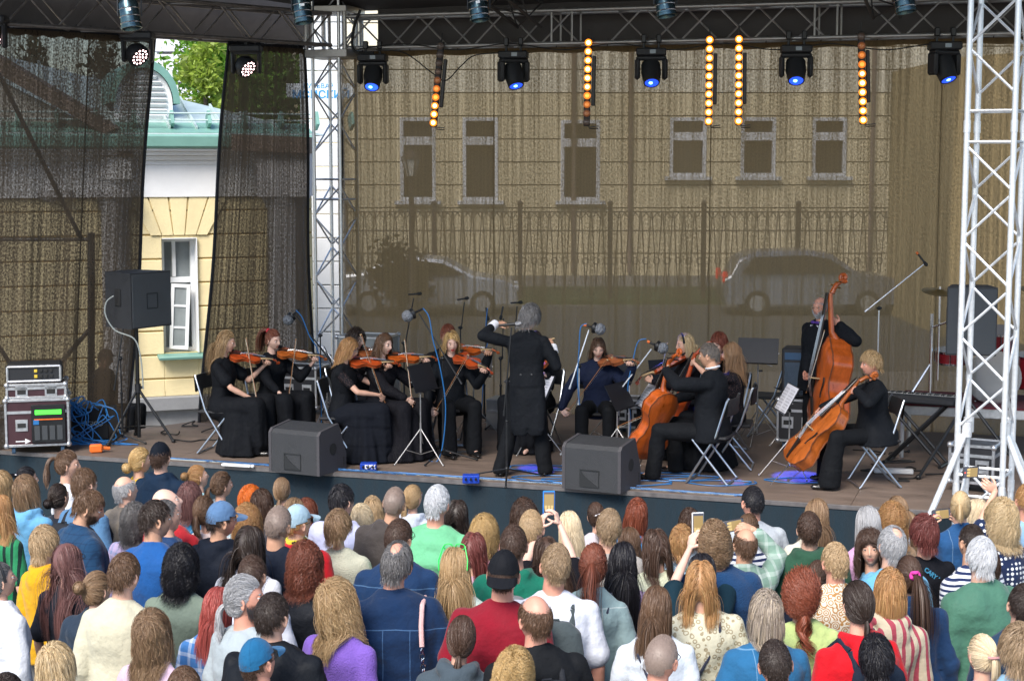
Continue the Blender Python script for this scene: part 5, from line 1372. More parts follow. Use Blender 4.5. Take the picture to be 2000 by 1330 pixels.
def boom_stand(label, base, hinge_z, back, front, col=BLACKM, r=.36, rot=0, name='microphone_stand'):
    # base, then the boom runs from back through the hinge to front (world points)
    base = Vector(base); t = thing(name, label, 'microphone stand', base, group='microphone stands on the stage')
    hz = hinge_z
    for k in range(3):
        a = 2 * PI * k / 3 + rot; mb = MB(); mb.tube([(0, 0, .12), (r * math.cos(a), r * math.sin(a), .015)], .009, 6); mb.ball((r * math.cos(a), r * math.sin(a), .016), .015, 8, 5); mb.build('leg', col, t)
    mb = MB(); mb.tube([(0, 0, .08), (0, 0, hz * .6)], .0125, 8); mb.tube([(0, 0, hz * .5), (0, 0, hz)], .008, 8); mb.ball((0, 0, .12), .025, 8, 6); mb.ball((0, 0, hz * .6), .018, 8, 6); mb.build('post', col, t)
    mb = MB(); mb.ball((0, 0, hz), .024, 10, 7); mb.tube([(-.03, 0, hz), (.03, 0, hz)], .008, 6); mb.build('hinge', BLACKM, t)
    if front is not None: mb = MB(); mb.tube([Vector(back) - base, Vector(front) - base], .0075, 8); mb.tube([Vector(back) - base, Vector(back).lerp(Vector(front), .06) - base], .011, 8); mb.build('boom', col, t)
    return t
def microphone(label, p, d, kind='fur', ring=None):
    t = thing('microphone', label, 'microphone', p, rot=frame(d, (0, 0, 1) if abs(Vector(d).normalized().z) < .9 else (0, 1, 0)).to_euler(), group='microphones on the stage')
    if kind == 'fur':
        mb = MB(); mb.lathe([(.001, -.14), (.012, -.14), (.013, -.02), (.022, 0), (.022, .04)], n=12); mb.build('body', BLACKM, t)
        S = Soup(); S.ball((0, 0, .045), (.058, .058, .055), n=10); V, F, N = S.remesh(.006, 1); rr = np.random.RandomState(len(label)); V = V + N * rr.uniform(-.006, .010, (len(V), 1)); np_mesh('windshield', V, F, [FUR], t)
        mb = MB(); mb.lathe([(.058, .0), (.06, -.03), (.02, -.05)], n=14); mb.build('collar', BLACKM, t)
    elif kind == 'dyn':
        mb = MB(); mb.lathe([(.001, -.15), (.012, -.15), (.018, .02)], n=12); mb.build('body', BLACKM, t); mb = MB(); mb.lathe([(.018, .02), (.025, .035), (.026, .055), (.018, .075), (.001, .082)], n=14); mb.build('grille', mat('steel mesh', (.4, .4, .42), .4, .9, bump=.5, bscale=400), t)
    else:
        mb = MB(); mb.lathe([(.001, -.11), (.0105, -.11), (.0105, .01)], n=10); mb.build('body', BLACKM, t); mb = MB(); mb.lathe([(.013, .0), (.02, .015), (.02, .045), (.001, .06)], n=12); mb.build('foam', RUBBER, t)
    if ring: mb = MB(); mb.lathe([(.0145, -.14), (.0145, -.11)], n=12); mb.build('ring', ring, t)
    return t
def mk_wedge():
    t = thing('monitor_wedge', '', 'monitor speaker', group='floor monitor wedges'); W, D, H = .63, .50, .49
    pr = [(-D / 2, .0), (D / 2, 0), (D / 2, .16), (D * .22, H), (-D * .42, H * .92), (-D / 2, H * .84)]
    # the grille faces the musicians, its back faces the crowd
    mb = MB(); n = len(pr); poly = pr
    mb.prism([(y, z) for y, z in pr], -W / 2 + .02, W / 2 - .02, Matrix(((0, 0, 1), (1, 0, 0), (0, 1, 0)))); mb.build('cabinet', SPEAKER, t, ang=20)
    for s in (-1, 1):
        mb = MB(); mb.prism([(y * 1.015, z * 1.015) for y, z in pr], -.016, .016, Matrix(((0, 0, 1), (1, 0, 0), (0, 1, 0))), (s * (W / 2 - .016), 0, 0)); ck = mb.build('side_cheek', mat('grey side panel', (.055, .052, .058), .6, bump=.2), t, ang=20)
        mb = MB(); mb.lathe([(.001, -.004), (.052, -.004), (.055, .003), (.062, .003)], (s * (W / 2 + .001), .0, H * .5), rotm(0, s * PI / 2), 20); mb.build('handle_recess', RUBBER, ck)
        for i in range(6): mb = MB(); mb.box((s * (W / 2 + .002), .2, .05 + i * .016), (.004, .014, .008)); mb.build('vent', RUBBER, ck)
    mb = MB(); q = .075
    y0 = -D / 2 - .004; a = -.02
    for c, d in (((-.02, y0, .205), (.2, .006, .012)), ((-.02, y0, .005 + .035), (.2, .006, .008)), ((-.12, y0, .125), (.008, .006, .17)), ((.08, y0, .125), (.008, .006, .17))): mb.box(c, d)
    mb.prism([(-.12, .21)] + [(-.12 + .2 * math.sin(b) * 1, .04 + .165 * (1 - math.sin(b) ** .7) * 1) for b in np.linspace(.0, PI / 2, 10)] + [(-.12, .04)], -.003, .003, rotm(PI / 2), (0, y0, 0))
    mb.build('emblem', mat('emblem grey', (.012, .014, .016), .7), t)
    return t
wedge = once(mk_wedge)
def mk_case(w=.6, d=.5, h=.5, col='maroon', wheels=1):
    t = thing('flight_case', '', 'flight case', group='flight cases on the stage'); pc = {'maroon': (.05, .018, .024), 'black': (.02, .02, .024), 'grey': (.25, .26, .25)}[col]; z0 = .1 if wheels else 0
    mb = MB(); mb.box((0, 0, z0 + h / 2), (w, d, h), ch=.006); mb.build('panels', mat('case laminate ' + col, pc, .45, bump=.1, var=.15), t)
    mb = MB(); e = .028
    for x in (-1, 1):
        for y in (-1, 1): mb.box((x * w / 2, y * d / 2, z0 + h / 2), (e, e, h - e), ch=.004)
    for z in (0, h):
        for y in (-1, 1): mb.box((0, y * d / 2, z0 + z), (w - e, e, e), ch=.004)
        for x in (-1, 1): mb.box((x * w / 2, 0, z0 + z), (e, d - e, e), ch=.004)
    for x in (-1, 1): mb.box((0, x * (d / 2 + .004), z0 + h * .74), (w - e, .012, .03)); mb.box((x * (w / 2 + .004), 0, z0 + h * .74), (.012, d - e, .03))
    mb.build('edge_profile', ALU, t)
    for x in (-1, 1):
        for y in (-1, 1):
            for z in (0, 1): mb = MB(); mb.ball((x * w / 2, y * d / 2, z0 + z * h), .032, 10, 7); mb.build('ball_corner', ALU, t)
            if wheels: mb = MB(); mb.tube([(x * (w / 2 - .07) - .018, y * (d / 2 - .07), .045), (x * (w / 2 - .07) + .018, y * (d / 2 - .07), .045)], .045, 14); mb.box((x * (w / 2 - .07), y * (d / 2 - .07), .085), (.06, .06, .03)); mb.build('castor', mat('castor blue', (.06, .12, .2), .5), t)
    for x in (-.25, .25):
        mb = MB(); mb.box((x * w, -d / 2 - .006, z0 + h * .45), (.13, .008, .13), ch=.002); mb.build('latch_plate', ALU, t); mb = MB(); mb.box((x * w, -d / 2 - .013, z0 + h * .45), (.09, .008, .05), ch=.002); mb.build('handle', RUBBER, t)
    return t
flight = once(mk_case)

def bluelens(es): return mat('blue lens %.2f' % es, (.02, .05, .3), .1, emit=(.02, .08, 1.0), es=es * .6)
def mk_mover(tilt=.55, yaw=0.0, es=3.0):
    t = thing('moving_head_light', '', 'stage light', group='moving head lights with blue lenses')
    mb = MB(); mb.box((0, 0, -.06), (.36, .26, .09), ch=.015); b = mb.build('base', BLACKP, t)
    for s in (-1, 1): mb = MB(); mb.tube([(s * .09, 0, -.02), (s * .09, 0, .12)], .016, 8); mb.box((s * .09, 0, .10), (.06, .08, .10), ch=.01); mb.build('clamp', BLACKM, t)
    mb = MB(); mb.box((.02, -.133, -.06), (.07, .004, .045)); mb.build('display', mat('display', (.2, .25, .3), .2), b)
    mb = MB(); mb.box((0, 0, -.13), (.36, .14, .06), ch=.02)
    for s in (-1, 1): mb.box((s * .165, 0, -.26), (.06, .16, .26), ch=.025)
    y = mb.build('yoke', BLACKP, t); y.rotation_euler = (0, 0, yaw)
    mb = MB(); M = frame((0, -math.sin(tilt), -math.cos(tilt)), (0, 1, 0))
    mb.lathe([(.001, -.14), (.07, -.14), (.115, -.10), (.12, .02), (.105, .10), (.098, .17), (.085, .18), (.08, .165)], (0, 0, -.29), M, 22); h = mb.build('lamp_head', BLACKP, t, ang=30); h.rotation_euler = (0, 0, yaw)
    mb = MB(); mb.lathe([(.082, .168), (.055, .178), (.001, .184)], (0, 0, -.29), M, 20); mb.build('lens', bluelens(es * .35), h)
    mb = MB(); mb.ball(Vector((.0, 0, -.29)) + M @ Vector((.012, -.01, .178)), (.026, .026, .012), 10, 6, M); mb.build('lamp_spot', mat('blue hot spot', (.1, .3, 1), .2, emit=(.10, .36, 1.0), es=es * .8), h)
    return t
mover = once(mk_mover)
def mk_bar(levels=(1,) * 10):
    t = thing('light_bar', '', 'light bar', group='upright light bars with ten lamps')
    mb = MB(); mb.box((0, 0, -.52), (.075, .08, 1.06), ch=.008); mb.build('housing', BLACKP, t)
    mb = MB(); mb.box((.07, .02, -.5), (.045, .06, .6), ch=.008); mb.build('power_box', BLACKM, t)
    mb = MB(); mb.tube([(0, .02, 0), (0, .02, .12)], .01, 6); mb.tube([(.02, 0, -1.06), (.14, 0, -1.045), (.14, 0, -1.075), (.03, 0, -1.075)], .006, 5); mb.build('bracket', BLACKM, t)
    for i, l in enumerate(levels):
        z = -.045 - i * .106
        mb = MB(); mb.lathe([(.044, -.004), (.044, .006), (.030, .010)], (0, -.041, z), rotm(PI / 2), 16); rg = mb.build('halo_ring', mat('halo ring %.1f' % l, (.05, .03, .02), .4, emit=(1, .22, .006), es=1.1 * l * l), t)  # glowing ring paints the orange bloom halo around each lens
        mb = MB(); mb.lathe([(.030, .008), (.018, .014), (.001, .016)], (0, -.041, z), rotm(PI / 2), 14); c = (1, .72, .34) if l >= .8 else (1, .30, .03)
        mb.build('lamp_lens', mat('amber lens %.2f' % l, (.12, .10, .09), .15, emit=c, es=2.2 * l * l), t)
    return t
def mk_par():
    t = thing('par_can', '', 'stage light', group='silver can lights hanging under the roof')
    gm = mat('polished can', (.06, .10, .115), .25, .9, var=.3, vscale=9)
    M = frame((.12, -.15, -.95), (0, 1, 0))
    mb = MB(); mb.lathe([(.001, -.24), (.055, -.24), (.07, -.2), (.105, -.13), (.105, .10), (.112, .105), (.112, .13), (.098, .13), (.09, .09)], (0, 0, -.3), M, 24); c = mb.build('can', gm, t, ang=30)
    for z in (-.08, .0, .07): mb = MB(); mb.lathe([(.1055, z), (.109, z + .006), (.1055, z + .012)], (0, 0, -.3), M, 24); mb.build('rib', CHROME, c)
    mb = MB(); mb.lathe([(.001, .085), (.09, .085)], (0, 0, -.3), M, 20); mb.build('glass', mat('lamp glass', (.3, .3, .3), .1, .5), c)
    mb = MB(); mb.tube([(-.12, 0, -.3), (-.12, 0, -.1), (0, 0, -.04), (.12, 0, -.1), (.12, 0, -.3)], .010, 6); mb.build('yoke', BLACKM, t); mb = MB(); mb.tube([(0, 0, -.05), (0, 0, .06)], .02, 8); mb.build('clamp', BLACKM, t)
    mb = MB(); mb.box(Vector((0, 0, -.3)) + M @ Vector((0, -.107, -.05)), (.045, .004, .03), M=M); mb.build('sticker', mat('white sticker', (.8, .8, .8), .5), c)
    return t
par = once(mk_par)
def mk_pink():
    t = thing('wash_light', '', 'stage light', group='wash lights glowing pink')
    mb = MB(); mb.box((0, 0, -.05), (.38, .24, .09), ch=.02); mb.build('base', BLACKP, t)
    mb = MB(); 
    mb.box((0, 0, -.10), (.365, .10, .03))
    for s in (-1, 1): mb.box((s * .16, 0, -.22), (.045, .12, .26), ch=.02)
    mb.build('yoke', BLACKP, t)
    M = frame((.72, -.5, -.62), (0, 0, 1))
    mb = MB(); mb.lathe([(.001, -.13), (.08, -.12), (.125, -.06), (.135, .02), (.128, .045), (.12, .045)], (0, 0, -.27), M, 26); h = mb.build('lamp_head', BLACKP, t, ang=30)
    mb = MB(); mb.lathe([(.118, .035), (.001, .037)], (0, 0, -.27), M, 24); mb.build('lamp_face', mat('pink lamp face', (.3, .1, .2), .3, emit=(1, .22, .38), es=.5), h)
    for r, n_ in ((0, 1), (.045, 6), (.09, 12)):
        for k in range(n_):
            a = 2 * PI * k / n_; mb = MB(); mb.ball(Vector((0, 0, -.27)) + M @ Vector((r * math.cos(a), r * math.sin(a), .042)), (.016, .016, .006), 8, 5, M); mb.build('lamp_lens', mat('pink lens', (.5, .3, .3), .2, emit=(1, .66, .66), es=3), h)
    mb = MB(); mb.tube([(0, 0, 0), (0, 0, .12)], .02, 8); mb.build('clamp', BLACKM, t)
    return t
pink = once(mk_pink)
# ------------------------------------------------------------ musicians
BK = (.010, .012, .018)
SUIT = cloth('suit', (.0055, .007, .010)); DRESS = cloth('dress', (.0045, .0055, .008)); LACE = cloth('lace', (.006, .006, .009), (.10, .06, .055)); DOTK = cloth('tiny', (.005, .005, .008), (.03, .028, .03)); TUL = cloth('tulle', (.005, .0065, .011), rough=.95)
TROU = cloth('trouser', (.005, .006, .008)); SHOEM = mat('black leather', (.01, .01, .011), .22, coat=.5)
WCUFF = cloth('cuff', (.75, .76, .82))
def seat_pos(px, ytop, t):
    p = at_z(px, ytop, HS + t); return Vector((p.x, p.y, HS))
def face_to(root_xy, tx, ty): return math.atan2(-(tx - root_xy[0]), (ty - root_xy[1]))
def sitting(label, px, ytop, yaw, h=1.66, sex='f', tone='l', head=(0, 0, 0), lean=.05, hipz=.53, seed=1, **kw):
    top = hipz + (h / 1.745) * (.555 + .137 + .12) * math.cos(lean) 
    loc = seat_pos(px, ytop, top)
    # head sits slightly in front of the hip
    return Person(label, loc, R(yaw), h, sex, 'sit', tone, lean=lean, hipz=hipz, head=head, seed=seed, **kw)
def violin_pose(p_args, az=35, up=-.05, hand=(.20, .30, -.30), k=1.0, frm=(0, 0)):
    pass
def with_violin(label, vlabel, px, ytop, yaw, az=40, el=-6, rh=(.22, .30, .72), bowat=.56, color='red', L=.355, h=1.66, bow_label='', tilt=25, **kw):
    """az: direction of the neck, degrees to the player's left of straight ahead; rh: right hand in the player's coordinates"""
    h *= 1.05; hipz = kw.get('hipz', .53); k = h / 1.745; lean = kw.get('lean', .05); sex = kw.get('sex', 'f')
    Tm = rotm(-lean, 0, kw.get('twist', 0)); hip = Vector((0, 0, hipz))
    nb = Tm @ Vector((-.055 * k, .055 * k, .535 * k)) + hip
    a = R(az); e = R(el); d = Vector((-math.sin(a) * math.cos(e), math.cos(a) * math.cos(e), math.sin(e)))
    side = Vector((d.y, -d.x, 0)).normalized()      # to the right of the neck
    zn = side.cross(d).normalized()
    if zn.z < 0: zn = -zn
    zn = (Matrix.Rotation(R(tilt), 3, d) @ zn).normalized()
    o = nb - d * .02
    Mv = Matrix((d.cross(zn), d, zn)).transposed()
    tot = L * 1.36
    lh = o + d * (tot * .93) - zn * .045
    sd = d.cross(zn)
    arms = {'L': dict(w=lh - d * .03 - zn * .035 - sd * .035 * 1, f=tuple(zn * .75 + sd * .35 + d * .25), n=tuple(sd), c=.75, pole=(-.2, .3, -1), th=.2, sp=.1),
            'R': dict(w=Vector(rh), f=(-.35, .55, -.55), n=(-.55, -.1, -.8), c=.55, pole=(.9, -.3, -.5), th=.8, sp=.1)}
    by = o + d * (L * bowat) + zn * (L * .22)
    rw = Vector(rh); bd = (by - rw).normalized()
    arms['R']['f'] = tuple((bd * .35 + Vector((-.15, .3, -.55))).normalized()); arms['R']['n'] = tuple(Vector((-.6, -.5, -.3)))
    P = sitting(label, px, ytop, yaw, h, arms=arms, **kw)
    Rw = Matrix.Rotation(R(yaw), 3, 'Z'); base = P.root.location
    v = strings_inst('violin' if L < .38 else 'viola', vlabel, 'violin' if L < .38 else 'viola', L, .032, 'violin', color)
    v.location = base + Rw @ o; v.rotation_euler = (Rw @ Mv).to_euler()
    wr = Vector(P.arms['R']['wr']); hd = wr + Vector(arms['R']['f']) * .075 + Vector(arms['R']['n']).normalized() * .02
    if bow_label: bow(bow_label, base + Rw @ hd, base + Rw @ by)
    return P
def skirt_std(p, m, **k): return p.skirt(m, **k)

# M1 girl at the left, bow pointing up
p = with_violin('person seated farthest left in a plain black short sleeved gown', 'red-brown violin of the player seated farthest left', 432, 645, -104, az=28, el=-9, rh=(.10, .40, .62), color='red', seed=11, head=(12, -6, 0), bow_label='bow held nearly upright by the player seated farthest left', bare=1, h=1.70, tone='l')
p.body(brow=(.2, .12, .06), eyes=True); p.garment('gown', DRESS, sleeve=.32, sleeve_w=1.35, hem=-.05, amp=.004); p.skirt(DRESS, R0=.36, cy=.26)
p.hair('long', 'dblond', 'lbrown', L=.42, n=800, part='back', w=.006, vol=.012, messy=.1); p.shoes(SHOEM)
M1 = p
# M2
p = with_violin('person seated second from the left, red scrunchie, long sleeved black dress, playing a violin', 'amber violin of the player with the red scrunchie', 528, 640, -135, az=45, el=-7, rh=(.16, .42, .62), color='amber', seed=12, head=(8, -8, 6), bow_label='bow of the player with the red scrunchie', h=1.66, tone='p')
p.body(brow=(.15, .07, .04)); p.garment('blouse', DRESS, sleeve=.8, sleeve_w=1.2, hem=-.05); p.skirt(DRESS, R0=.33, cy=.26)
p.hair('pony', 'auburn', 'brown', n=900, tie=(0, -.75, .62), tail=.36, w=.0045); 
mb = MB(); mb.tube([(0 + .022 * math.cos(q), -.082, .092 + .022 * math.sin(q)) for q in np.linspace(0, 6.28, 10)[:-1]], .014, 6, closed=True); p.attach(mb, 'scrunchie', mat('red velvet', (.5, .02, .04), .8)); p.shoes(SHOEM)
# M3 ginger with glasses
p = with_violin('person with glasses in a black tiered tulle dress with sheer lace shoulders, playing a violin', 'dark red violin of the player with glasses', 668, 657, -98, az=18, el=-4, rh=(.06, .42, .72), color='red', seed=13, head=(0, -14, 0), bow_label='bow of the player with glasses', bare=1, h=1.66, tone='l', wd=.05)
p.body(brow=(.3, .14, .06)); p.garment('bodice', DRESS, sleeve=0, hem=-.05); p.garment('lace_yoke', LACE, e=.009, sleeve=.3, hem=.25, amp=.002); p.skirt(TUL, R0=.36, cy=.27, tiers=5, amp=.02)
p.hair('long', 'ginger', 'golden', L=.24, n=800, part='c', w=.006, vol=.014, messy=.12); p.glasses(mat('thin steel', (.6, .5, .4), .3, 1)); p.shoes(SHOEM)
# M4 behind, dark curls
p = with_violin('person with loose dark curls half hidden behind the player with glasses, in a black blouse', 'violin of the dark curled player behind the player with glasses', 686, 642, -115, az=30, el=-5, rh=(.2, .35, .6), color='brown', seed=14, head=(6, -6, 0), h=1.62, tone='p')
p.body(brow=(.03, .02, .02)); p.garment('blouse', LACE, sleeve=.9, hem=-.05); p.skirt(DRESS, R0=.33)
p.hair('long', 'dark', L=.26, n=600, part='side', w=.006, vol=.03, curl=.012)
# M5 long brown hair, dotted gown
p = with_violin('person in a black gown with sheer dotted sleeves, playing a light brown violin', 'light brown violin of the player in the dotted gown', 742, 648, -128, az=50, el=-2, rh=(.05, .43, .66), color='orange', seed=15, head=(4, -6, 0), bow_label='bow of the player in the dotted gown', h=1.70, tone='p')
p.body(brow=(.10, .05, .03)); p.garment('gown', DOTK, sleeve=.92, sleeve_w=1.3, hem=-.05); p.skirt(DOTK, R0=.42, cy=.3)
p.hair('long', 'brown', 'lbrown', L=.38, n=800, part='side', w=.006, vol=.01, messy=.08); p.shoes(SHOEM)
# M6 blonde frontal
p = with_violin('person with headband in a black jacket and trousers, facing the crowd and playing a violin', 'dark red violin of the player with the headband facing the crowd', 880, 645, -162, az=30, el=-14, rh=(.36, .30, .42), color='red', seed=16, head=(-6, -8, 0), bow_label='bow of the player with the headband facing the crowd', h=1.68, tone='p')
p.body(lips=LIPR, brow=(.25, .15, .08)); p.garment('jacket', SUIT, sleeve=1, hem=-.12, e=.018); p.trousers(TROU, wide=.03); p.shoes(SHOEM)
p.hair('long', 'golden', 'blond', L=.24, n=700, part='side', w=.006, vol=.018, messy=.2)
mb = MB(); mb.tube([(.083 * math.cos(a), -.01, .13 * math.sin(a)) for a in np.linspace(.1, PI - .1, 16)], .006, 6); p.attach(mb, 'headband', mat('dark band', (.05, .03, .03), .6))
# M7 man behind her
p = with_violin('person in a dark suit hidden behind the headband player, holding a violin', 'orange violin of the player hidden behind the headband player', 873, 630, -165, az=55, el=0, rh=(.25, .35, .6), color='orange', seed=17, head=(-4, -10, 0), h=1.78, sex='m', tone='m')
p.body(brow=(.1, .04, .03)); p.garment('jacket', SUIT, sleeve=1, hem=-.12, e=.02); p.trousers(TROU)
p.hair('short', 'auburn', L=.05, n=1200, vol=.01)
# M9 woman behind the conductor
p = with_violin('person with dark hair half hidden behind the conductor, in a black coat dress', 'orange violin of the player half hidden behind the conductor', 1050, 643, 150, az=35, el=-20, rh=(.2, .32, .58), color='orange', seed=19, head=(0, -12, 0), h=1.66, tone='p')
p.body(brow=(.03, .02, .02)); p.garment('coat', DRESS, sleeve=1, hem=-.12, e=.018); p.skirt(DRESS, R0=.33)
p.hair('long', 'dark', L=.2, n=700, part='c', w=.006, vol=.012)
# M10 frontal girl
p = with_violin('person in a navy shirt right of the conductor, looking down at a violin', 'brown violin of the player in the navy shirt', 1168, 653, 174, az=48, el=4, rh=(.44, .26, .42), color='brown', seed=20, head=(6, -20, 0), bow_label='bow of the player in the navy shirt', h=1.64, tone='p')
p.body(brow=(.05, .03, .03)); p.garment('shirt', cloth('shirt', (.008, .013, .035)), sleeve=.95, sleeve_w=1.2, hem=-.12, e=.02); p.trousers(TROU, wide=.02); p.shoes(SHOEM)
p.hair('long', 'brown', L=.22, n=700, part='c', w=.006, vol=.008, messy=.08)
# M11 headband woman facing left
p = with_violin('person with a black headband and sheer dotted sleeves facing left, playing a viola', 'red-brown viola of the player with the black headband', 1347, 650, 100, az=8, el=-22, rh=(.10, .42, .50), color='red', L=.40, seed=21, head=(0, -4, 0), bow_label='bow of the viola player with the black headband', h=1.66, tone='l')
p.body(brow=(.1, .06, .04)); p.garment('blouse', DOTK, sleeve=.95, hem=-.05); p.skirt(DRESS, R0=.42, cy=.3)
p.hair('long', 'blond', 'pblond', L=.33, n=750, part='back', w=.006, vol=.010, messy=.1)
mb = MB(); mb.tube([(.083 * math.cos(a), .035, .125 * math.sin(a)) for a in np.linspace(.2, PI - .2, 16)], .014, 8); p.attach(mb, 'headband', mat('black velvet', (.01, .01, .012), .8))
# M13 red brown short hair at the back
p = with_violin('person with short dark red hair behind the cellists, partly hidden by a music stand', 'viola held by the player behind the cellists', 1412, 648, 125, az=30, el=-10, rh=(.2, .35, .6), color='brown', L=.40, seed=22, head=(14, -10, 0), h=1.64, tone='p')
p.body(brow=(.05, .02, .02)); p.garment('blouse', DRESS, sleeve=.9, hem=-.1); p.trousers(TROU)
p.hair('long', 'red', 'cherry', L=.13, n=900, w=.0055, vol=.022)

def cello_player(label, clabel, px, ytop, yaw, h, sex, seed, tone, head, tiltc, color, L=.76, dep=.12, rot_in=0, offx=.05, bowl=None, lean=.05, dz=0, roll=0, **kw):
    h *= 1.055; k = h / 1.745; hip = Vector((0, 0, .53))
    # the body leans back against the chest: foot forward, scroll by the left ear
    d = Vector((-.10 + offx, -math.sin(tiltc), math.cos(tiltc))).normalized()
    foot = Vector((.02, .62 + .30 * tiltc, .20 + dz))
    zn = Vector((rot_in, math.cos(tiltc), math.sin(tiltc))); zn = (zn - d * zn.dot(d)).normalized()
    Mv = Matrix((d.cross(zn), d, zn)).transposed(); tot = L * 1.40
    hl = foot + d * (tot * .93)
    by = foot + d * (L * .50) + zn * (dep * .5 + L * .15)
    rh = by + Vector((.42, .04, -.02))
    arms = {'L': dict(w=hl + Vector((-.07, .03, .0)) + zn * .03, f=tuple(Vector((.55, .3, -.1))), n=tuple(-zn * .6 + Vector((.4, -.6, 0))), c=.75, pole=(-1, .1, -.4), th=.5, sp=.1),
            'R': dict(w=rh, f=(-.2, .5, -.6), n=(-.6, -.4, -.2), c=.55, pole=(1, -.2, -.2), th=.7, sp=.1)}
    legs = [((-.24, .44 * k, .52), (-.22, .50 * k, .085)), ((.24, .44 * k, .52), (.24, .40 * k, .085))]
    P = sitting(label, px, ytop, yaw, h, sex, tone, head, lean, .53, seed, arms=arms, legs=legs, **kw)
    Rw = Matrix.Rotation(R(yaw), 3, 'Z'); base = P.root.location
    v = strings_inst('cello', clabel, 'cello', L, dep, 'cello', color, endpin=.30)
    v.location = base + Rw @ foot; v.rotation_euler = (Rw @ Mv).to_euler()
    if bowl: 
        wr = Vector(P.arms['R']['wr']); bow(bowl, base + Rw @ (wr + Vector((-.02, .06, -.04))), base + Rw @ by, .71)
    return P
# M14 lace woman with the cello scroll
p = cello_player('person with long hair and black lace sleeves beside the suited cellist, hidden behind a cello', 'cello of the player with lace sleeves, only its scroll showing', 1432, 667, 78, 1.64, 'f', 24, 'l', (0, -6, 0), .42, 'red', lean=-.02)
p.body(brow=(.1, .05, .03)); p.garment('lace_top', LACE, sleeve=.5, hem=-.05); p.skirt(DRESS, R0=.42, cy=.3)
p.hair('long', 'lbrown', 'ginger', L=.42, n=800, part='side', w=.006, vol=.012)
# M12 cellist man in suit
p = cello_player('person in a dark suit seen from behind on a folding chair, playing a cello', 'large orange cello held by the suited player in the middle', 1392, 668, 68, 1.80, 'm', 23, 'm', (-4, -4, 0), .36, 'orange', rot_in=.6, offx=-.04, bowl='bow of the suited cellist', lean=.02)
p.body(brow=(.12, .09, .07)); p.garment('suit_jacket', SUIT, sleeve=.97, hem=-.10, e=.024, collar=.006, amp=.006, flare=.12); p.trousers(TROU, wide=.02, amp=.008); p.shoes(SHOEM)
p.hair('short', 'dgrey', 'ash', L=.025, n=1500, vol=.004, w=.0035)
S_ = [(.062 * math.cos(a), -.014 + .062 * math.sin(a)) for a in np.linspace(0, 6.283, 20)[:-1]]
mb = MB(); mb.tube([tuple(p.tp((x, y, .575 - y * .2))) for x, y in S_], .010, 6, closed=True); mb.build('shirt_collar', WCUFF, p.root)
for q in 'LR':
    a = p.arms[q]; d = U(a['wr'] - a['el']); mb = MB(); mb.tube([a['wr'] - d * .035, a['wr'] + d * .004], .037, 10); mb.build('cuff', WCUFF, p.root)
M12 = p
# M16 cellist woman at the right
p = cello_player('person in a black jacket and wide trousers seated at the right, playing a cello', 'amber cello held slantwise by the player seated at the right', 1712, 686, 93, 1.66, 'f', 26, 'r', (0, -2, 0), .72, 'amber', rot_in=-.25, offx=.0, bowl='bow of the cellist seated at the right', dz=.02, lean=.06)
p.body(brow=(.2, .1, .05)); p.garment('jacket', SUIT, sleeve=.95, hem=-.10, e=.022, flare=.25); p.trousers(TROU, wide=.055, amp=.008); p.shoes(SHOEM)
p.hair('short', 'sandy', 'golden', L=.055, n=1700, vol=.02, w=.0035)
M16 = p

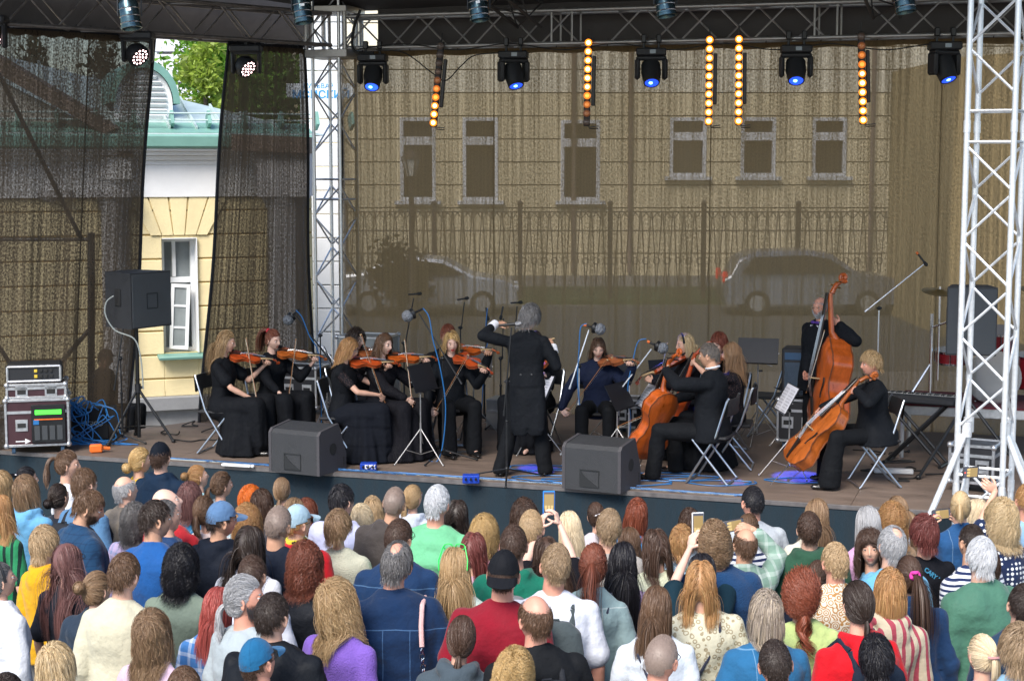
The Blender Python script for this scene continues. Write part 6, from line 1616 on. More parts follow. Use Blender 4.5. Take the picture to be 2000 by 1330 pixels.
# conductor
def conductor():
    p0 = at_z(1030, 600, HS + 1.74); loc = Vector((p0.x, p0.y, HS))
    yaw = -4
    Rw = Matrix.Rotation(R(yaw), 3, 'Z').inverted()
    def L_(px, py, dy): q = at_y(px, py, loc.y + dy) - loc; return Rw @ q
    wl = L_(968, 632, .16); wr = L_(1079, 676, .14)
    arms = {'L': dict(w=wl, f=(1, .25, .12), n=(.1, .3, -1), c=.45, pole=(-1, -.3, .25), th=.4),
            'R': dict(w=wr, f=(-.55, .4, .75), n=(-.5, .8, 0), c=.7, pole=(.55, -.1, -1), th=.7)}
    p = Person('person conducting with both arms raised, seen from behind in a black tailcoat', loc, R(yaw), 1.76, 'm', 'stand', 'm', head=(-32, -12, 6), arms=arms, seed=18, spread=.17, wd=.0, roll=-.03,
               legs=[((-.17, .03, .47), (-.27, -.03, .085)), ((.13, .04, .47), (.18, .02, .085))], lean=.04)
    p.body()
    def tails(S):
      for s in (-1, 1):
        S.loft([(-.50, .06, .03, s * .08, -.10), (-.44, .095, .045, s * .08, -.095), (-.28, .105, .07, s * .08, -.07), (-.05, .105, .09, s * .07, -.04), (.12, .085, .085, s * .07, -.015)], p.T, p.hip, power=2.4)
      S.loft([(-.42, .14, .03, 0, -.11), (-.1, .16, .07, 0, -.08), (.15, .13, .08, 0, -.03)], p.T, p.hip)
    p.garment('tailcoat', SUIT, sleeve=.84, hem=-.08, e=.014, collar=.006, flare=.02, amp=.005, rr=tails)
    mb = MB()
    for s in (-1, 1): mb.ball(p.tp((s * .055, -.125, .12)), (.011, .006, .011), 8, 6)
    mb.build('button', mat('coat button', (.05, .05, .055), .3), p.root)
    p.trousers(TROU, wide=.025, amp=.008); p.shoes(SHOEM)
    p.hair('short', 'dgrey', 'grey', L=.10, n=1900, vol=.028, curl=.009, w=.0036, messy=.5)
    for q in 'LR':
        a = p.arms[q]; d = U(a['wr'] - a['el']); mb = MB(); mb.tube([a['wr'] - d * .085, a['wr'] - d * .0], [.050, .046], 12); mb.build('cuff', WCUFF, p.root)
    wr = p.root.location + Matrix.Rotation(R(yaw), 3, 'Z') @ Vector(p.arms['R']['wr'])
    t = thing('baton', 'thin white baton in the raised right hand of the conductor', 'baton', wr + Vector((-.02, .05, .06)), rot=frame((-.9, .3, -.35), (0, 0, 1)).to_euler())
    mb = MB(); mb.tube([(0, 0, -.02), (0, 0, .36)], [.003, .0012], 6); mb.build('shaft', mat('white baton', (.8, .78, .7), .5), t); mb = MB(); mb.ball((0, 0, -.03), (.009, .009, .022), 10, 7); mb.build('grip', BONE, t)
    return p
CON = conductor()
# double bassist
def bassist():
    p0 = at_z(1603, 578, HS + 1.75); loc = Vector((p0.x, p0.y, HS)); yaw = 128
    Rw = Matrix.Rotation(R(yaw), 3, 'Z').inverted()
    def L_(px, py, dy): return Rw @ (at_y(px, py, loc.y + dy) - loc)
    foot = at_y(1613, 838, loc.y - .36); top = at_y(1650, 572, loc.y - .20)
    d = (top - foot).normalized()
    zn = Vector((-.98, -.19, .10)); zn = (zn - d * zn.dot(d)).normalized(); Mv = Matrix((d.cross(zn), d, zn)).transposed()
    L = 1.0
    b = strings_inst('double_bass', 'large red-brown double bass standing upright, held by the player with the bow tie', 'double bass', L, .23, 'bass', 'orange', slope=True, endpin=.12, neck=.46)
    b.location = foot; b.rotation_euler = Mv.to_euler()
    lh = L_(1622, 628, -.28); rh = L_(1588, 765, -.30)
    arms = {'L': dict(w=L_(1640, 634, -.18), f=(.6, .3, .35), n=(.3, -.9, 0), c=.8, pole=(-1, -.2, -.2), th=.5), 'R': dict(w=L_(1574, 742, -.25), f=(-.1, .2, -1), n=(-.9, .2, 0), c=.7, pole=(.5, -1, 0), th=.6)}
    p = Person('person with a purple bow tie in a black suit standing behind a double bass', loc, R(yaw), 1.75, 'm', 'stand', 'r', head=(8, 0, 0), arms=arms, seed=25, spread=.12, wd=.08)
    p.body(brow=(.3, .28, .26)); p.garment('suit_jacket', SUIT, sleeve=.97, hem=-.22, e=.026, collar=.004, flare=.1, amp=.005); p.trousers(TROU, wide=.02); p.shoes(SHOEM)
    p.hair('fringe', 'grey', 'white', L=.025, n=500, vol=.004); p.beard('grey', 700, .012); p.glasses(mat('thin steel', (.6, .5, .4), .3, 1))
    mb = MB(); M = p.T
    mb.add([tuple(p.tp(q)) for q in ((-.06, .092, .50), (.06, .092, .50), (.03, .155, .22), (-.03, .155, .22))], [(0, 1, 2, 3), (3, 2, 1, 0)]); mb.build('shirt_front', WCUFF, p.root)
    mb = MB(); 
    for s in (-1, 1): mb.ball(p.tp((s * .032, .085, .53)), (.03, .012, .018), 10, 6)
    mb.ball(p.tp((0, .09, .53)), .012); mb.build('bow_tie', mat('purple satin', (.08, .03, .25), .3), p.root)
    for q in 'LR':
        a = p.arms[q]; d_ = U(a['wr'] - a['el']); mb = MB(); mb.tube([a['wr'] - d_ * .045, a['wr'] + d_ * .004], .040, 10); mb.build('cuff', WCUFF, p.root)
    bow('long bow hanging from the right hand of the bass player', at_y(1577, 760, loc.y - .3), at_y(1612, 640, loc.y - .45), .68)
    return p
BASS = bassist()
# dark figure seated behind the left screen
pz = at_z(172, 695, 1.55); 
p = Person('person in dark clothes sitting behind the left mesh screen', (pz.x, 20.9, .25), R(-100), 1.75, 'm', 'sit', 'm', seed=31, head=(0, -10, 0), wd=.1)
p.body(lowres=.018); p.garment('jacket', cloth('jacket', (.01, .01, .012)), e=.03); p.trousers(TROU); p.hair('short', 'dark', L=.05, n=700)
mb = MB(); mb.box((0, -.02, .2), (.5, .45, .45), ch=.02); t = thing('storage_box', 'dark box used as a seat behind the left mesh screen', 'box', (pz.x, 20.9, 0)); mb.build('shell', BLACKP, t)
# ------------------------------------------------------------ things on the stage
def stg(px, py): return at_z(px, py, HS)
# chairs
for (P_, lab) in ((M1, 'folding chair under the player seated farthest left'), (M12, 'folding chair under the suited cellist, its steel legs in full view'), (M16, 'folding chair under the cellist seated at the right')):
    chair(P_.root.location, P_.root.rotation_euler.z, lab)
SEATED = [o for o in COL.objects if o.name.startswith('person') and 'seated second from the left' in o['label'] or o.get('label', '').startswith('person with') and o.location.z > .7]
labs = {'glasses in a black tiered': 'folding chair under the player with glasses', 'headband in a black jacket': 'folding chair under the headband player facing the crowd', 'dark hair half hidden': 'folding chair with brown back behind the conductor', 'navy shirt': 'folding chair under the player in the navy shirt', 'dotted sleeves facing left': 'folding chair under the viola player facing left', 'sheer dotted sleeves, playing a light': 'folding chair under the player in the dotted gown', 'second from the left': 'folding chair under the player with the red scrunchie', 'short dark red hair': 'folding chair under the player behind the cellists', 'black lace sleeves beside': 'folding chair under the long haired player beside the suited cellist', 'dark suit hidden': 'folding chair under the suited player hidden behind the headband player', 'loose dark curls': 'folding chair under the dark curled player'}
for o in [o for o in COL.objects if o.name.startswith('person') and o.parent is None]:
    for k_, l_ in labs.items():
        if k_ in o['label']: chair(o.location, o.rotation_euler.z, l_)
chair(stg(1500, 850), R(70), 'empty folding chair with brown back left of the slanting cello')
# music stands
def ms(px, py, face_deg, lab, h=1.12, tilt=.35, pz=None):
    p = stg(px, py); return music(p, R(face_deg), lab, h=h, tilt=tilt)
# desk faces -y in its own space: rz turns it
ms(640, 838, 100, 'music stand between the red scrunchie player and the glasses player', .72)
ms(822, 905, 62, 'music stand with spread legs in front of the headband player', .80)
ms(925, 850, -10, 'music stand with its desk showing left of the conductor', .72)
s4 = ms(1048, 885, -40, 'music stand with white sheets half hidden by the conductor', .62, .6)
ms(1186, 872, 8, 'music stand in front of the player in the navy shirt', .74)
ms(1205, 905, 60, 'low music stand seen edge on behind the right monitor wedge', .60, .5)
s7 = ms(1272, 890, -75, 'music stand with white sheets left of the suited cellist', .52, .6)
ms(1478, 866, -15, 'tall music stand behind the long haired player, near the bass', .94)
s9 = ms(1540, 930, -85, 'music stand seen edge on between the suited cellist and the slanting cello', .68, .5)
s10 = ms(1552, 870, -70, 'music stand in front of the double bass', .62, .5)
ms(1300, 848, 20, 'small music stand behind the viola player with the black headband', .62)
sheet_music('white sheets on the stand beside the conductor', s4); sheet_music('white pages on the stand left of the suited cellist', s7, w=.46); sheet_music('thin pages on the stand seen edge on between the cellos', s9)
# microphone stands and microphones
def boom(lab, px, py, hpx, bpx, fpx, dy_b, dy_f, col=BLACKM, mic=None, miclab='', d=(0, 0, -1), kind='fur', ring=None, rot=0, r=.36):
    b = stg(px, py); hz = at_y(hpx[0], hpx[1], b.y).z - HS
    B = at_y(bpx[0], bpx[1], b.y + dy_b); Fp = at_y(fpx[0], fpx[1], b.y + dy_f)
    boom_stand(lab, b, hz, B, Fp, col, r, rot)
    if mic: microphone(miclab, at_y(mic[0], mic[1], b.y + dy_f), d, kind, ring)
    return b
boom('black boom stand left of the corner tower, reaching over the red scrunchie player', 628, 905 - 60, (628, 655), (645, 705), (575, 612), -.2, .2, mic=(568, 620), miclab='fur covered microphone at the left, above the red scrunchie player', d=(-.6, -.3, -.6))
boom('black boom stand reaching above the headband player, its boom crossing before her', 866, 900, (868, 700), (902, 750), (818, 612), -.25, .1, mic=(803, 614), miclab='fur covered microphone above the dotted gown player', d=(-.8, -.3, -.35))
boom('steel boom stand right of the conductor, boom leaning up to the right', 1130, 900, (1131, 715), (1112, 760), (1150, 645), -.1, .1, WHALU, mic=(1164, 641), miclab='fur covered microphone above the player in the navy shirt', d=(.85, -.3, -.2), ring=ORG)
boom('steel boom stand left of the suited cellist, boom leaning up to the right', 1228, 898, (1228, 748), (1206, 768), (1272, 682), -.1, .1, WHALU, mic=(1287, 677), miclab='fur covered microphone above the sheet music of the viola player', d=(.8, -.3, -.35), ring=ORG)
boom('straight black microphone stand right in front of the conductor', 990, 938, (994, 745), (984, 812), (999, 640), -.05, -.02, r=.42, rot=.5, mic=(1003, 633), miclab='handheld style microphone at the back of the conductor', d=(1, -.1, .1), kind='dyn')
boom('tall black stand at the back, leftmost of the pencil microphones', 790, 830, (795, 670), (792, 668), (808, 582), 0, 0, mic=(815, 574), miclab='pencil microphone leftmost at the back', d=(1, -.2, .1), kind='pencil')
boom('tall black stand at the back, above the suited player hidden behind the headband player', 900, 822, (902, 640), (901, 640), (907, 590), 0, 0, mic=(908, 583), miclab='pencil microphone above the suited player at the back', d=(.9, -.5, .2), kind='pencil')
boom('tall black stand at the back, just left of the conductor', 1002, 825, (1003, 680), (1003, 680), (1010, 598), 0, 0, mic=(1013, 591), miclab='pencil microphone left of the head of the conductor', d=(.9, -.5, .1), kind='pencil')
boom('thin stand with blue cable left of the conductor arm', 946, 830, (948, 700), (948, 700), (951, 625), 0, 0, mic=(952, 618), miclab='small hanging microphone left of the conductor, nearer the players', d=(.2, -.3, -1), kind='pencil')
boom('thin stand with blue cable close behind the raised left arm of the conductor', 978, 832, (981, 700), (981, 700), (983, 622), 0, 0, mic=(979, 616), miclab='small hanging microphone just left of the conductor', d=(-.2, -.3, -1), kind='pencil')
b = boom('black microphone stand with leaning boom in front of the big loudspeaker at left', 240, 868, (238, 700), (223, 762), (245, 612), -.1, 0, mic=(258, 602), miclab='handheld style microphone in front of the big loudspeaker at left', d=(1, -.2, .3), kind='dyn', r=.26)
boom('long boom stand behind the drums, its boom rising to the right', 1710, 872, (1710, 602), (1689, 609), (1805, 516), 0, 0, WHALU, mic=(1805, 512), miclab='drum microphone at the end of the long rising boom', d=(.5, -.3, -.7), kind='pencil', ring=ORG)
# wedges
wp = stg(583, 928); wedge(wp + Vector((.06, .30, 0)), R(-27), 'floor monitor wedge at the left, in front of the red scrunchie player')
wp = stg(1166, 962); wedge(wp + Vector((.06, .30, 0)), R(-27), 'floor monitor wedge at the right, in front of the player in the navy shirt')
# loudspeaker and stand at the left
def loudspeaker(label, w, h, d, loc, rz, emb=True, cheek=True):
    t = thing('loudspeaker', label, 'loudspeaker', loc, rz)
    mb = MB(); q = [(-w / 2, -d / 2), (w / 2, -d / 2), (w / 2 * .72, d / 2), (-w / 2 * .72, d / 2)]; mb.prism(q, 0, h); mb.build('cabinet', SPEAKER, t, ang=20)
    mb = MB(); mb.box((0, -d / 2 - .008, h / 2), (w - .02, .012, h - .03), ch=.004); g = mb.build('grille', GRILLE, t)
    mb = MB(); 
    if emb:
        for c_, d_ in (((0, -d / 2 - .016, h * .35), (.16, .004, .008)), ((0, -d / 2 - .016, h * .62), (.16, .004, .008)), ((-.08, -d / 2 - .016, h * .485), (.008, .004, h * .27)), ((.08, -d / 2 - .016, h * .485), (.008, .004, h * .27))): mb.box(c_, d_)
        mb.build('emblem', mat('emblem grey', (.012, .014, .016), .7), g)
    mb = MB(); mb.box((-w / 2 * .86 - .002, 0, h * .55), (.03, .12, .2), rz=-.27, ch=.01); mb.build('connector_plate', RUBBER, t)
    return t
sp = stg(272, 862); zs = at_y(272, 637, sp.y).z; hh = at_y(272, 530, sp.y).z - zs
loudspeaker('big black loudspeaker on a tripod at the left, turned to the musicians', .62, hh, .50, (sp.x, sp.y, zs), R(57))
t = thing('speaker_stand', 'black tripod stand carrying the big loudspeaker at the left', 'speaker stand', sp)
mb = MB(); mb.tube([(0, 0, .05), (0, 0, zs - HS)], .022, 10); mb.build('pole', BLACKM, t)
for k_ in range(3):
    a = 2 * PI * k_ / 3 - .2; mb = MB(); mb.tube([(0, 0, .62), (.42 * math.cos(a), .42 * math.sin(a), .02)], .016, 8); mb.tube([(0, 0, .18), (.30 * math.cos(a), .30 * math.sin(a), .19)], .009, 6); mb.ball((.42 * math.cos(a), .42 * math.sin(a), .02), .026, 8, 6); mb.build('leg', BLACKM, t)
mb = MB(); mb.tube([(0, 0, .57), (0, 0, .67)], .035, 10); mb.ball((.045, 0, .63), .018); mb.build('collar', BLACKP, t)
# loudspeaker at the right behind the tower, drums, keyboard
sr = stg(1886, 918); loudspeaker('big black loudspeaker at the right behind the white tower', .50, .70, .4, (sr.x, sr.y, at_y(1880, 690, sr.y).z), R(-12), emb=False)
t = thing('speaker_stand', 'black tripod stand under the right loudspeaker', 'speaker stand', (sr.x, sr.y, HS))
mb = MB(); mb.tube([(0, 0, .05), (0, 0, at_y(1880, 690, sr.y).z - HS)], .022, 10); mb.build('pole', BLACKM, t)
for k_, (dx, dy) in enumerate(((-.62, -.5), (.5, -.4), (.05, .6))): mb = MB(); mb.tube([(0, 0, .75), (dx, dy, .02)], .018, 8); mb.ball((dx, dy, .025), .03, 8, 6); mb.build('leg', BLACKM, t)
# cases
fl = stg(62, 888); c1 = flight(fl + Vector((.0, .28, 0)), R(14), 'maroon flight case at the far left carrying the amplifier rack', w=.66, d=.48, h=.50, col='maroon')
mb = MB(); 
t = thing('rack_unit', 'rack of radio receivers with a green lit strip set in the maroon case at left', 'rack', c1.location + Matrix.Rotation(R(14), 3, 'Z') @ Vector((.12, -.26, .14)), R(14))
mb = MB(); mb.box((0, 0, .2), (.36, .04, .42), ch=.004); mb.build('front_panel', BLACKM, t)
mb = MB(); mb.box((0, -.024, .33), (.28, .006, .05)); mb.build('lit_strip', mat('green display', (.02, .3, .03), .4, emit=(.08, 1, .05), es=.9), t)
for k_ in range(4): mb = MB(); mb.box((-.12 + .08 * k_, -.024, .10), (.06, .006, .16), ch=.004); mb.build('receiver', mat('receiver grey', (.05, .055, .06), .5), t)
mb = MB(); mb.box((0, -.024, .25), (.30, .008, .012)); mb.build('orange_trim', ORG, t)
mb = MB(); mb.box((-.13, -.026, .22), (.06, .006, .05)); mb.build('blue_label', BLUE, t)
mb = MB(); mb.box((-.30, -.05, .02), (.10, .005, .012)); mb.prism([(-.25, .05), (-.25, -.01), (-.19, .02)], -.003, .003, rotm(PI / 2), (0, -.05, 0)); mb.build('arrow_mark', mat('white paint', (.75, .75, .75), .6), t)
text_mesh('DIGICO', .075, .002, 'case_lettering', mat('grey lettering', (.3, .32, .32), .6), None, (0, 0, 0), rotm(PI / 2)).name = 'lettering_tmp'
lt = bpy.data.objects['lettering_tmp']
c2 = flight(c1.location + Vector((0, 0, .63)), R(14), 'shallow grey edged case lying on the maroon case', w=.62, d=.46, h=.14, col='maroon', wheels=0)
t = thing('power_amplifier', 'black power amplifier with rounded metal front on top of the stacked cases at left', 'amplifier', c2.location + Vector((-.02, 0, .16)), R(14))
mb = MB(); mb.box((0, 0, .10), (.60, .42, .20), ch=.03); mb.build('housing', BLACKP, t)
mb = MB(); 
for z in (.02, .18): mb.tube([(-.28, -.215, z), (.28, -.215, z)], .014, 8)
for x in (-.28, .28): mb.tube([(x, -.215, .02), (x, -.215, .18)], .014, 8)
mb.build('front_frame', ALU, t)
for k_ in range(8): mb = MB(); mb.box((.02 + (k_ % 4) * .055, -.217, .07 + (k_ // 4) * .06), (.035, .01, .035), ch=.004); mb.build('button', mat('amber button', (.7, .5, .05), .4) if k_ % 4 == 0 else RUBBER, t)
# stage box with blue cables
sb = stg(172, 862); t = thing('stage_box', 'dark stage box lettered DIGICO buried in blue cables at the left', 'stage box', sb + Vector((0, .2, 0)), R(-6))
mb = MB(); mb.box((0, 0, .2), (.5, .3, .36), ch=.01); mb.build('housing', BLACKM, t); lt.name = 'lettering'; lt.parent = t; lt.location = (.06, -.156, .2)
rr_ = random.Random(5)
for k_ in range(16):
    x0_, y0_ = sb.x + rr_.uniform(-.28, .22), sb.y + .02
    pts = [(x0_, y0_, HS + rr_.uniform(.26, .42))]
    for j in range(5): pts.append((x0_ + rr_.uniform(-.25, .25) + .03 * j, y0_ - .05 - .04 * j + rr_.uniform(-.05, .05), HS + max(.012, .40 - .11 * j + rr_.uniform(-.08, .14))))
    pts.append((x0_ + rr_.uniform(-.1, .5), y0_ - .28, HS + .01)); cable('blue cables tangled over the stage box at left', pts, BLUE, .0065, 'blue cables over the stage box')
p = stg(188, 884); t = thing('orange_connector', 'orange plastic connector lying before the tangled blue cables', 'connector', p); mb = MB(); mb.box((0, 0, .05), (.14, .09, .09), rz=.3, ch=.015); mb.tube([(.06, .02, .05), (.14, .05, .04)], .02, 8); mb.build('shell', ORG, t)
# cables on the floor along the front
for k_ in range(22):
    a = rr_.uniform(190, 1250); b_ = a + rr_.uniform(250, 620); pts = []
    n_ = 7
    for j in range(n_ + 1):
        px = a + (b_ - a) * j / n_; e = 897 + px * .0655
        q = stg(px, e - 2 + rr_.uniform(-6, 10)); v_ = (q - SO).dot(SV)
        if v_ < .06: q += SV * (.07 - v_)
        pts.append((q.x, q.y, HS + .008 + .006 * (k_ % 3)))
    cable('blue cable snaking along the front edge of the stage', pts, BLUE if k_ % 6 else GREYC, .008, 'cables along the stage front')
for k_ in range(9):
    cx_, cy_ = ((1060, 935), (1090, 925), (1040, 915), (1290, 930), (1330, 935), (1240, 945), (1400, 945), (1120, 940), (1560, 940))[k_]; q0 = stg(cx_, cy_); pts = []
    for j in range(9):
        a = j * .9 + k_; pts.append((q0.x + (.25 + .12 * math.sin(j + k_)) * math.cos(a) * 1.3, q0.y + .14 * math.sin(a), HS + .008 + .004 * j / 9))
    for q in pts: pass
    pts = [tuple(Vector(q) + SV * max(0, .07 - (Vector(q) - SO).dot(SV))) for q in pts]
    cable('loose loop of blue cable on the boards', pts, BLUE, .0055, 'loops of cable on the boards')
for k_ in range(10):
    a = stg(280 + rr_.uniform(0, 260), 832 + rr_.uniform(0, 30)); pts = [(a.x, a.y, HS + .01)]
    for j in range(5): pts.append((pts[-1][0] + rr_.uniform(-.15, .3), pts[-1][1] + rr_.uniform(-.15, .15), HS + rr_.choice([.01, .01, .06])))
    cable('dark cable tangled behind the speaker stand', pts, RUBBER if k_ % 4 else BLUE, .008, 'dark cables behind the speaker stand')
def hang(lab, pts): cable(lab, pts, BLUE, .0065, 'blue cables hanging from microphone stands')
for (lab, px, py, path) in (('blue cable hanging down the left boom stand', 628, 850, [(578, 606), (590, 620), (604, 655), (622, 690), (627, 760), (628, 845)]), ('blue cable falling from the fur microphone over the headband player', 866, 900, [(826, 602), (838, 620), (846, 665), (860, 720), (870, 790), (866, 860), (855, 905), (838, 925)]),
    ('blue cable beside the steel stand right of the conductor', 1130, 900, [(1146, 632), (1134, 640), (1131, 680), (1128, 740), (1132, 800), (1130, 895)]), ('blue cable falling beside the steel stand near the sheet music', 1228, 898, [(1262, 662), (1246, 668), (1236, 705), (1226, 760), (1232, 820), (1226, 880)]), ('blue cable on the thin stand left of the conductor', 946, 830, [(952, 602), (949, 640), (952, 670), (943, 700), (944, 730), (941, 800)])):
    b = stg(px, py); pts = [at_y(x, y, b.y - .03) for x, y in path]; pts = [Vector((q.x, q.y, max(q.z, HS + .01))) for q in pts]; hang(lab, pts)
cable('grey cables curving from the loudspeaker down to its stand', [at_y(x, y, sp.y - .3) for x, y in ((222, 578), (208, 590), (206, 615), (225, 645), (262, 662), (275, 700), (280, 760))], GREYC, .008)
# small boxes at the front
for px, py, lab in ((720, 918, 'blue stage box with white logo lettering at the skirt of the gowns'), (920, 942, 'blue junction box below the conductor')):
    q = stg(px, py); t = thing('junction_box', lab, 'junction box', q); mb = MB(); mb.box((0, 0, .04), (.17, .12, .08), ch=.006); mb.build('shell', mat('blue box', (.01, .05, .4), .4), t); mb = MB()
    for x in (-.05, .0, .05): mb.tube([(x, -.062, .05), (x, -.085, .045)], .012, 8)
    mb.build('socket', BLACKM, t)
    if px < 800: text_mesh('DBX', .055, .001, 'lettering', mat('white paint', (.75, .75, .75), .6), t, (0.02, -.0625, .045), rotm(PI / 2), bold=.003)
q = stg(462, 911); t = thing('white_strip', 'white plastic strip lying among cables at the stage front', 'strip', q, -SA); mb = MB(); mb.box((0, .0, .014), (.34, .05, .028), ch=.006); mb.ball((.19, 0, .014), .02); mb.build('body', mat('white plastic', (.75, .75, .75), .5), t)
# other cases
q = stg(720, 818); flight(q, -SA, 'tall grey flight case standing behind the glasses player', w=.62, d=.5, h=.95, col='grey')
q = stg(596, 805); flight(q, -SA, 'black flight case behind the red scrunchie player', w=.50, d=.4, h=.50, col='black')
q = stg(1236, 846); flight(q, -SA, 'low black flight case behind the navy shirt player', w=.40, d=.35, h=.32, col='black')
q = stg(1562, 872); c = flight(q, -SA, 'black flight case under the bass amplifier', w=.44, d=.44, h=.46, col='black')
t = thing('bass_amplifier', 'black bass amplifier with a steel grille on the flight case behind the bass player', 'amplifier', (q.x - .02, q.y, HS + .575), -SA)
mb = MB(); mb.box((0, 0, .28), (.36, .3, .56), ch=.015); mb.build('cabinet', BLACKP, t); mb = MB(); mb.box((0, -.152, .22), (.29, .012, .36), ch=.004); mb.build('grille', mat('blue grey grille', (.16, .22, .30), .5, .5, bump=1, bscale=300), t); mb = MB(); mb.box((0, -.154, .47), (.29, .012, .08)); mb.build('control_panel', mat('amp panel', (.03, .08, .16), .4), t)
q = stg(1905, 955); flight(q, -SA - .2, 'grey edged flight case beside the white tower', w=.42, d=.4, h=.36, col='black')
for px in (760, 1000):
    q = stg(px, 835); t = thing('equipment_riser', 'low silver trunk behind the ' + ('left players' if px < 800 else 'conductor'), 'trunk', q, -SA); mb = MB(); mb.box((0, 0, .18), (.55, .35, .36), ch=.01); mb.build('shell', mat('silver trunk', (.45, .45, .44), .4, .7), t); mb = MB(); mb.box((0, -.18, .22), (.5, .01, .03)); mb.build('trim', ALU, t)
# drum riser and kit
q = stg(1905, 906) + SV * .62; DR = Vector((q.x + .1, q.y, HS))
t = thing('drum_riser', 'low drum riser with dark red carpet at the right', 'riser', DR, -SA)
mb = MB(); mb.box((0, 0, .53), (1.9, 1.1, .10), ch=.005); mb.build('frame', ALU, t); mb = MB(); mb.box((0, 0, .59), (1.86, 1.06, .02)); mb.build('carpet', mat('red carpet', (.10, .012, .02), .95, bump=.5), t)
for x in (-.88, .88):
    for y in (-.50, .50): mb = MB(); mb.tube([(x, y, 0), (x, y, .49)], .024, 8); mb.build('leg', ALU, t)
Rz = Matrix.Rotation(-SA, 3, 'Z'); 
t = thing('drum_kit', 'drum kit with red shells on the carpeted riser, half hidden by the white tower', 'drum kit', DR + Vector((0, 0, .60)), -SA)
RED = mat('red lacquer', (.20, .012, .018), .2, coat=.6); HEAD = mat('drum head', (.72, .72, .70), .5); 
def drum(c, r, d, M, head=HEAD):
    mb = MB(); mb.lathe([(r, -d / 2), (r, d / 2)], c, M, 30); sh = mb.build('drum_shell', RED, t)
    mb = MB(); mb.lathe([(.001, d / 2 - .005), (r * .97, d / 2 - .005)], c, M, 30); mb.lathe([(.001, -d / 2 + .005), (r * .97, -d / 2 + .005)], c, M, 30); mb.build('drum_head', head, sh)
    mb = MB(); 
    for z in (-d / 2, d / 2): mb.lathe([(r + .002, z - .01), (r + .014, z - .01), (r + .014, z + .01), (r + .002, z + .01)], c, M, 30)
    for k in range(8): a = PI / 4 * k; mb.tube([Vector(c) + M @ Vector(((r + .012) * math.cos(a), (r + .012) * math.sin(a), z)) for z in (-d / 2, d / 2)], .006, 5)
    mb.build('hoop', CHROME, sh)
drum((.05, -.05, .29), .28, .40, rotm(PI / 2), mat('smoky head', (.025, .025, .03), .35)); drum((.12, -.1, .68), .14, .22, rotm(.3)); drum((-.22, -.1, .70), .13, .2, rotm(.3)); drum((.46, .05, .34), .20, .34, rotm(.08)); drum((-.42, .2, .45), .17, .13, rotm(.1))
for i_, (c, r, zt_) in enumerate((((-.55, .0, 1.18), .20, .1), ((.5, .1, 1.25), .22, -.1))):
    mb = MB(); mb.lathe([(r, 0), (r * .3, .018), (.04, .03), (.001, .032), (.04, .027), (r * .3, .014), (r, -.002)], c, rotm(.15, zt_), 30); mb.build('cymbal', mat('brass cymbal', (.45, .33, .12), .3, 1), t)
    mb = MB(); mb.tube([(c[0], c[1], .2), (c[0], c[1], c[2] + .06)], .012, 8); tripod(mb, .26, .35); mb.build('cymbal_stand', CHROME, t)
mb = MB(); mb.tube([(-.62, -.15, 0), (-.62, -.15, .95)], .018, 8); mb.tube([(-.62, -.15, .8), (-.35, -.1, .9)], .012, 6); mb.tube([(-.62, -.15, .4), (-.85, -.3, 0)], .014, 6); mb.build('hardware', CHROME, t)
# keyboard on an x-stand
kq = stg(1790, 905); t = thing('keyboard', 'black keyboard lying on a dark crossed stand near the drums', 'keyboard', kq + Vector((0, 0, .66)), R(150))
mb = MB(); mb.box((0, 0, .04), (.86, .30, .08), ch=.02); mb.build('case', BLACKP, t); mb = MB()
for i_ in range(42): mb.box((-.41 + i_ * .0195, -.08, .083), (.019, .13, .012))
mb.build('white_keys', mat('ivory keys', (.30, .30, .29), .4), t); mb = MB()
for i_ in range(41):
    if i_ % 7 not in (2, 6): mb.box((-.40 + i_ * .0195, -.05, .092), (.011, .075, .014))
mb.build('black_keys', BLACKM, t)
t = thing('keyboard_stand', 'dark crossed stand under the keyboard', 'stand', kq, R(-30))
for y in (-.11, .11):
    for s in (-1, 1): mb = MB(); mb.tube([(-s * .3, y + s * .012, .02), (s * .3, y + s * .012, .65)], .018, 8); mb.build('leg', BLACKM, t)
for x in (-.3, .3): mb = MB(); mb.tube([(x, -.2, .02), (x, .2, .02)], .02, 8); mb.build('foot', BLACKM, t)
q = stg(1745, 925); t = thing('power_strip', 'white and black power strip on the boards behind the right cellist', 'power strip', q); mb = MB(); mb.box((0, 0, .03), (.4, .09, .05), rz=-.2, ch=.01); mb.build('body', mat('white plastic', (.75, .75, .75), .5), t)
for k_ in range(8):
    a = stg(1700 + rr_.uniform(0, 160), 905 + rr_.uniform(-20, 25)); pts = [(a.x, a.y, HS + .01)]
    for j in range(5): pts.append((pts[-1][0] + rr_.uniform(-.2, .25), pts[-1][1] + rr_.uniform(-.2, .15), HS + .01))
    cable('dark cable tangled under the keyboard stand', pts, RUBBER, .008, 'dark cables under the keyboard stand')

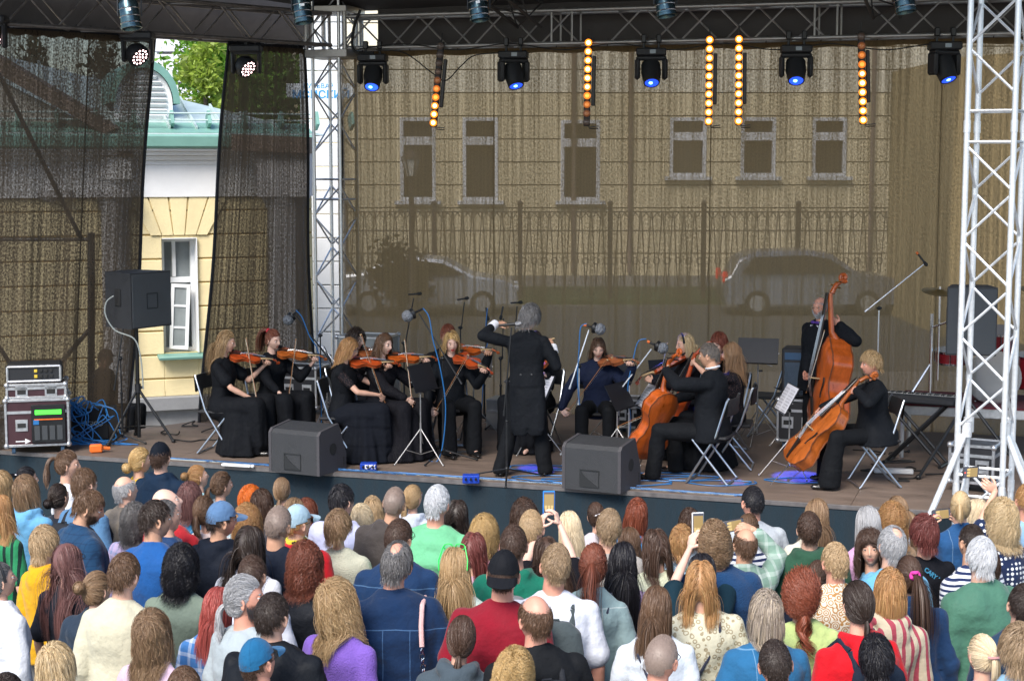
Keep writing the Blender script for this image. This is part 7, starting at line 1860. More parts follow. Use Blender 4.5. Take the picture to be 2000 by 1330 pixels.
# ------------------------------------------------------------ lights
zb_ = ZT - .02
names = ['leftmost blue lit moving head, next to the corner tower', 'second moving head from the left, between two light bars', 'middle moving head, between the third and the paired light bars', 'fourth moving head, between the paired bars and the last bar', 'rightmost moving head beside the white tower']
for i_, px in enumerate((728, 1003, 1272, 1555, 1845)):
    p = on_v(px, 100, back_v - .28); p.z = ZT - .07; mover(p, -SA * .3, 'black ' + names[i_], tilt=(.62, .5, .62, .62, .5)[i_], yaw=(0, .5, .1, 0, .55)[i_], es=(6, 3.4, 3.2, 3.6, 3.4)[i_])
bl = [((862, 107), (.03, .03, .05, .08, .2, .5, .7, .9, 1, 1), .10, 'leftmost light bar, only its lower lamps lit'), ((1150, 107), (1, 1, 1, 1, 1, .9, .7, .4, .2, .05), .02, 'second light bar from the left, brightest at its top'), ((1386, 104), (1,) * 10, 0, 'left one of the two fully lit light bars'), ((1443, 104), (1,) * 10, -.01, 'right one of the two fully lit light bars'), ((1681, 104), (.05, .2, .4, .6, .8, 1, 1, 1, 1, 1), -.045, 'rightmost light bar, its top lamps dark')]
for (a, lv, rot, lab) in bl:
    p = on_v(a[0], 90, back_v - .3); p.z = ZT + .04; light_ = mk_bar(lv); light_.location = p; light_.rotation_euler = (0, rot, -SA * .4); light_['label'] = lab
for i_, (px, py) in enumerate(((252, -24), (590, -30), (935, -36), (1300, -46), (1768, -56))):
    y = (14.2, 15.2, 15.0, 14.6, 14.2)[i_]; p = at_y(px, py, y); pc_ = par(p, (.2, .2, 0, 0, 0)[i_], ['silver can light at the upper left, before the mesh screen', 'silver can light before the corner tower', 'silver can light above the second light bar', 'silver can light above the paired light bars', 'silver can light near the white tower'][i_]); pc_.scale = (.82, .82, .82)
for i_, (px, py, f) in enumerate(((268, 62, .62), (480, 88, .84), (-22, 30, .3))):
    L0 = LA.lerp(tl, f); n_ = Vector((-sdir.y, sdir.x, 0)); d = ray(px, py); o_ = Vector((0, 0, CAM_H)); t_ = (tl - n_ * .15 - o_).dot(n_) / d.dot(n_); p = o_ + d * t_
    pink(p, 0, ['wash light glowing pink beside the bright gap', 'wash light glowing pink over the narrow mesh screen', 'wash light at the far upper left corner'][i_])
# the truss that carries the can lights, just above the frame
truss('lighting_truss', 'dark truss high over the front of the stage carrying the can lights', (-6.4, 14.6, 6.0), (6.5, 14.6, 6.0), .3, .3, .022, DALU, .6)
# chains, cable on the trusses
cable('black cable sagging under the back truss', [on_v(x, y, back_v - .3) for x, y in ((735, 98), (790, 104), (840, 140), (870, 158), (900, 130), (930, 108), (1000, 104))], RUBBER, .008)
cable('black cable clipped along the back truss', [on_v(x, 92 + 6 * math.sin(x * .03), back_v - .3) for x in range(700, 1880, 40)], RUBBER, .008)
cable('thick black cable dropping down the corner tower', [on_v(x, y, back_v - .3) for x, y in ((704, 20), (690, 60), (692, 100), (730, 104))], RUBBER, .02)
# blue beams from the moving heads
for i_, (px, py, e_) in enumerate(((1050, 915, 60), (1560, 930, 70), (1450, 945, 40), (1330, 915, 25))):
    src = on_v((1003, 1555, 1272, 1272)[i_], 175, back_v - .5); tgt = stg(px, py)
    l_ = bpy.data.lights.new('blue_beam', 'SPOT'); l_.energy = e_ * 22; l_.color = (.06, .10, 1); l_.spot_size = R(5 + 2 * (i_ % 2)); l_.spot_blend = .35; l_.shadow_soft_size = .03
    lo = bpy.data.objects.new('blue_beam', l_); COL.objects.link(lo); lo.location = src + (tgt - src).normalized() * .12; lo.rotation_euler = (src - tgt).to_track_quat('Z', 'Y').to_euler()
# ------------------------------------------------------------ the crowd
# x ytop sex height turn tone width | hair | top | extras | label
CROWD = """
3 918 f 1.62 0 l 0|bob dblond|tee 8a8f96||person in a grey top at the left edge, farthest back there
4 962 f 1.66 20 l 0|long ginger|sv 2a8a5a 10302a||person at the left edge in a green and navy striped shirt with long loose hair
57 908 f 1.60 10 l 0|pony black 0 -.8 .5 .40|ss f0f0f4 1a2440|clip|person with a pinned black ponytail in a white and navy striped top
64 925 f 1.64 15 l .05|bob lbrown|hoodie 6fb0dc||person in a light blue hoodie with a straight bob near the left edge
131 876 f 1.66 -30 l 0|pony brown 0 -.85 .45 .30|tee eef0f6||person in a white tee with a wavy ponytail, farthest back at the left
118 940 f 1.58 0 l 0|bun dark 0 -1 -.1 .05|tee 3a3f4a||person with a low dark bun between the blue hoodie and the check blazer
166 912 m 1.80 -15 l 0|short brown .05|tee 5a86b0|pack|person in a dusty blue tee with a black backpack, behind the check blazer
153 948 m 1.80 -62 m .12|short brown .06|ck 1d4468 0f2a4a|beard dbrown;down|bearded person in a navy check blazer looking down to the right
243 926 m 1.74 -10 l 0|fringe grey|jacket 8a8074|collar|person in a taupe jacket with thinning grey hair on top
271 870 f 1.64 -25 l 0|bun golden .2 -1 -.25 .055|tee e8b820||person in a yellow top with a low golden bun right against the stage
320 860 m 1.80 10 l .15|fringe dbrown|hoodie 12283f|capb 0c1420|person in a navy hoodie with a backward dark cap right against the stage
390 906 f 1.50 -25 l 0|bun ginger 0 -1 .35 .05|pt a8d4dc e8f0f0||person with a braided updo in a pale patterned top behind the red tee
430 918 f 1.64 -30 l 0|pony brown 0 -1 0 .2|tee c8d8e0|sung|person with sunglasses pushed up on tied back hair near the left wedge
335 945 m 1.76 -55 p .1|bald|tee d03038|up;pack|bald person in a red tee gazing up to the right
374 940 f 1.66 0 l .05|bob mauve|denim 2f6c94 86a8c0||person in a blue denim shirt with a mauve bob behind the bald person
336 972 m 1.77 -20 l 0|short dgrey .03|jacket 173a66||person in a navy jacket with cropped grey hair, tucked behind the blue shirt
304 973 m 1.80 -25 m 0|short dark .05|shirt 1c5aa0|collar|person in a strong blue button shirt at the left
258 982 f 1.62 0 l .05|curly dgrey .12|pl b8a8cc 8090b8||person with grey curls in a lilac plaid shirt
97 1029 f 1.62 5 l .05|bobs sandy|hoodie e0a818||person in a mustard yellow hoodie with short wavy hair
136 1054 f 1.70 -15 l 0|long mauve .6|tee 20242e|glass|person with very long straight reddish brown hair covering the back
178 1110 f 1.62 -25 l 0|bun lbrown -.1 -1 .35 .05|jacket 243446||person in a dark blue jacket with a messy topknot
240 1075 m 1.82 -18 l .05|short brown .055|shirt d4cfb6|collar|person in a cream corduroy shirt at the left
352 1063 f 1.66 -10 m .15|curly black .11|shirt 7d8c7e|collar|person in a grey green shirt with a mass of black curls
4 1093 f 1.64 -25 l .1|pony dgrey 0 -1 0 .1|denim e4e8f0 c0c8d4|band|person in a white denim jacket cut off by the left edge
111 1254 f 1.66 -15 l 0|bob blond|tee c8b8a0||person with a highlighted blond bob at the bottom left
20 1306 m 1.74 0 l 0|short dark .05|tee 30343c||person with dark hair just showing in the bottom left corner
300 1188 f 1.60 0 l 0|curly lbrown .26|tee d8bcd0||person in a pale pink top with wavy brown hair at the bottom left
368 1297 m 1.74 0 l 0|short brown .05|tee 888888||person at the bottom edge left of the teal cap, only hair showing
424 1139 f 1.60 -10 l 0|long pinkred .3|pl 4a86c8 d0dcf0||person with long pinkish red hair in a blue plaid shirt
486 948 f 1.60 -5 l 0|bobs orange|pt b8d0d8 dce8ec||person with bright orange short hair in a pale patterned top
430 976 m 1.78 -30 m .05|short dark .04|hoodie 121a28|cap 5c7ea6|person in a black hoodie with a denim blue cap
410 965 f 1.58 -10 l 0|pony brown 0 -1 .1 .2|tee e0ccc8||person in a pale rose top hidden behind the denim cap
479 984 f 1.60 0 l .05|curly ginger .12|tee d8c0a8||person with strawberry curls right of the denim cap
486 1021 f 1.66 -10 l 0|long dark .36|tee e4e6f0||person in a white tee with long dark straight hair
487 1077 m 1.76 -5 m .08|short dbrown .03|tee dfe4f2||person in a white tee with a dark cropped cut behind the grey ponytail
551 927 f 1.62 10 l 0|pony lbrown 0 -.9 -.5 .3|pt c8c4a8 909880||person with a low light brown ponytail in front of the left wedge
520 954 f 1.58 0 l 0|bob dbrown|tee 404048||person with a dark bob between the orange hair and the low ponytail
543 982 m 1.76 0 m .05|short buzz .018|tee 1c2434||person with a grey shaved cut in a dark tee beside the pale cap
574 968 f 1.62 0 l 0|long lbrown .35|tee c8d0d0||person with long light brown hair behind the pale cap
604 972 f 1.60 -10 l 0|bob auburn|tee 5a4a44||person with an auburn bob behind the pale cap
585 982 m 1.72 -50 l 0|short ginger .03|hoodie cc1c28|cap a8c4d4;sunf;gaiter|person in a red hoodie with a pale blue cap and sunglasses
661 943 m 1.76 -15 l .05|short black .08|hoodie c8cdf0||person in a lilac white hoodie with thick black hair
712 985 f 1.60 0 l .05|bobs pblond|tee 182830||person in a dark top with a short pale blond cut
668 996 f 1.64 -20 l .08|bobs lbrown|knit c8c8b4||person in a beige sweater with a thin bag strap and short hair
594 1061 f 1.68 -15 l .15|curly auburn .12|jacket 181c24||person in a black jacket with thick auburn curls
488 1121 m 1.76 -58 r .12|pony grey 0 -.95 -.1 .22|tee b0bcc2|beardg|bearded person in a light grey tee with a long grey ponytail
545 1150 m 1.72 -10 l .3|short dark .04|jacket 14181f||person in a black sweatshirt hidden behind the grey ponytail
520 1240 m 1.62 -12 r .0|short dbrown .03|tee 98a4a8|cap 1c6694;glass|person with a teal blue cap at the bottom edge
665 1130 f 1.70 -35 l .05|curly dblond .28|knit 8462c4||person in a purple sweatshirt with long wavy hair
783 1008 m 1.76 -20 m .12|short dbrown .03|denim 16365e 5c80a8|glass|person in a navy denim jacket with glasses, left of the mint tee
780 1051 m 1.82 -12 r .22|patch dgrey|denim 102c50 4d709a|collar|broad person in a dark denim jacket with a grey crown and a bald patch
758 946 m 1.78 10 m .15|short buzz .012|hoodie 4a4442||person in a charcoal jacket with a shaved head
801 941 f 1.62 -20 l 0|pony dblond 0 -1 -.2 .2|hoodie cfd8e8||person in a pale hoodie left of the white haired one in mint
728 966 f 1.62 0 l 0|bob sandy|tee 3c4248||person with sandy hair half hidden left of the charcoal jacket
847 941 m 1.86 -8 r .42|short white .055|tee 74c494||large person in a mint green tee with white hair
898 969 f 1.64 0 l 0|long dark .30|tee 2c2430||person with long dark hair right of the mint tee
951 1008 f 1.64 -15 l .08|curly golden .10|pt d8a0b8 f0d0dc||person with golden curls in a pink patterned top
921 1035 f 1.64 -5 l .05|long cherry .22|ln c8a0b8 e0c8d8||person with a dark red long bob in a pink lace top
901 1063 f 1.68 5 l 0|long dblond .48|tee c8d8d0|green|person with green sunglasses on long straight blond hair
970 1068 m 1.80 0 r .15|short dbrown .03|polo 8c1428|capb 14161c|person in a burgundy polo with a backward black cap
889 1194 f 1.62 -8 l .08|pony dbrown 0 -.9 -.6 .16|hoodie 47545e||person in a slate hoodie with a low dark ponytail at the bottom
997 1268 f 1.64 -15 l .05|curly golden .08|tee c0b090||person with short golden curls at the bottom middle
1014 1021 m 1.76 -5 r .05|short dbrown .035|hoodie 10705a|pack2|person in a teal green hoodie with a grey backpack
1032 990 m 1.74 -20 l 0|short sandy .03|denim 4a6c90 90a8c0||person with sandy cropped hair right behind the teal hoodie
1028 972 f 1.66 0 l 0|curly dbrown .3|tee d8a8c8||person with long dark curls behind the sandy cropped one
1055 1153 m 1.78 18 r .18|fringe brown|shirt 17191d|collar;pack|balding person in a black shirt with a black backpack
1078 1057 m 1.80 0 r .12|short ash .045|tee e4e8f4|logo;pack3|person in a white tee with a dark grey backpack over both shoulders
1081 1040 f 1.62 0 p 0|long dbrown .4|tee 14141c|phone 1072 982 b|person in black with both arms up filming with a blue cased phone
1122 995 f 1.66 -10 l 0|long pblond .34|tee c8ccd0|sung|person with long platinum hair and sunglasses on the head
1167 977 f 1.62 -10 l 0|pony dbrown 0 -.9 .3 .3|tee d0c8d0|clip|person with a pearl clip in dark hair behind the short haired one
1186 989 m 1.76 0 l 0|short ash .06|tee a8a4a0||person with short ash hair just right of the platinum hair
1243 970 f 1.66 -8 l .05|bob red|denim 3c7cb0 90b4d0||person in a blue denim jacket with a copper red bob
1220 1026 f 1.62 0 l 0|long brown .3|tee 1c2c48||person in navy with brown hair below the copper red bob
1153 1058 f 1.66 5 r 0|pony auburn 0 -.85 .4 .42|denim 8ca4a8 c4d0d0|strap|person in a pale denim jacket with a long auburn ponytail
1210 1051 f 1.66 0 p 0|long black .60|pt c8a8cc e8d8e8||person with very long black hair over a lilac patterned top
1280 1028 f 1.64 5 l .1|long dbrown .22|knit d8dcc0||person in a pale lime knit with a dark shoulder length cut
1283 1141 f 1.66 -5 l .05|long brown .32|shirt dfe8f2|strap|person in a white shirt with brown hair and a dark shoulder strap
1293 1230 m 1.76 -20 r .1|short buzz .008|shirt c8c4bc|glass;lany|person with a shaved head, glasses and a black cord at the bottom
1338 1026 f 1.62 -10 l 0|bobs ginger|tee a8c8e0|sung|person with ginger hair below the raised phone on the right
1355 990 f 1.62 0 l 0|bob dbrown|tee 8898a8||person with dark hair hidden behind the raised phone on the right
1360 1076 f 1.64 0 p 0|long black .4|tee 12303e|phone 1363 1025 w|person in dark teal sleeves with both arms up filming with a white phone
1378 1086 f 1.68 -3 l .1|long ginger .22|lp dcd8c0 a89c80|strap|person in a cream leopard print blouse with a ginger shoulder length cut
1410 1012 m 1.84 0 r .15|curly lbrown .05|knit 1c4470||person in a navy sweater with short brown curls
1453 1027 m 1.76 -5 m .05|fringe brown|pl 88a898 c0d0c8|phoner 1432 1026|balding person in a green check shirt holding a phone crosswise
1465 1000 f 1.64 -30 l 0|pony brown 0 -1 .1 .2|ss e8ecf4 20305c||person in a navy and white striped top behind the balding phone holder
1477 945 m 1.80 0 r .05|short black .03|shirt c0c8d0||person in a light grey shirt with a black fade nearest the stage
1585 970 f 1.72 0 l 0|long lbrown .5|tee e0dccc||person with very long light brown hair behind the green jacket
1587 992 m 1.80 0 l .1|short dbrown .05|hoodie 2c5440|strap|person in a forest green jacket right of the light grey shirt
1640 1054 m 1.74 -5 r .05|short sandy .045|wv e8e0d0 b88850||person with short sandy hair in a beige shirt with a maze print
1585 1089 f 1.62 -25 l 0|pony dbrown 0 -1 0 .2|tee 141c30||person in dark navy half hidden behind the copper curls
1572 1112 f 1.66 -25 l .05|pony red .15 -.85 -.5 .26 c|tee c8dc90|clipp|person in a pale lime tee with curly red hair in a pink clasp
1491 1149 f 1.68 -3 l .15|bob streak|denim 2a6a98 7aa4c4|collar|person in a blue denim jacket with a streaked grey bob
1507 1240 m 1.76 0 r .05|short dark .03|tee 384048||person with dark cropped hair at the bottom below the streaked bob
1677 1130 f 1.68 -5 l .1|pony dark 0 -.85 -.5 .1|hoodie d01020|pack4|person in a bright red hoodie with a navy backpack
1691 985 f 1.66 -10 l 0|long grey .4|tee d8a8d0||person in a pink top with long grey hair
1700 1030 f 1.68 150 l 0|curly dbrown .28|tee 78bce8||person with curly hair in light blue, looking back over the shoulder at the camera
1744 1024 m 1.74 -10 l .12|patch grey|shirt 70b8e4|collar|person in a sky blue shirt with a bald patch
1742 983 f 1.64 -5 l .05|curly ginger .12|tee b89878||person with voluminous ginger hair in front of the edge of the stage
1761 965 f 1.68 -10 l 0|pony lbrown .15 -.9 .2 .45|tee e8e8ec||person in a white tee with a very long light brown ponytail
1813 1004 f 1.66 -8 l .05|bobs cherry|tee 12141c|slogan|person in a black tee with slanted blue lettering on the back
1871 956 f 1.70 -35 l 0|pony blond 0 -.9 .35 .16|denim 28588c 7898b8|phone2 1838 1004|person in a denim jacket with a blond ponytail filming with a phone held crosswise
1905 972 f 1.64 0 l 0|long pblond .2|tee c8c8c0||person with pale blond hair right of the blond ponytail
1958 975 f 1.72 -5 l .15|curly blond .14|dt 1c2c50 e8ecf0|phone3 1902 925|person in a navy polka dot top with blond curls, one arm raised with a phone
1998 940 m 1.76 -20 r 0|short ginger .04|tee 98c0e0||person in light blue cut off by the right edge
1905 1020 m 1.76 -10 m .05|short dark .03|ss e8ecf4 20305c||person with dark cropped hair in a striped tee at the right
1925 1046 m 1.76 -10 l .12|short white .09|jacket 4c7c68||person in a faded green jacket with wispy white hair
1921 1064 f 1.68 -10 l .15|bobs dbrown|tee 189c6c|strap|person in an emerald green tee with a brown bob
1786 1078 f 1.68 -15 l 0|pony dbrown .25 -.85 .35 .48|denim 1c3c64 34587c|scr|person in navy denim with a long dark ponytail in a pink scrunchie
1729 1108 f 1.66 -5 l .08|bob ginger|sv c8bca4 a84858|redn;strap|person in a beige striped hoodie with a red necklace
1732 1240 f 1.62 -15 l .05|bobs black|tee 181c24||person with a sleek short black cut at the bottom right
1916 1234 f 1.62 -10 l .05|pony pblond 0 -1 .2 .16|tee d0b0d8|band2|person in a lilac top with a pale blond ponytail at the bottom right
1977 1218 f 1.68 -10 l .1|bobs ash|denim 8cb4d0 b8d0e0|collar|person in a pale denim shirt in the bottom right corner
2003 1130 m 1.78 0 l .1|short dark .04|jacket 24405c||person in a navy jacket cut off by the right edge
560 1318 f 1.70 0 l 0|bob brown|tee 707880||person at the bottom edge right of the teal cap, only hair showing
1228 958 f 1.58 0 l 0|bob mauve|tee 585060||person with a plum bob hidden behind the copper red bob
"""
rows = [l.split('|') for l in CROWD.strip().split('\n') if not l.startswith('560 1318') and not l.startswith('1228')]
PR = []
for i, r in enumerate(rows):
    a = r[0].split(); PR.append([float(a[0]), float(a[1]), a[2], float(a[3]), float(a[4]), a[5], float(a[6]), r[1], r[2], r[3], r[4], float(a[3])])
def cpos(q): return at_z(q[0], q[1], q[3] + .005)
for it in range(120):                       # keep neighbours from standing in one another
    P_ = [cpos(q) for q in PR]; moved = 0
    for i in range(len(PR)):
        for j in range(i):
            dx = (P_[i].x - P_[j].x) / (.46 + .2 * (PR[i][6] + PR[j][6])); dy = (P_[i].y - P_[j].y) / .38
            if dx * dx + dy * dy < 1:
                a, b = (i, j) if P_[i].y < P_[j].y else (j, i); moved += 1
                if PR[a][3] < PR[a][11] + .13: PR[a][3] += .006
                if PR[b][3] > PR[b][11] - .13: PR[b][3] -= .006
    if not moved: break
print('CROWD', len(PR), 'still touching', moved)
LENSES = {}
def hx(h): return tuple(round(min(.70, c * .74), 4) for c in srgb(h))
JEAN = [cloth('jeans', (.03, .05, .10)), cloth('black jeans', (.015, .016, .02)), cloth('grey trousers', (.09, .09, .095)), cloth('beige trousers', (.25, .21, .16))]
PHM = {'b': mat('phone case blue', (.02, .22, .75), .4), 'w': mat('phone case white', (.6, .6, .6), .4), 'k': mat('phone case black', (.02, .02, .025), .4)}
SCREEN = mat('phone screen', (.05, .04, .03), .15, emit=(.55, .38, .14), es=.35, var=0); SCR2 = mat('screen lower', (.03, .03, .03), .15, emit=(.75, .55, .22), es=.5); SCR3 = mat('screen dark', (.02, .02, .03), .15, emit=(.08, .09, .12), es=.5)
def phone(label, p, d, up, col, big=1):
    # d: direction the screen faces, up: its long side
    t = thing('phone', label, 'phone', p, rot=frame(up, -Vector(d)).to_euler(), group='phones held up in the crowd')
    mb = MB(); mb.box((0, 0, 0), (.078 * big, .011, .155 * big), ch=.004); mb.build('case', PHM[col], t)
    mb = MB(); mb.box((0, -.0065, 0), (.068 * big, .002, .142 * big)); mb.build('glass', SCR3, t)
    mb = MB(); mb.box((0, -.008, .012), (.062 * big, .001, .09 * big)); sc = mb.build('picture', SCREEN, t)
    mb = MB(); 
    for k in range(3): mb.box((-.02 + .02 * k, -.009, -.03), (.014, .001, .03))
    mb.build('picture_lights', SCR2, t); mb = MB(); mb.ball((0, -.0085, -.062 * big), (.006, .001, .006), 8, 6); mb.build('record_dot', mat('red dot', (.7, .02, .02), .4, emit=(1, .1, .05), es=.6), t)
    return t
def backpack(P, label, col, w=.30, h=.42, strapc=None, accent=None, text=None):
    t = thing('backpack', label, 'backpack', P.root.location, P.root.rotation_euler.z, 'backpacks worn in the crowd')
    S = Soup(); o = (.115 + .02 + P.wd * .1)
    S.loft([(.02, w * .42, .06, 0, 0), (.06, w * .5, .075, 0, 0), (h * .6, w * .5, .075, 0, 0), (h * .85, w * .44, .065, 0, 0), (h * .97, w * .26, .04, 0, 0)], power=3.2); S.loft([(.05, w * .38, .04, 0, -.065), (h * .42, w * .38, .04, 0, -.06)], power=3)
    V, F, N = S.remesh(.012, 3); V = wrinkle(V, N, .004, P.seed); V = (V + np.array([0, -o - .055, .03])) @ P.T.T + P.hip
    np_mesh('bag', V, F, [cloth('pack', col)], t)
    for s in (-1, 1):
        mb = MB(); pts = [P.tp(q) for q in ((s * .09, -o - .01, h * .9), (s * .095, -.085 - P.wd * .08, .475), (s * .105, -.01, .515), (s * .11, .08, .45), (s * .125, .13 + P.wd * .1, .32), (s * .165 * (1 + P.wd), .06, .15), (s * .12, -o, .08))]
        for i in range(len(pts) - 1):
            a, b = Vector(pts[i]), Vector(pts[i + 1]); mb.tube([a, b], .018, 8)
        mb.build('strap', cloth('pack', strapc or col), t)
    mb = MB(); mb.tube([P.tp(q) for q in ((-.03, -o - .05, h * .99), (-.02, -o - .05, h * 1.07), (.02, -o - .05, h * 1.07), (.03, -o - .05, h * .99))], .007, 6); mb.build('grab_handle', cloth('pack', strapc or col), t)
    if accent: mb = MB(); mb.box(P.tp((0, -o - .11, h * .86)), (.11, .03, .08), ch=.01); mb.build('patch', mat('red patch', accent, .7), t)
    if text: text_mesh(text, .075, .002, 'lettering', mat('blue print', (.03, .12, .45), .5), t, P.tp((0, -o - .175, .11)), rotm(PI / 2))
    return t
def tops(P, spec, ex):
    a = spec.split(); k = a[0]; c = hx(a[1]); c2 = hx(a[2]) if len(a) > 2 else None; col = .012 if ('collar' in ex or k in ('denim', 'polo')) else None; am = .010
    if k in ('tee', 'polo'): P.garment('tee_shirt' if k == 'tee' else 'polo_shirt', cloth('tee', c), e=.016, hem=-.14, sleeve=.36 if k == 'tee' else .34, sleeve_w=1.25, amp=am, collar=.014 if k == 'polo' else .0)
    elif k == 'shirt': P.garment('shirt', cloth('shirt', c), e=.020, hem=-.16, sleeve=.95, amp=am * 1.1, collar=.016)
    elif k == 'hoodie': P.garment('hoodie', cloth('hood', c), e=.030, hem=-.13, sleeve=.97, amp=am * 1.2, hood=1)
    elif k == 'jacket': P.garment('jacket', cloth('jacket', c, rough=.7), e=.030, hem=-.15, sleeve=.97, amp=am * 1.5, collar=.02)
    elif k == 'denim': P.garment('denim_jacket', cloth('denim', c, c2), e=.028, hem=-.10, sleeve=.96, amp=am * 1.3, collar=.018)
    elif k == 'knit': P.garment('sweater', cloth('knit', c), e=.024, hem=-.12, sleeve=.96, amp=am, collar=.0)
    else:
        kk, nm, sl = {'sv': ('vstripe', 'striped_shirt', .4), 'ss': ('stripe', 'striped_top', .4), 'ck': ('check', 'blazer', .97), 'pt': ('print', 'patterned_top', .4), 'pl': ('plaid', 'plaid_shirt', .9), 'ln': ('lace', 'lace_top', .8), 'lp': ('leopard', 'blouse', .9), 'wv': ('wave', 'patterned_shirt', .4), 'dt': ('dots', 'dotted_top', .4)}[k]
        P.garment(nm, cloth(kk, c, c2), e=.026 if k in ('ck', 'lp') else .018, hem=-.14, sleeve=sl, sleeve_w=1.1, amp=am, collar=.016 if k in ('ck', 'pl', 'wv') else .0, hood=1 if 'redn' in ex else None)
def hairs(P, spec):
    a = spec.split(); k = a[0]; c = a[1] if len(a) > 1 else 'brown'; g = lambda i, d: float(a[i]) if len(a) > i else d
    hl = {'dblond': 'blond', 'lbrown': 'sandy', 'ginger': 'golden', 'streak': 'pblond', 'blond': 'pblond', 'golden': 'blond', 'brown': 'lbrown', 'ash': 'sandy'}.get(c)
    if k == 'short': L = g(2, .05) * .72; P.hair('short', c, hl, L=L, n=1700 if L > .02 else 1300, vol=L * .16, w=.0034 if L > .03 else .0022, messy=.3, part=None if P.seed % 3 else 'fwd')
    elif k == 'fringe': P.hair('fringe', c, L=.035, n=900, vol=.006, w=.003)
    elif k == 'patch': P.hair('patch', c, L=.06, n=1500, vol=.008, w=.0034, messy=.3)
    elif k == 'bob': P.hair('long', c, hl, L=g(2, .155), n=1500, vol=.016, part=None, messy=.07, w=.0036)
    elif k == 'bobs': P.hair('short', c, hl, L=.075, n=2000, vol=.026, messy=.18, w=.0034, grav=2)
    elif k == 'long': P.hair('long', c, hl, L=g(2, .35), n=1500, vol=.009, part='c' if P.seed % 2 else 'back', messy=.04, w=.0036)
    elif k == 'curly': L = g(2, .15); P.hair('long', c, hl, L=L, n=1700, vol=(.024 if L > .06 else .008) if L < .2 else .016, curl=.011 if L < .2 else .015, messy=.25, w=.0034, grav=.8)
    elif k == 'pony': P.hair('pony', c, hl, n=1300, tie=(g(2, 0), g(3, -1), g(4, 0)), tail=g(5, .3), w=.0034, curl=.03 if a[-1] == 'c' else (.008 if c in ('auburn', 'grey', 'brown') else 0))
    elif k == 'bun': P.hair('bun', c, hl, n=1300, tie=(g(2, 0), g(3, -1), g(4, 0)), tail=g(5, .05), w=.0034)
for i, q in enumerate(PR):
    px, yt, sex, h, turn, tone, wd, hs, ts, ex, lab, h0 = q; pos = cpos(q); ex = [e for e in ex.split(';') if e]
    rr_ = random.Random(i * 13 + 5)
    yaw = math.atan2(pos.x * 1.0 - .2, 17.2 - pos.y) + R(rr_.uniform(-12, 12))
    look = turn; byaw = turn * .35
    if abs(turn) > 100: byaw = 55; look = turn - 0
    tw = yaw + R(byaw); loc = Vector((pos.x, pos.y, 0)) - Vector((-math.sin(tw), math.cos(tw), 0)) * .02
    arms = None; ph = []
    Rt = Matrix.Rotation(tw, 3, 'Z').inverted()
    def L_(x, y, dy): return Rt @ (at_y(x, y, loc.y + dy) - loc)
    for e in ex:
        if e.startswith('phone'):
            a = e.split(); fx, fy = float(a[1]), float(a[2])
            if a[0] == 'phone':
                c = L_(fx, fy, .42); wl = c + Vector((-.06, -.03, -.125)); wr = c + Vector((.065, -.03, -.125))
                arms = {'L': dict(w=wl, f=(.35, .15, 1), n=(.8, .3, -.1), c=.42, th=.9, sp=.1, pole=(-1, .2, -.8)), 'R': dict(w=wr, f=(-.35, .15, 1), n=(-.8, .3, -.1), c=.42, th=.9, sp=.1, pole=(1, .2, -.8))}
                ph.append((c, (0, -.98, .12), (.02, .1, 1), a[3]))
            elif a[0] == 'phoner':
                c = L_(fx, fy, .35); arms = {'R': dict(w=L_(fx + 40, fy + 8, .30), f=(-1, .15, .3), n=(0, .6, -.7), c=.5, th=.4, pole=(1, .1, -.8)), 'L': dict(w=c + Vector((-.12, -.02, -.1)), f=(.8, .2, .6), n=(.3, .5, .6), c=.5, pole=(-1, 0, -1))}; ph.append((c, (0, -1, .1), (1, .1, .12), 'k'))
            elif a[0] == 'phone2':
                c = L_(fx, fy, .30); arms = {'R': dict(w=c + Vector((.13, -.06, -.06)), f=(-.6, .3, .5), n=(-.6, -.2, .5), c=.5, th=.6, pole=(1, 0, -1)), 'L': dict(w=c + Vector((-.11, -.03, -.07)), f=(.5, .2, .7), n=(.6, .2, .3), c=.5, pole=(-1, 0, -1))}; ph.append((c, (.1, -1, .1), (1, .1, .05), 'k'))
            else:
                c = L_(fx - 6, fy - 3, .30); arms = {'R': None, 'L': dict(w=L_(fx + 42, fy + 34, .22), f=(-.75, .25, .55), n=(.3, .8, .2), c=.5, th=.7, pole=(-1, 0, -.3))}; arms.pop('R'); ph.append((c, (.1, -1, .0), (1, .1, -.06), 'k'))
    hd = (look * .65 + rr_.uniform(-10, 10) if abs(turn) < 100 else 92, 11 + rr_.uniform(-9, 4), rr_.uniform(-7, 7))
    if 'down' in ex: hd = (hd[0], -16, 4)
    if 'up' in ex: hd = (hd[0], 26, -8)
    if abs(turn) > 100: hd = (88, 4, 4)
    ss = .2 if arms is None else 1
    if arms is None and rr_.random() < .5:      # arms folded or hands clasped in front
        pass
    kk = h / 1.745
    bare = ts.split()[0] in ('tee', 'polo', 'ss', 'sv', 'pt', 'wv', 'dt')
    P = Person(lab, loc, tw, h, sex, 'stand', tone, wd=wd, head=hd, arms=arms, seed=i * 3 + 50, bare=bare, group='people in the standing crowd', lean=R(rr_.uniform(0, 4)), roll=R(rr_.uniform(-3.5, 3.5)))
    hc = hs.split()[1] if len(hs.split()) > 1 else 'grey'
    P.body(brow=HC[hc], lowres=None if bare or arms else .024)
    tops(P, ts, ex)
    P.trousers(JEAN[rr_.randrange(4)], vox=.022); 
    if hs != 'bald': hairs(P, hs)
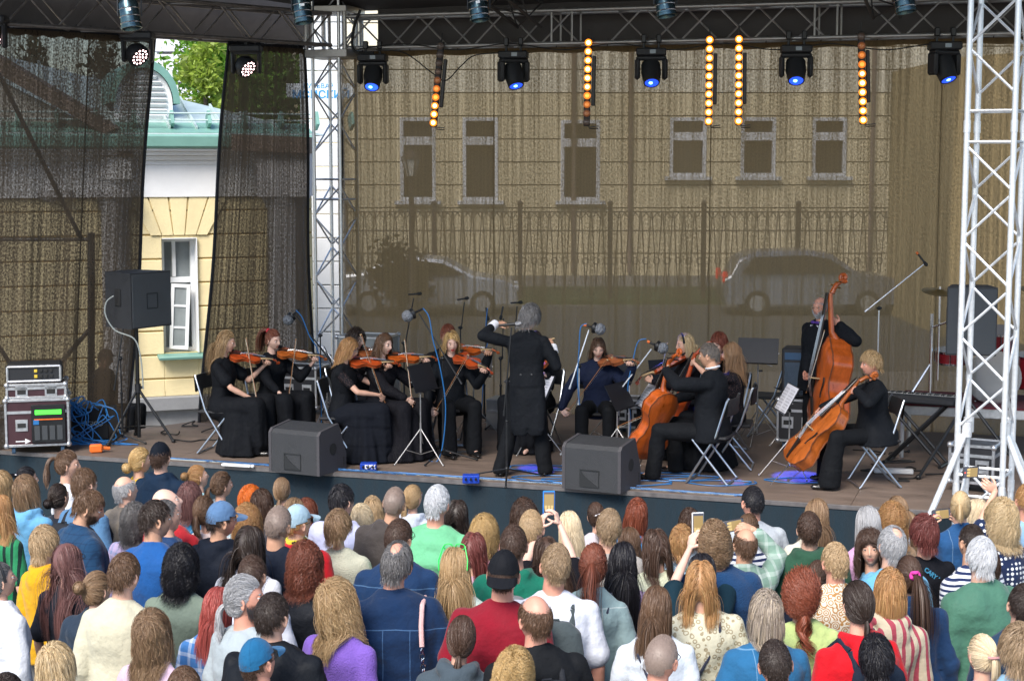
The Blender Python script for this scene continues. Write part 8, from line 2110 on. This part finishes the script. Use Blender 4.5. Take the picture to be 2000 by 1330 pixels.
    for e in ex:
        a = e.split()
        if a[0] == 'cap': P.cap(hx(a[1]))
        elif a[0] == 'capb': P.cap(hx(a[1]), back=True, brim=(a[1] == '14161c'))
        elif a[0] == 'glass': P.glasses()
        elif a[0] == 'sung': P.glasses(BLACKM, up=True, name='sunglasses', tint=1)
        elif a[0] == 'sunf': P.glasses(BLACKM, name='sunglasses', tint=1)
        elif a[0] == 'beard': P.beard(a[1], 900, .012)
        elif a[0] == 'beardg': P.beard('grey', 1100, .022)
        elif a[0] == 'band': mb = MB(); mb.tube([(.086 * math.cos(t_), .02, .13 * math.sin(t_)) for t_ in np.linspace(0, PI, 16)], .009, 6); P.attach(mb, 'headband', BLACKM)
        elif a[0] == 'green':
            mb = MB()
            for s in (-1, 1): mb.tube([(s * .036 + .03 * math.cos(t_), .04, .125 + .022 * math.sin(t_)) for t_ in np.linspace(0, 6.283, 9)[:-1]], .004, 5, closed=True); mb.tube([(s * .066, .04, .13), (s * .088, -.03, .07), (s * .086, -.06, .02)], .004, 5)
            P.attach(mb, 'sunglasses', mat('neon green', (.02, .6, .08), .4))
        elif a[0] in ('clip', 'clipp', 'scr', 'band2'):
            t_ = U(np.array([float(v) for v in hs.split()[2:5]])); c_ = t_ * HR * 1.12; mb = MB(); m_ = {'clip': mat('pearl', (.75, .72, .75), .25), 'clipp': mat('pink clasp', (.55, .10, .28), .4), 'scr': mat('magenta cloth', (.6, .04, .30), .8), 'band2': mat('rose clasp', (.5, .25, .24), .4)}[a[0]]
            if a[0] == 'clip':
                for k in range(7): mb.ball(c_ + np.array([(k - 3) * .009, -.004, .002 * k]), .0065, 8, 6)
            elif a[0] == 'scr': mb.tube([c_ + np.array([.024 * math.cos(x), .008 * math.sin(3 * x), .024 * math.sin(x)]) for x in np.linspace(0, 6.283, 15)[:-1]], .012, 8, closed=True)
            else: mb.tube([c_ + np.array([x, -.012 - .02 * (1 - (x / .045) ** 2), .004]) for x in np.linspace(-.045, .045, 9)], .009, 8)
            P.attach(mb, 'hair_clip' if a[0] != 'scr' else 'scrunchie', m_)
        elif a[0] == 'gaiter': mb = MB(); mb.lathe([(.066, -.03), (.075, 0), (.070, .03)], P.tp((0, -.01, .555)), n=20); mb.build('neck_gaiter', cloth('print', (.6, .55, .05), (.02, .02, .02)), P.root)
        elif a[0] == 'lany': mb = MB(); mb.tube([P.tp((.072 * math.cos(x), -.014 + .075 * math.sin(x), .535 - .04 * math.sin(x))) for x in np.linspace(0, 6.283, 22)[:-1]], .004, 5, closed=True); mb.build('neck_cord', BLACKM, P.root)
        elif a[0] == 'redn':
            mb = MB()
            for x in np.linspace(0, 6.283, 26)[:-1]: mb.ball(P.tp((.078 * math.cos(x), -.014 + .08 * math.sin(x), .555 - .03 * math.sin(x))), .011, 8, 6)
            mb.build('necklace', mat('red beads', (.6, .02, .03), .35), P.root)
        elif a[0] == 'strap':
            s = 1 if i % 2 else -1; o_ = .135 + P.wd * .15; mb = MB(); pts = [P.tp(v) for v in ((s * .10, .10, .42), (s * .105, .0, .522), (s * .09, -.11 - P.wd * .08, .44), (s * .02, -o_, .30), (-s * .10, -o_, .10), (-s * .19 * (1 + P.wd), -.06, -.02))]
            mb.tube(pts, .009, 6); o = mb.build('bag_strap', cloth('strap', (.03, .035, .06)), P.root)
        elif a[0] == 'logo':
            text_mesh('DALE', .035, .001, 'shirt_print', mat('navy print', (.03, .05, .16), .6), P.root, P.tp((0, -.097, .468)), rotm(PI / 2 + .5), bold=.001)
        elif a[0] == 'slogan':
            text_mesh('CARY NOT OR', .042, .0015, 'shirt_lettering', mat('blue lettering', (.05, .25, .42), .6), P.root, P.tp((.045, -.134, .385)), rotm(PI / 2, R(38)), bold=.001)
        elif a[0].startswith('pack'):
            n_ = {'pack': (.018, .02, .025), 'pack2': (.14, .15, .16), 'pack3': (.05, .065, .07), 'pack4': (.012, .02, .035)}[a[0]]
            backpack(P, {'pack': 'black backpack worn by the ' + ' '.join(lab.split()[:9]), 'pack2': 'grey backpack with a red patch on the teal green hoodie', 'pack3': 'dark grey backpack on the white tee with a print', 'pack4': 'navy backpack with blue lettering on the bright red hoodie'}[a[0]].replace('on the in', 'on the back of the person in').replace('on the bald person', 'on the person').replace('on the gazing', 'on the person gazing'), n_, accent=(.6, .03, .04) if a[0] == 'pack2' else None, text='BS' if a[0] == 'pack4' else None)
    Rw = Matrix.Rotation(tw, 3, 'Z')
    for (c, d, up, col) in ph:
        phone({'b': 'phone in a blue case held by both hands of the person in black', 'w': 'phone with a pale rim held up by both hands in dark teal sleeves', 'k': 'black phone held crosswise by the person in ' + ('the green check shirt' if px < 1500 else 'the denim jacket with the blond ponytail' if px < 1900 else 'the polka dot top')}[col], loc + Rw @ c, Rw @ Vector(d), Rw @ Vector(up), col)
    if 'broad person' in lab:
        t = thing('handbag', 'pale pink handbag with a chain strap hanging at the dark denim jacket', 'handbag', loc, tw); S = Soup(); S.loft([(-.16, .10, .05, 0, 0), (-.10, .13, .065, 0, 0), (.06, .10, .05, 0, 0), (.12, .06, .03, 0, 0)], power=2.6); V, F, N = S.remesh(.01, 2); V = wrinkle(V, N, .006, 3); np_mesh('bag', V * kk + P.tp((.17, -.20, .0)), F, [cloth('pink leather', (.58, .36, .35))], t)
        mb = MB(); mb.tube([P.tp(v) for v in ((.16, .02, .50), (.155, -.10, .49), (.15, -.165, .40), (.15, -.19, .30))], .014, 8); mb.build('strap', cloth('pink leather', (.58, .36, .35)), t)
        for k in range(7): mb = MB(); cc = Vector(P.tp((.15, -.20, .28 - .027 * k))); mb.tube([cc + Vector((.012 * math.cos(x) * (1 if k % 2 else .3), .012 * math.cos(x) * (.3 if k % 2 else 1), .017 * math.sin(x))) for x in np.linspace(0, 6.283, 11)[:-1]], .0035, 5, closed=True); mb.build('chain_link', CHROME, t)
    if lab.startswith('person in a navy denim jacket with glasses'):
        pr = P.root; mb = MB(); c = [P.tp(v) for v in ((-.17, -.165, .30), (.03, -.165, .30), (.03, -.165, -.02), (-.17, -.165, -.02))]; mb.add([tuple(x) for x in c] + [tuple(x + np.array([0, .006, 0])) for x in c], [(0, 3, 2, 1), (4, 5, 6, 7), (0, 1, 5, 4), (1, 2, 6, 5), (2, 3, 7, 6), (3, 0, 4, 7)]); o = mb.build('back_print', mat('red print', (.62, .03, .07), .8), pr)
        mb = MB()
        for s in range(5): mb.tube([P.tp((-.12, -.169, .08)), P.tp((-.13 + s * .035, -.170, .15 + .02 * (s % 2))), P.tp((-.11 + s * .04, -.169, .21 - .012 * abs(s - 2)))], .008, 5)
        mb.build('green_shapes', mat('green print', (.06, .6, .08), .8), o); mb = MB(); mb.ball(P.tp((-.135, -.169, .26)), (.016, .004, .03), 10, 7); mb.build('yellow_shape', mat('yellow print', (.8, .65, .05), .8), o)
print('SCRIPT TIME', time.time() - T0)
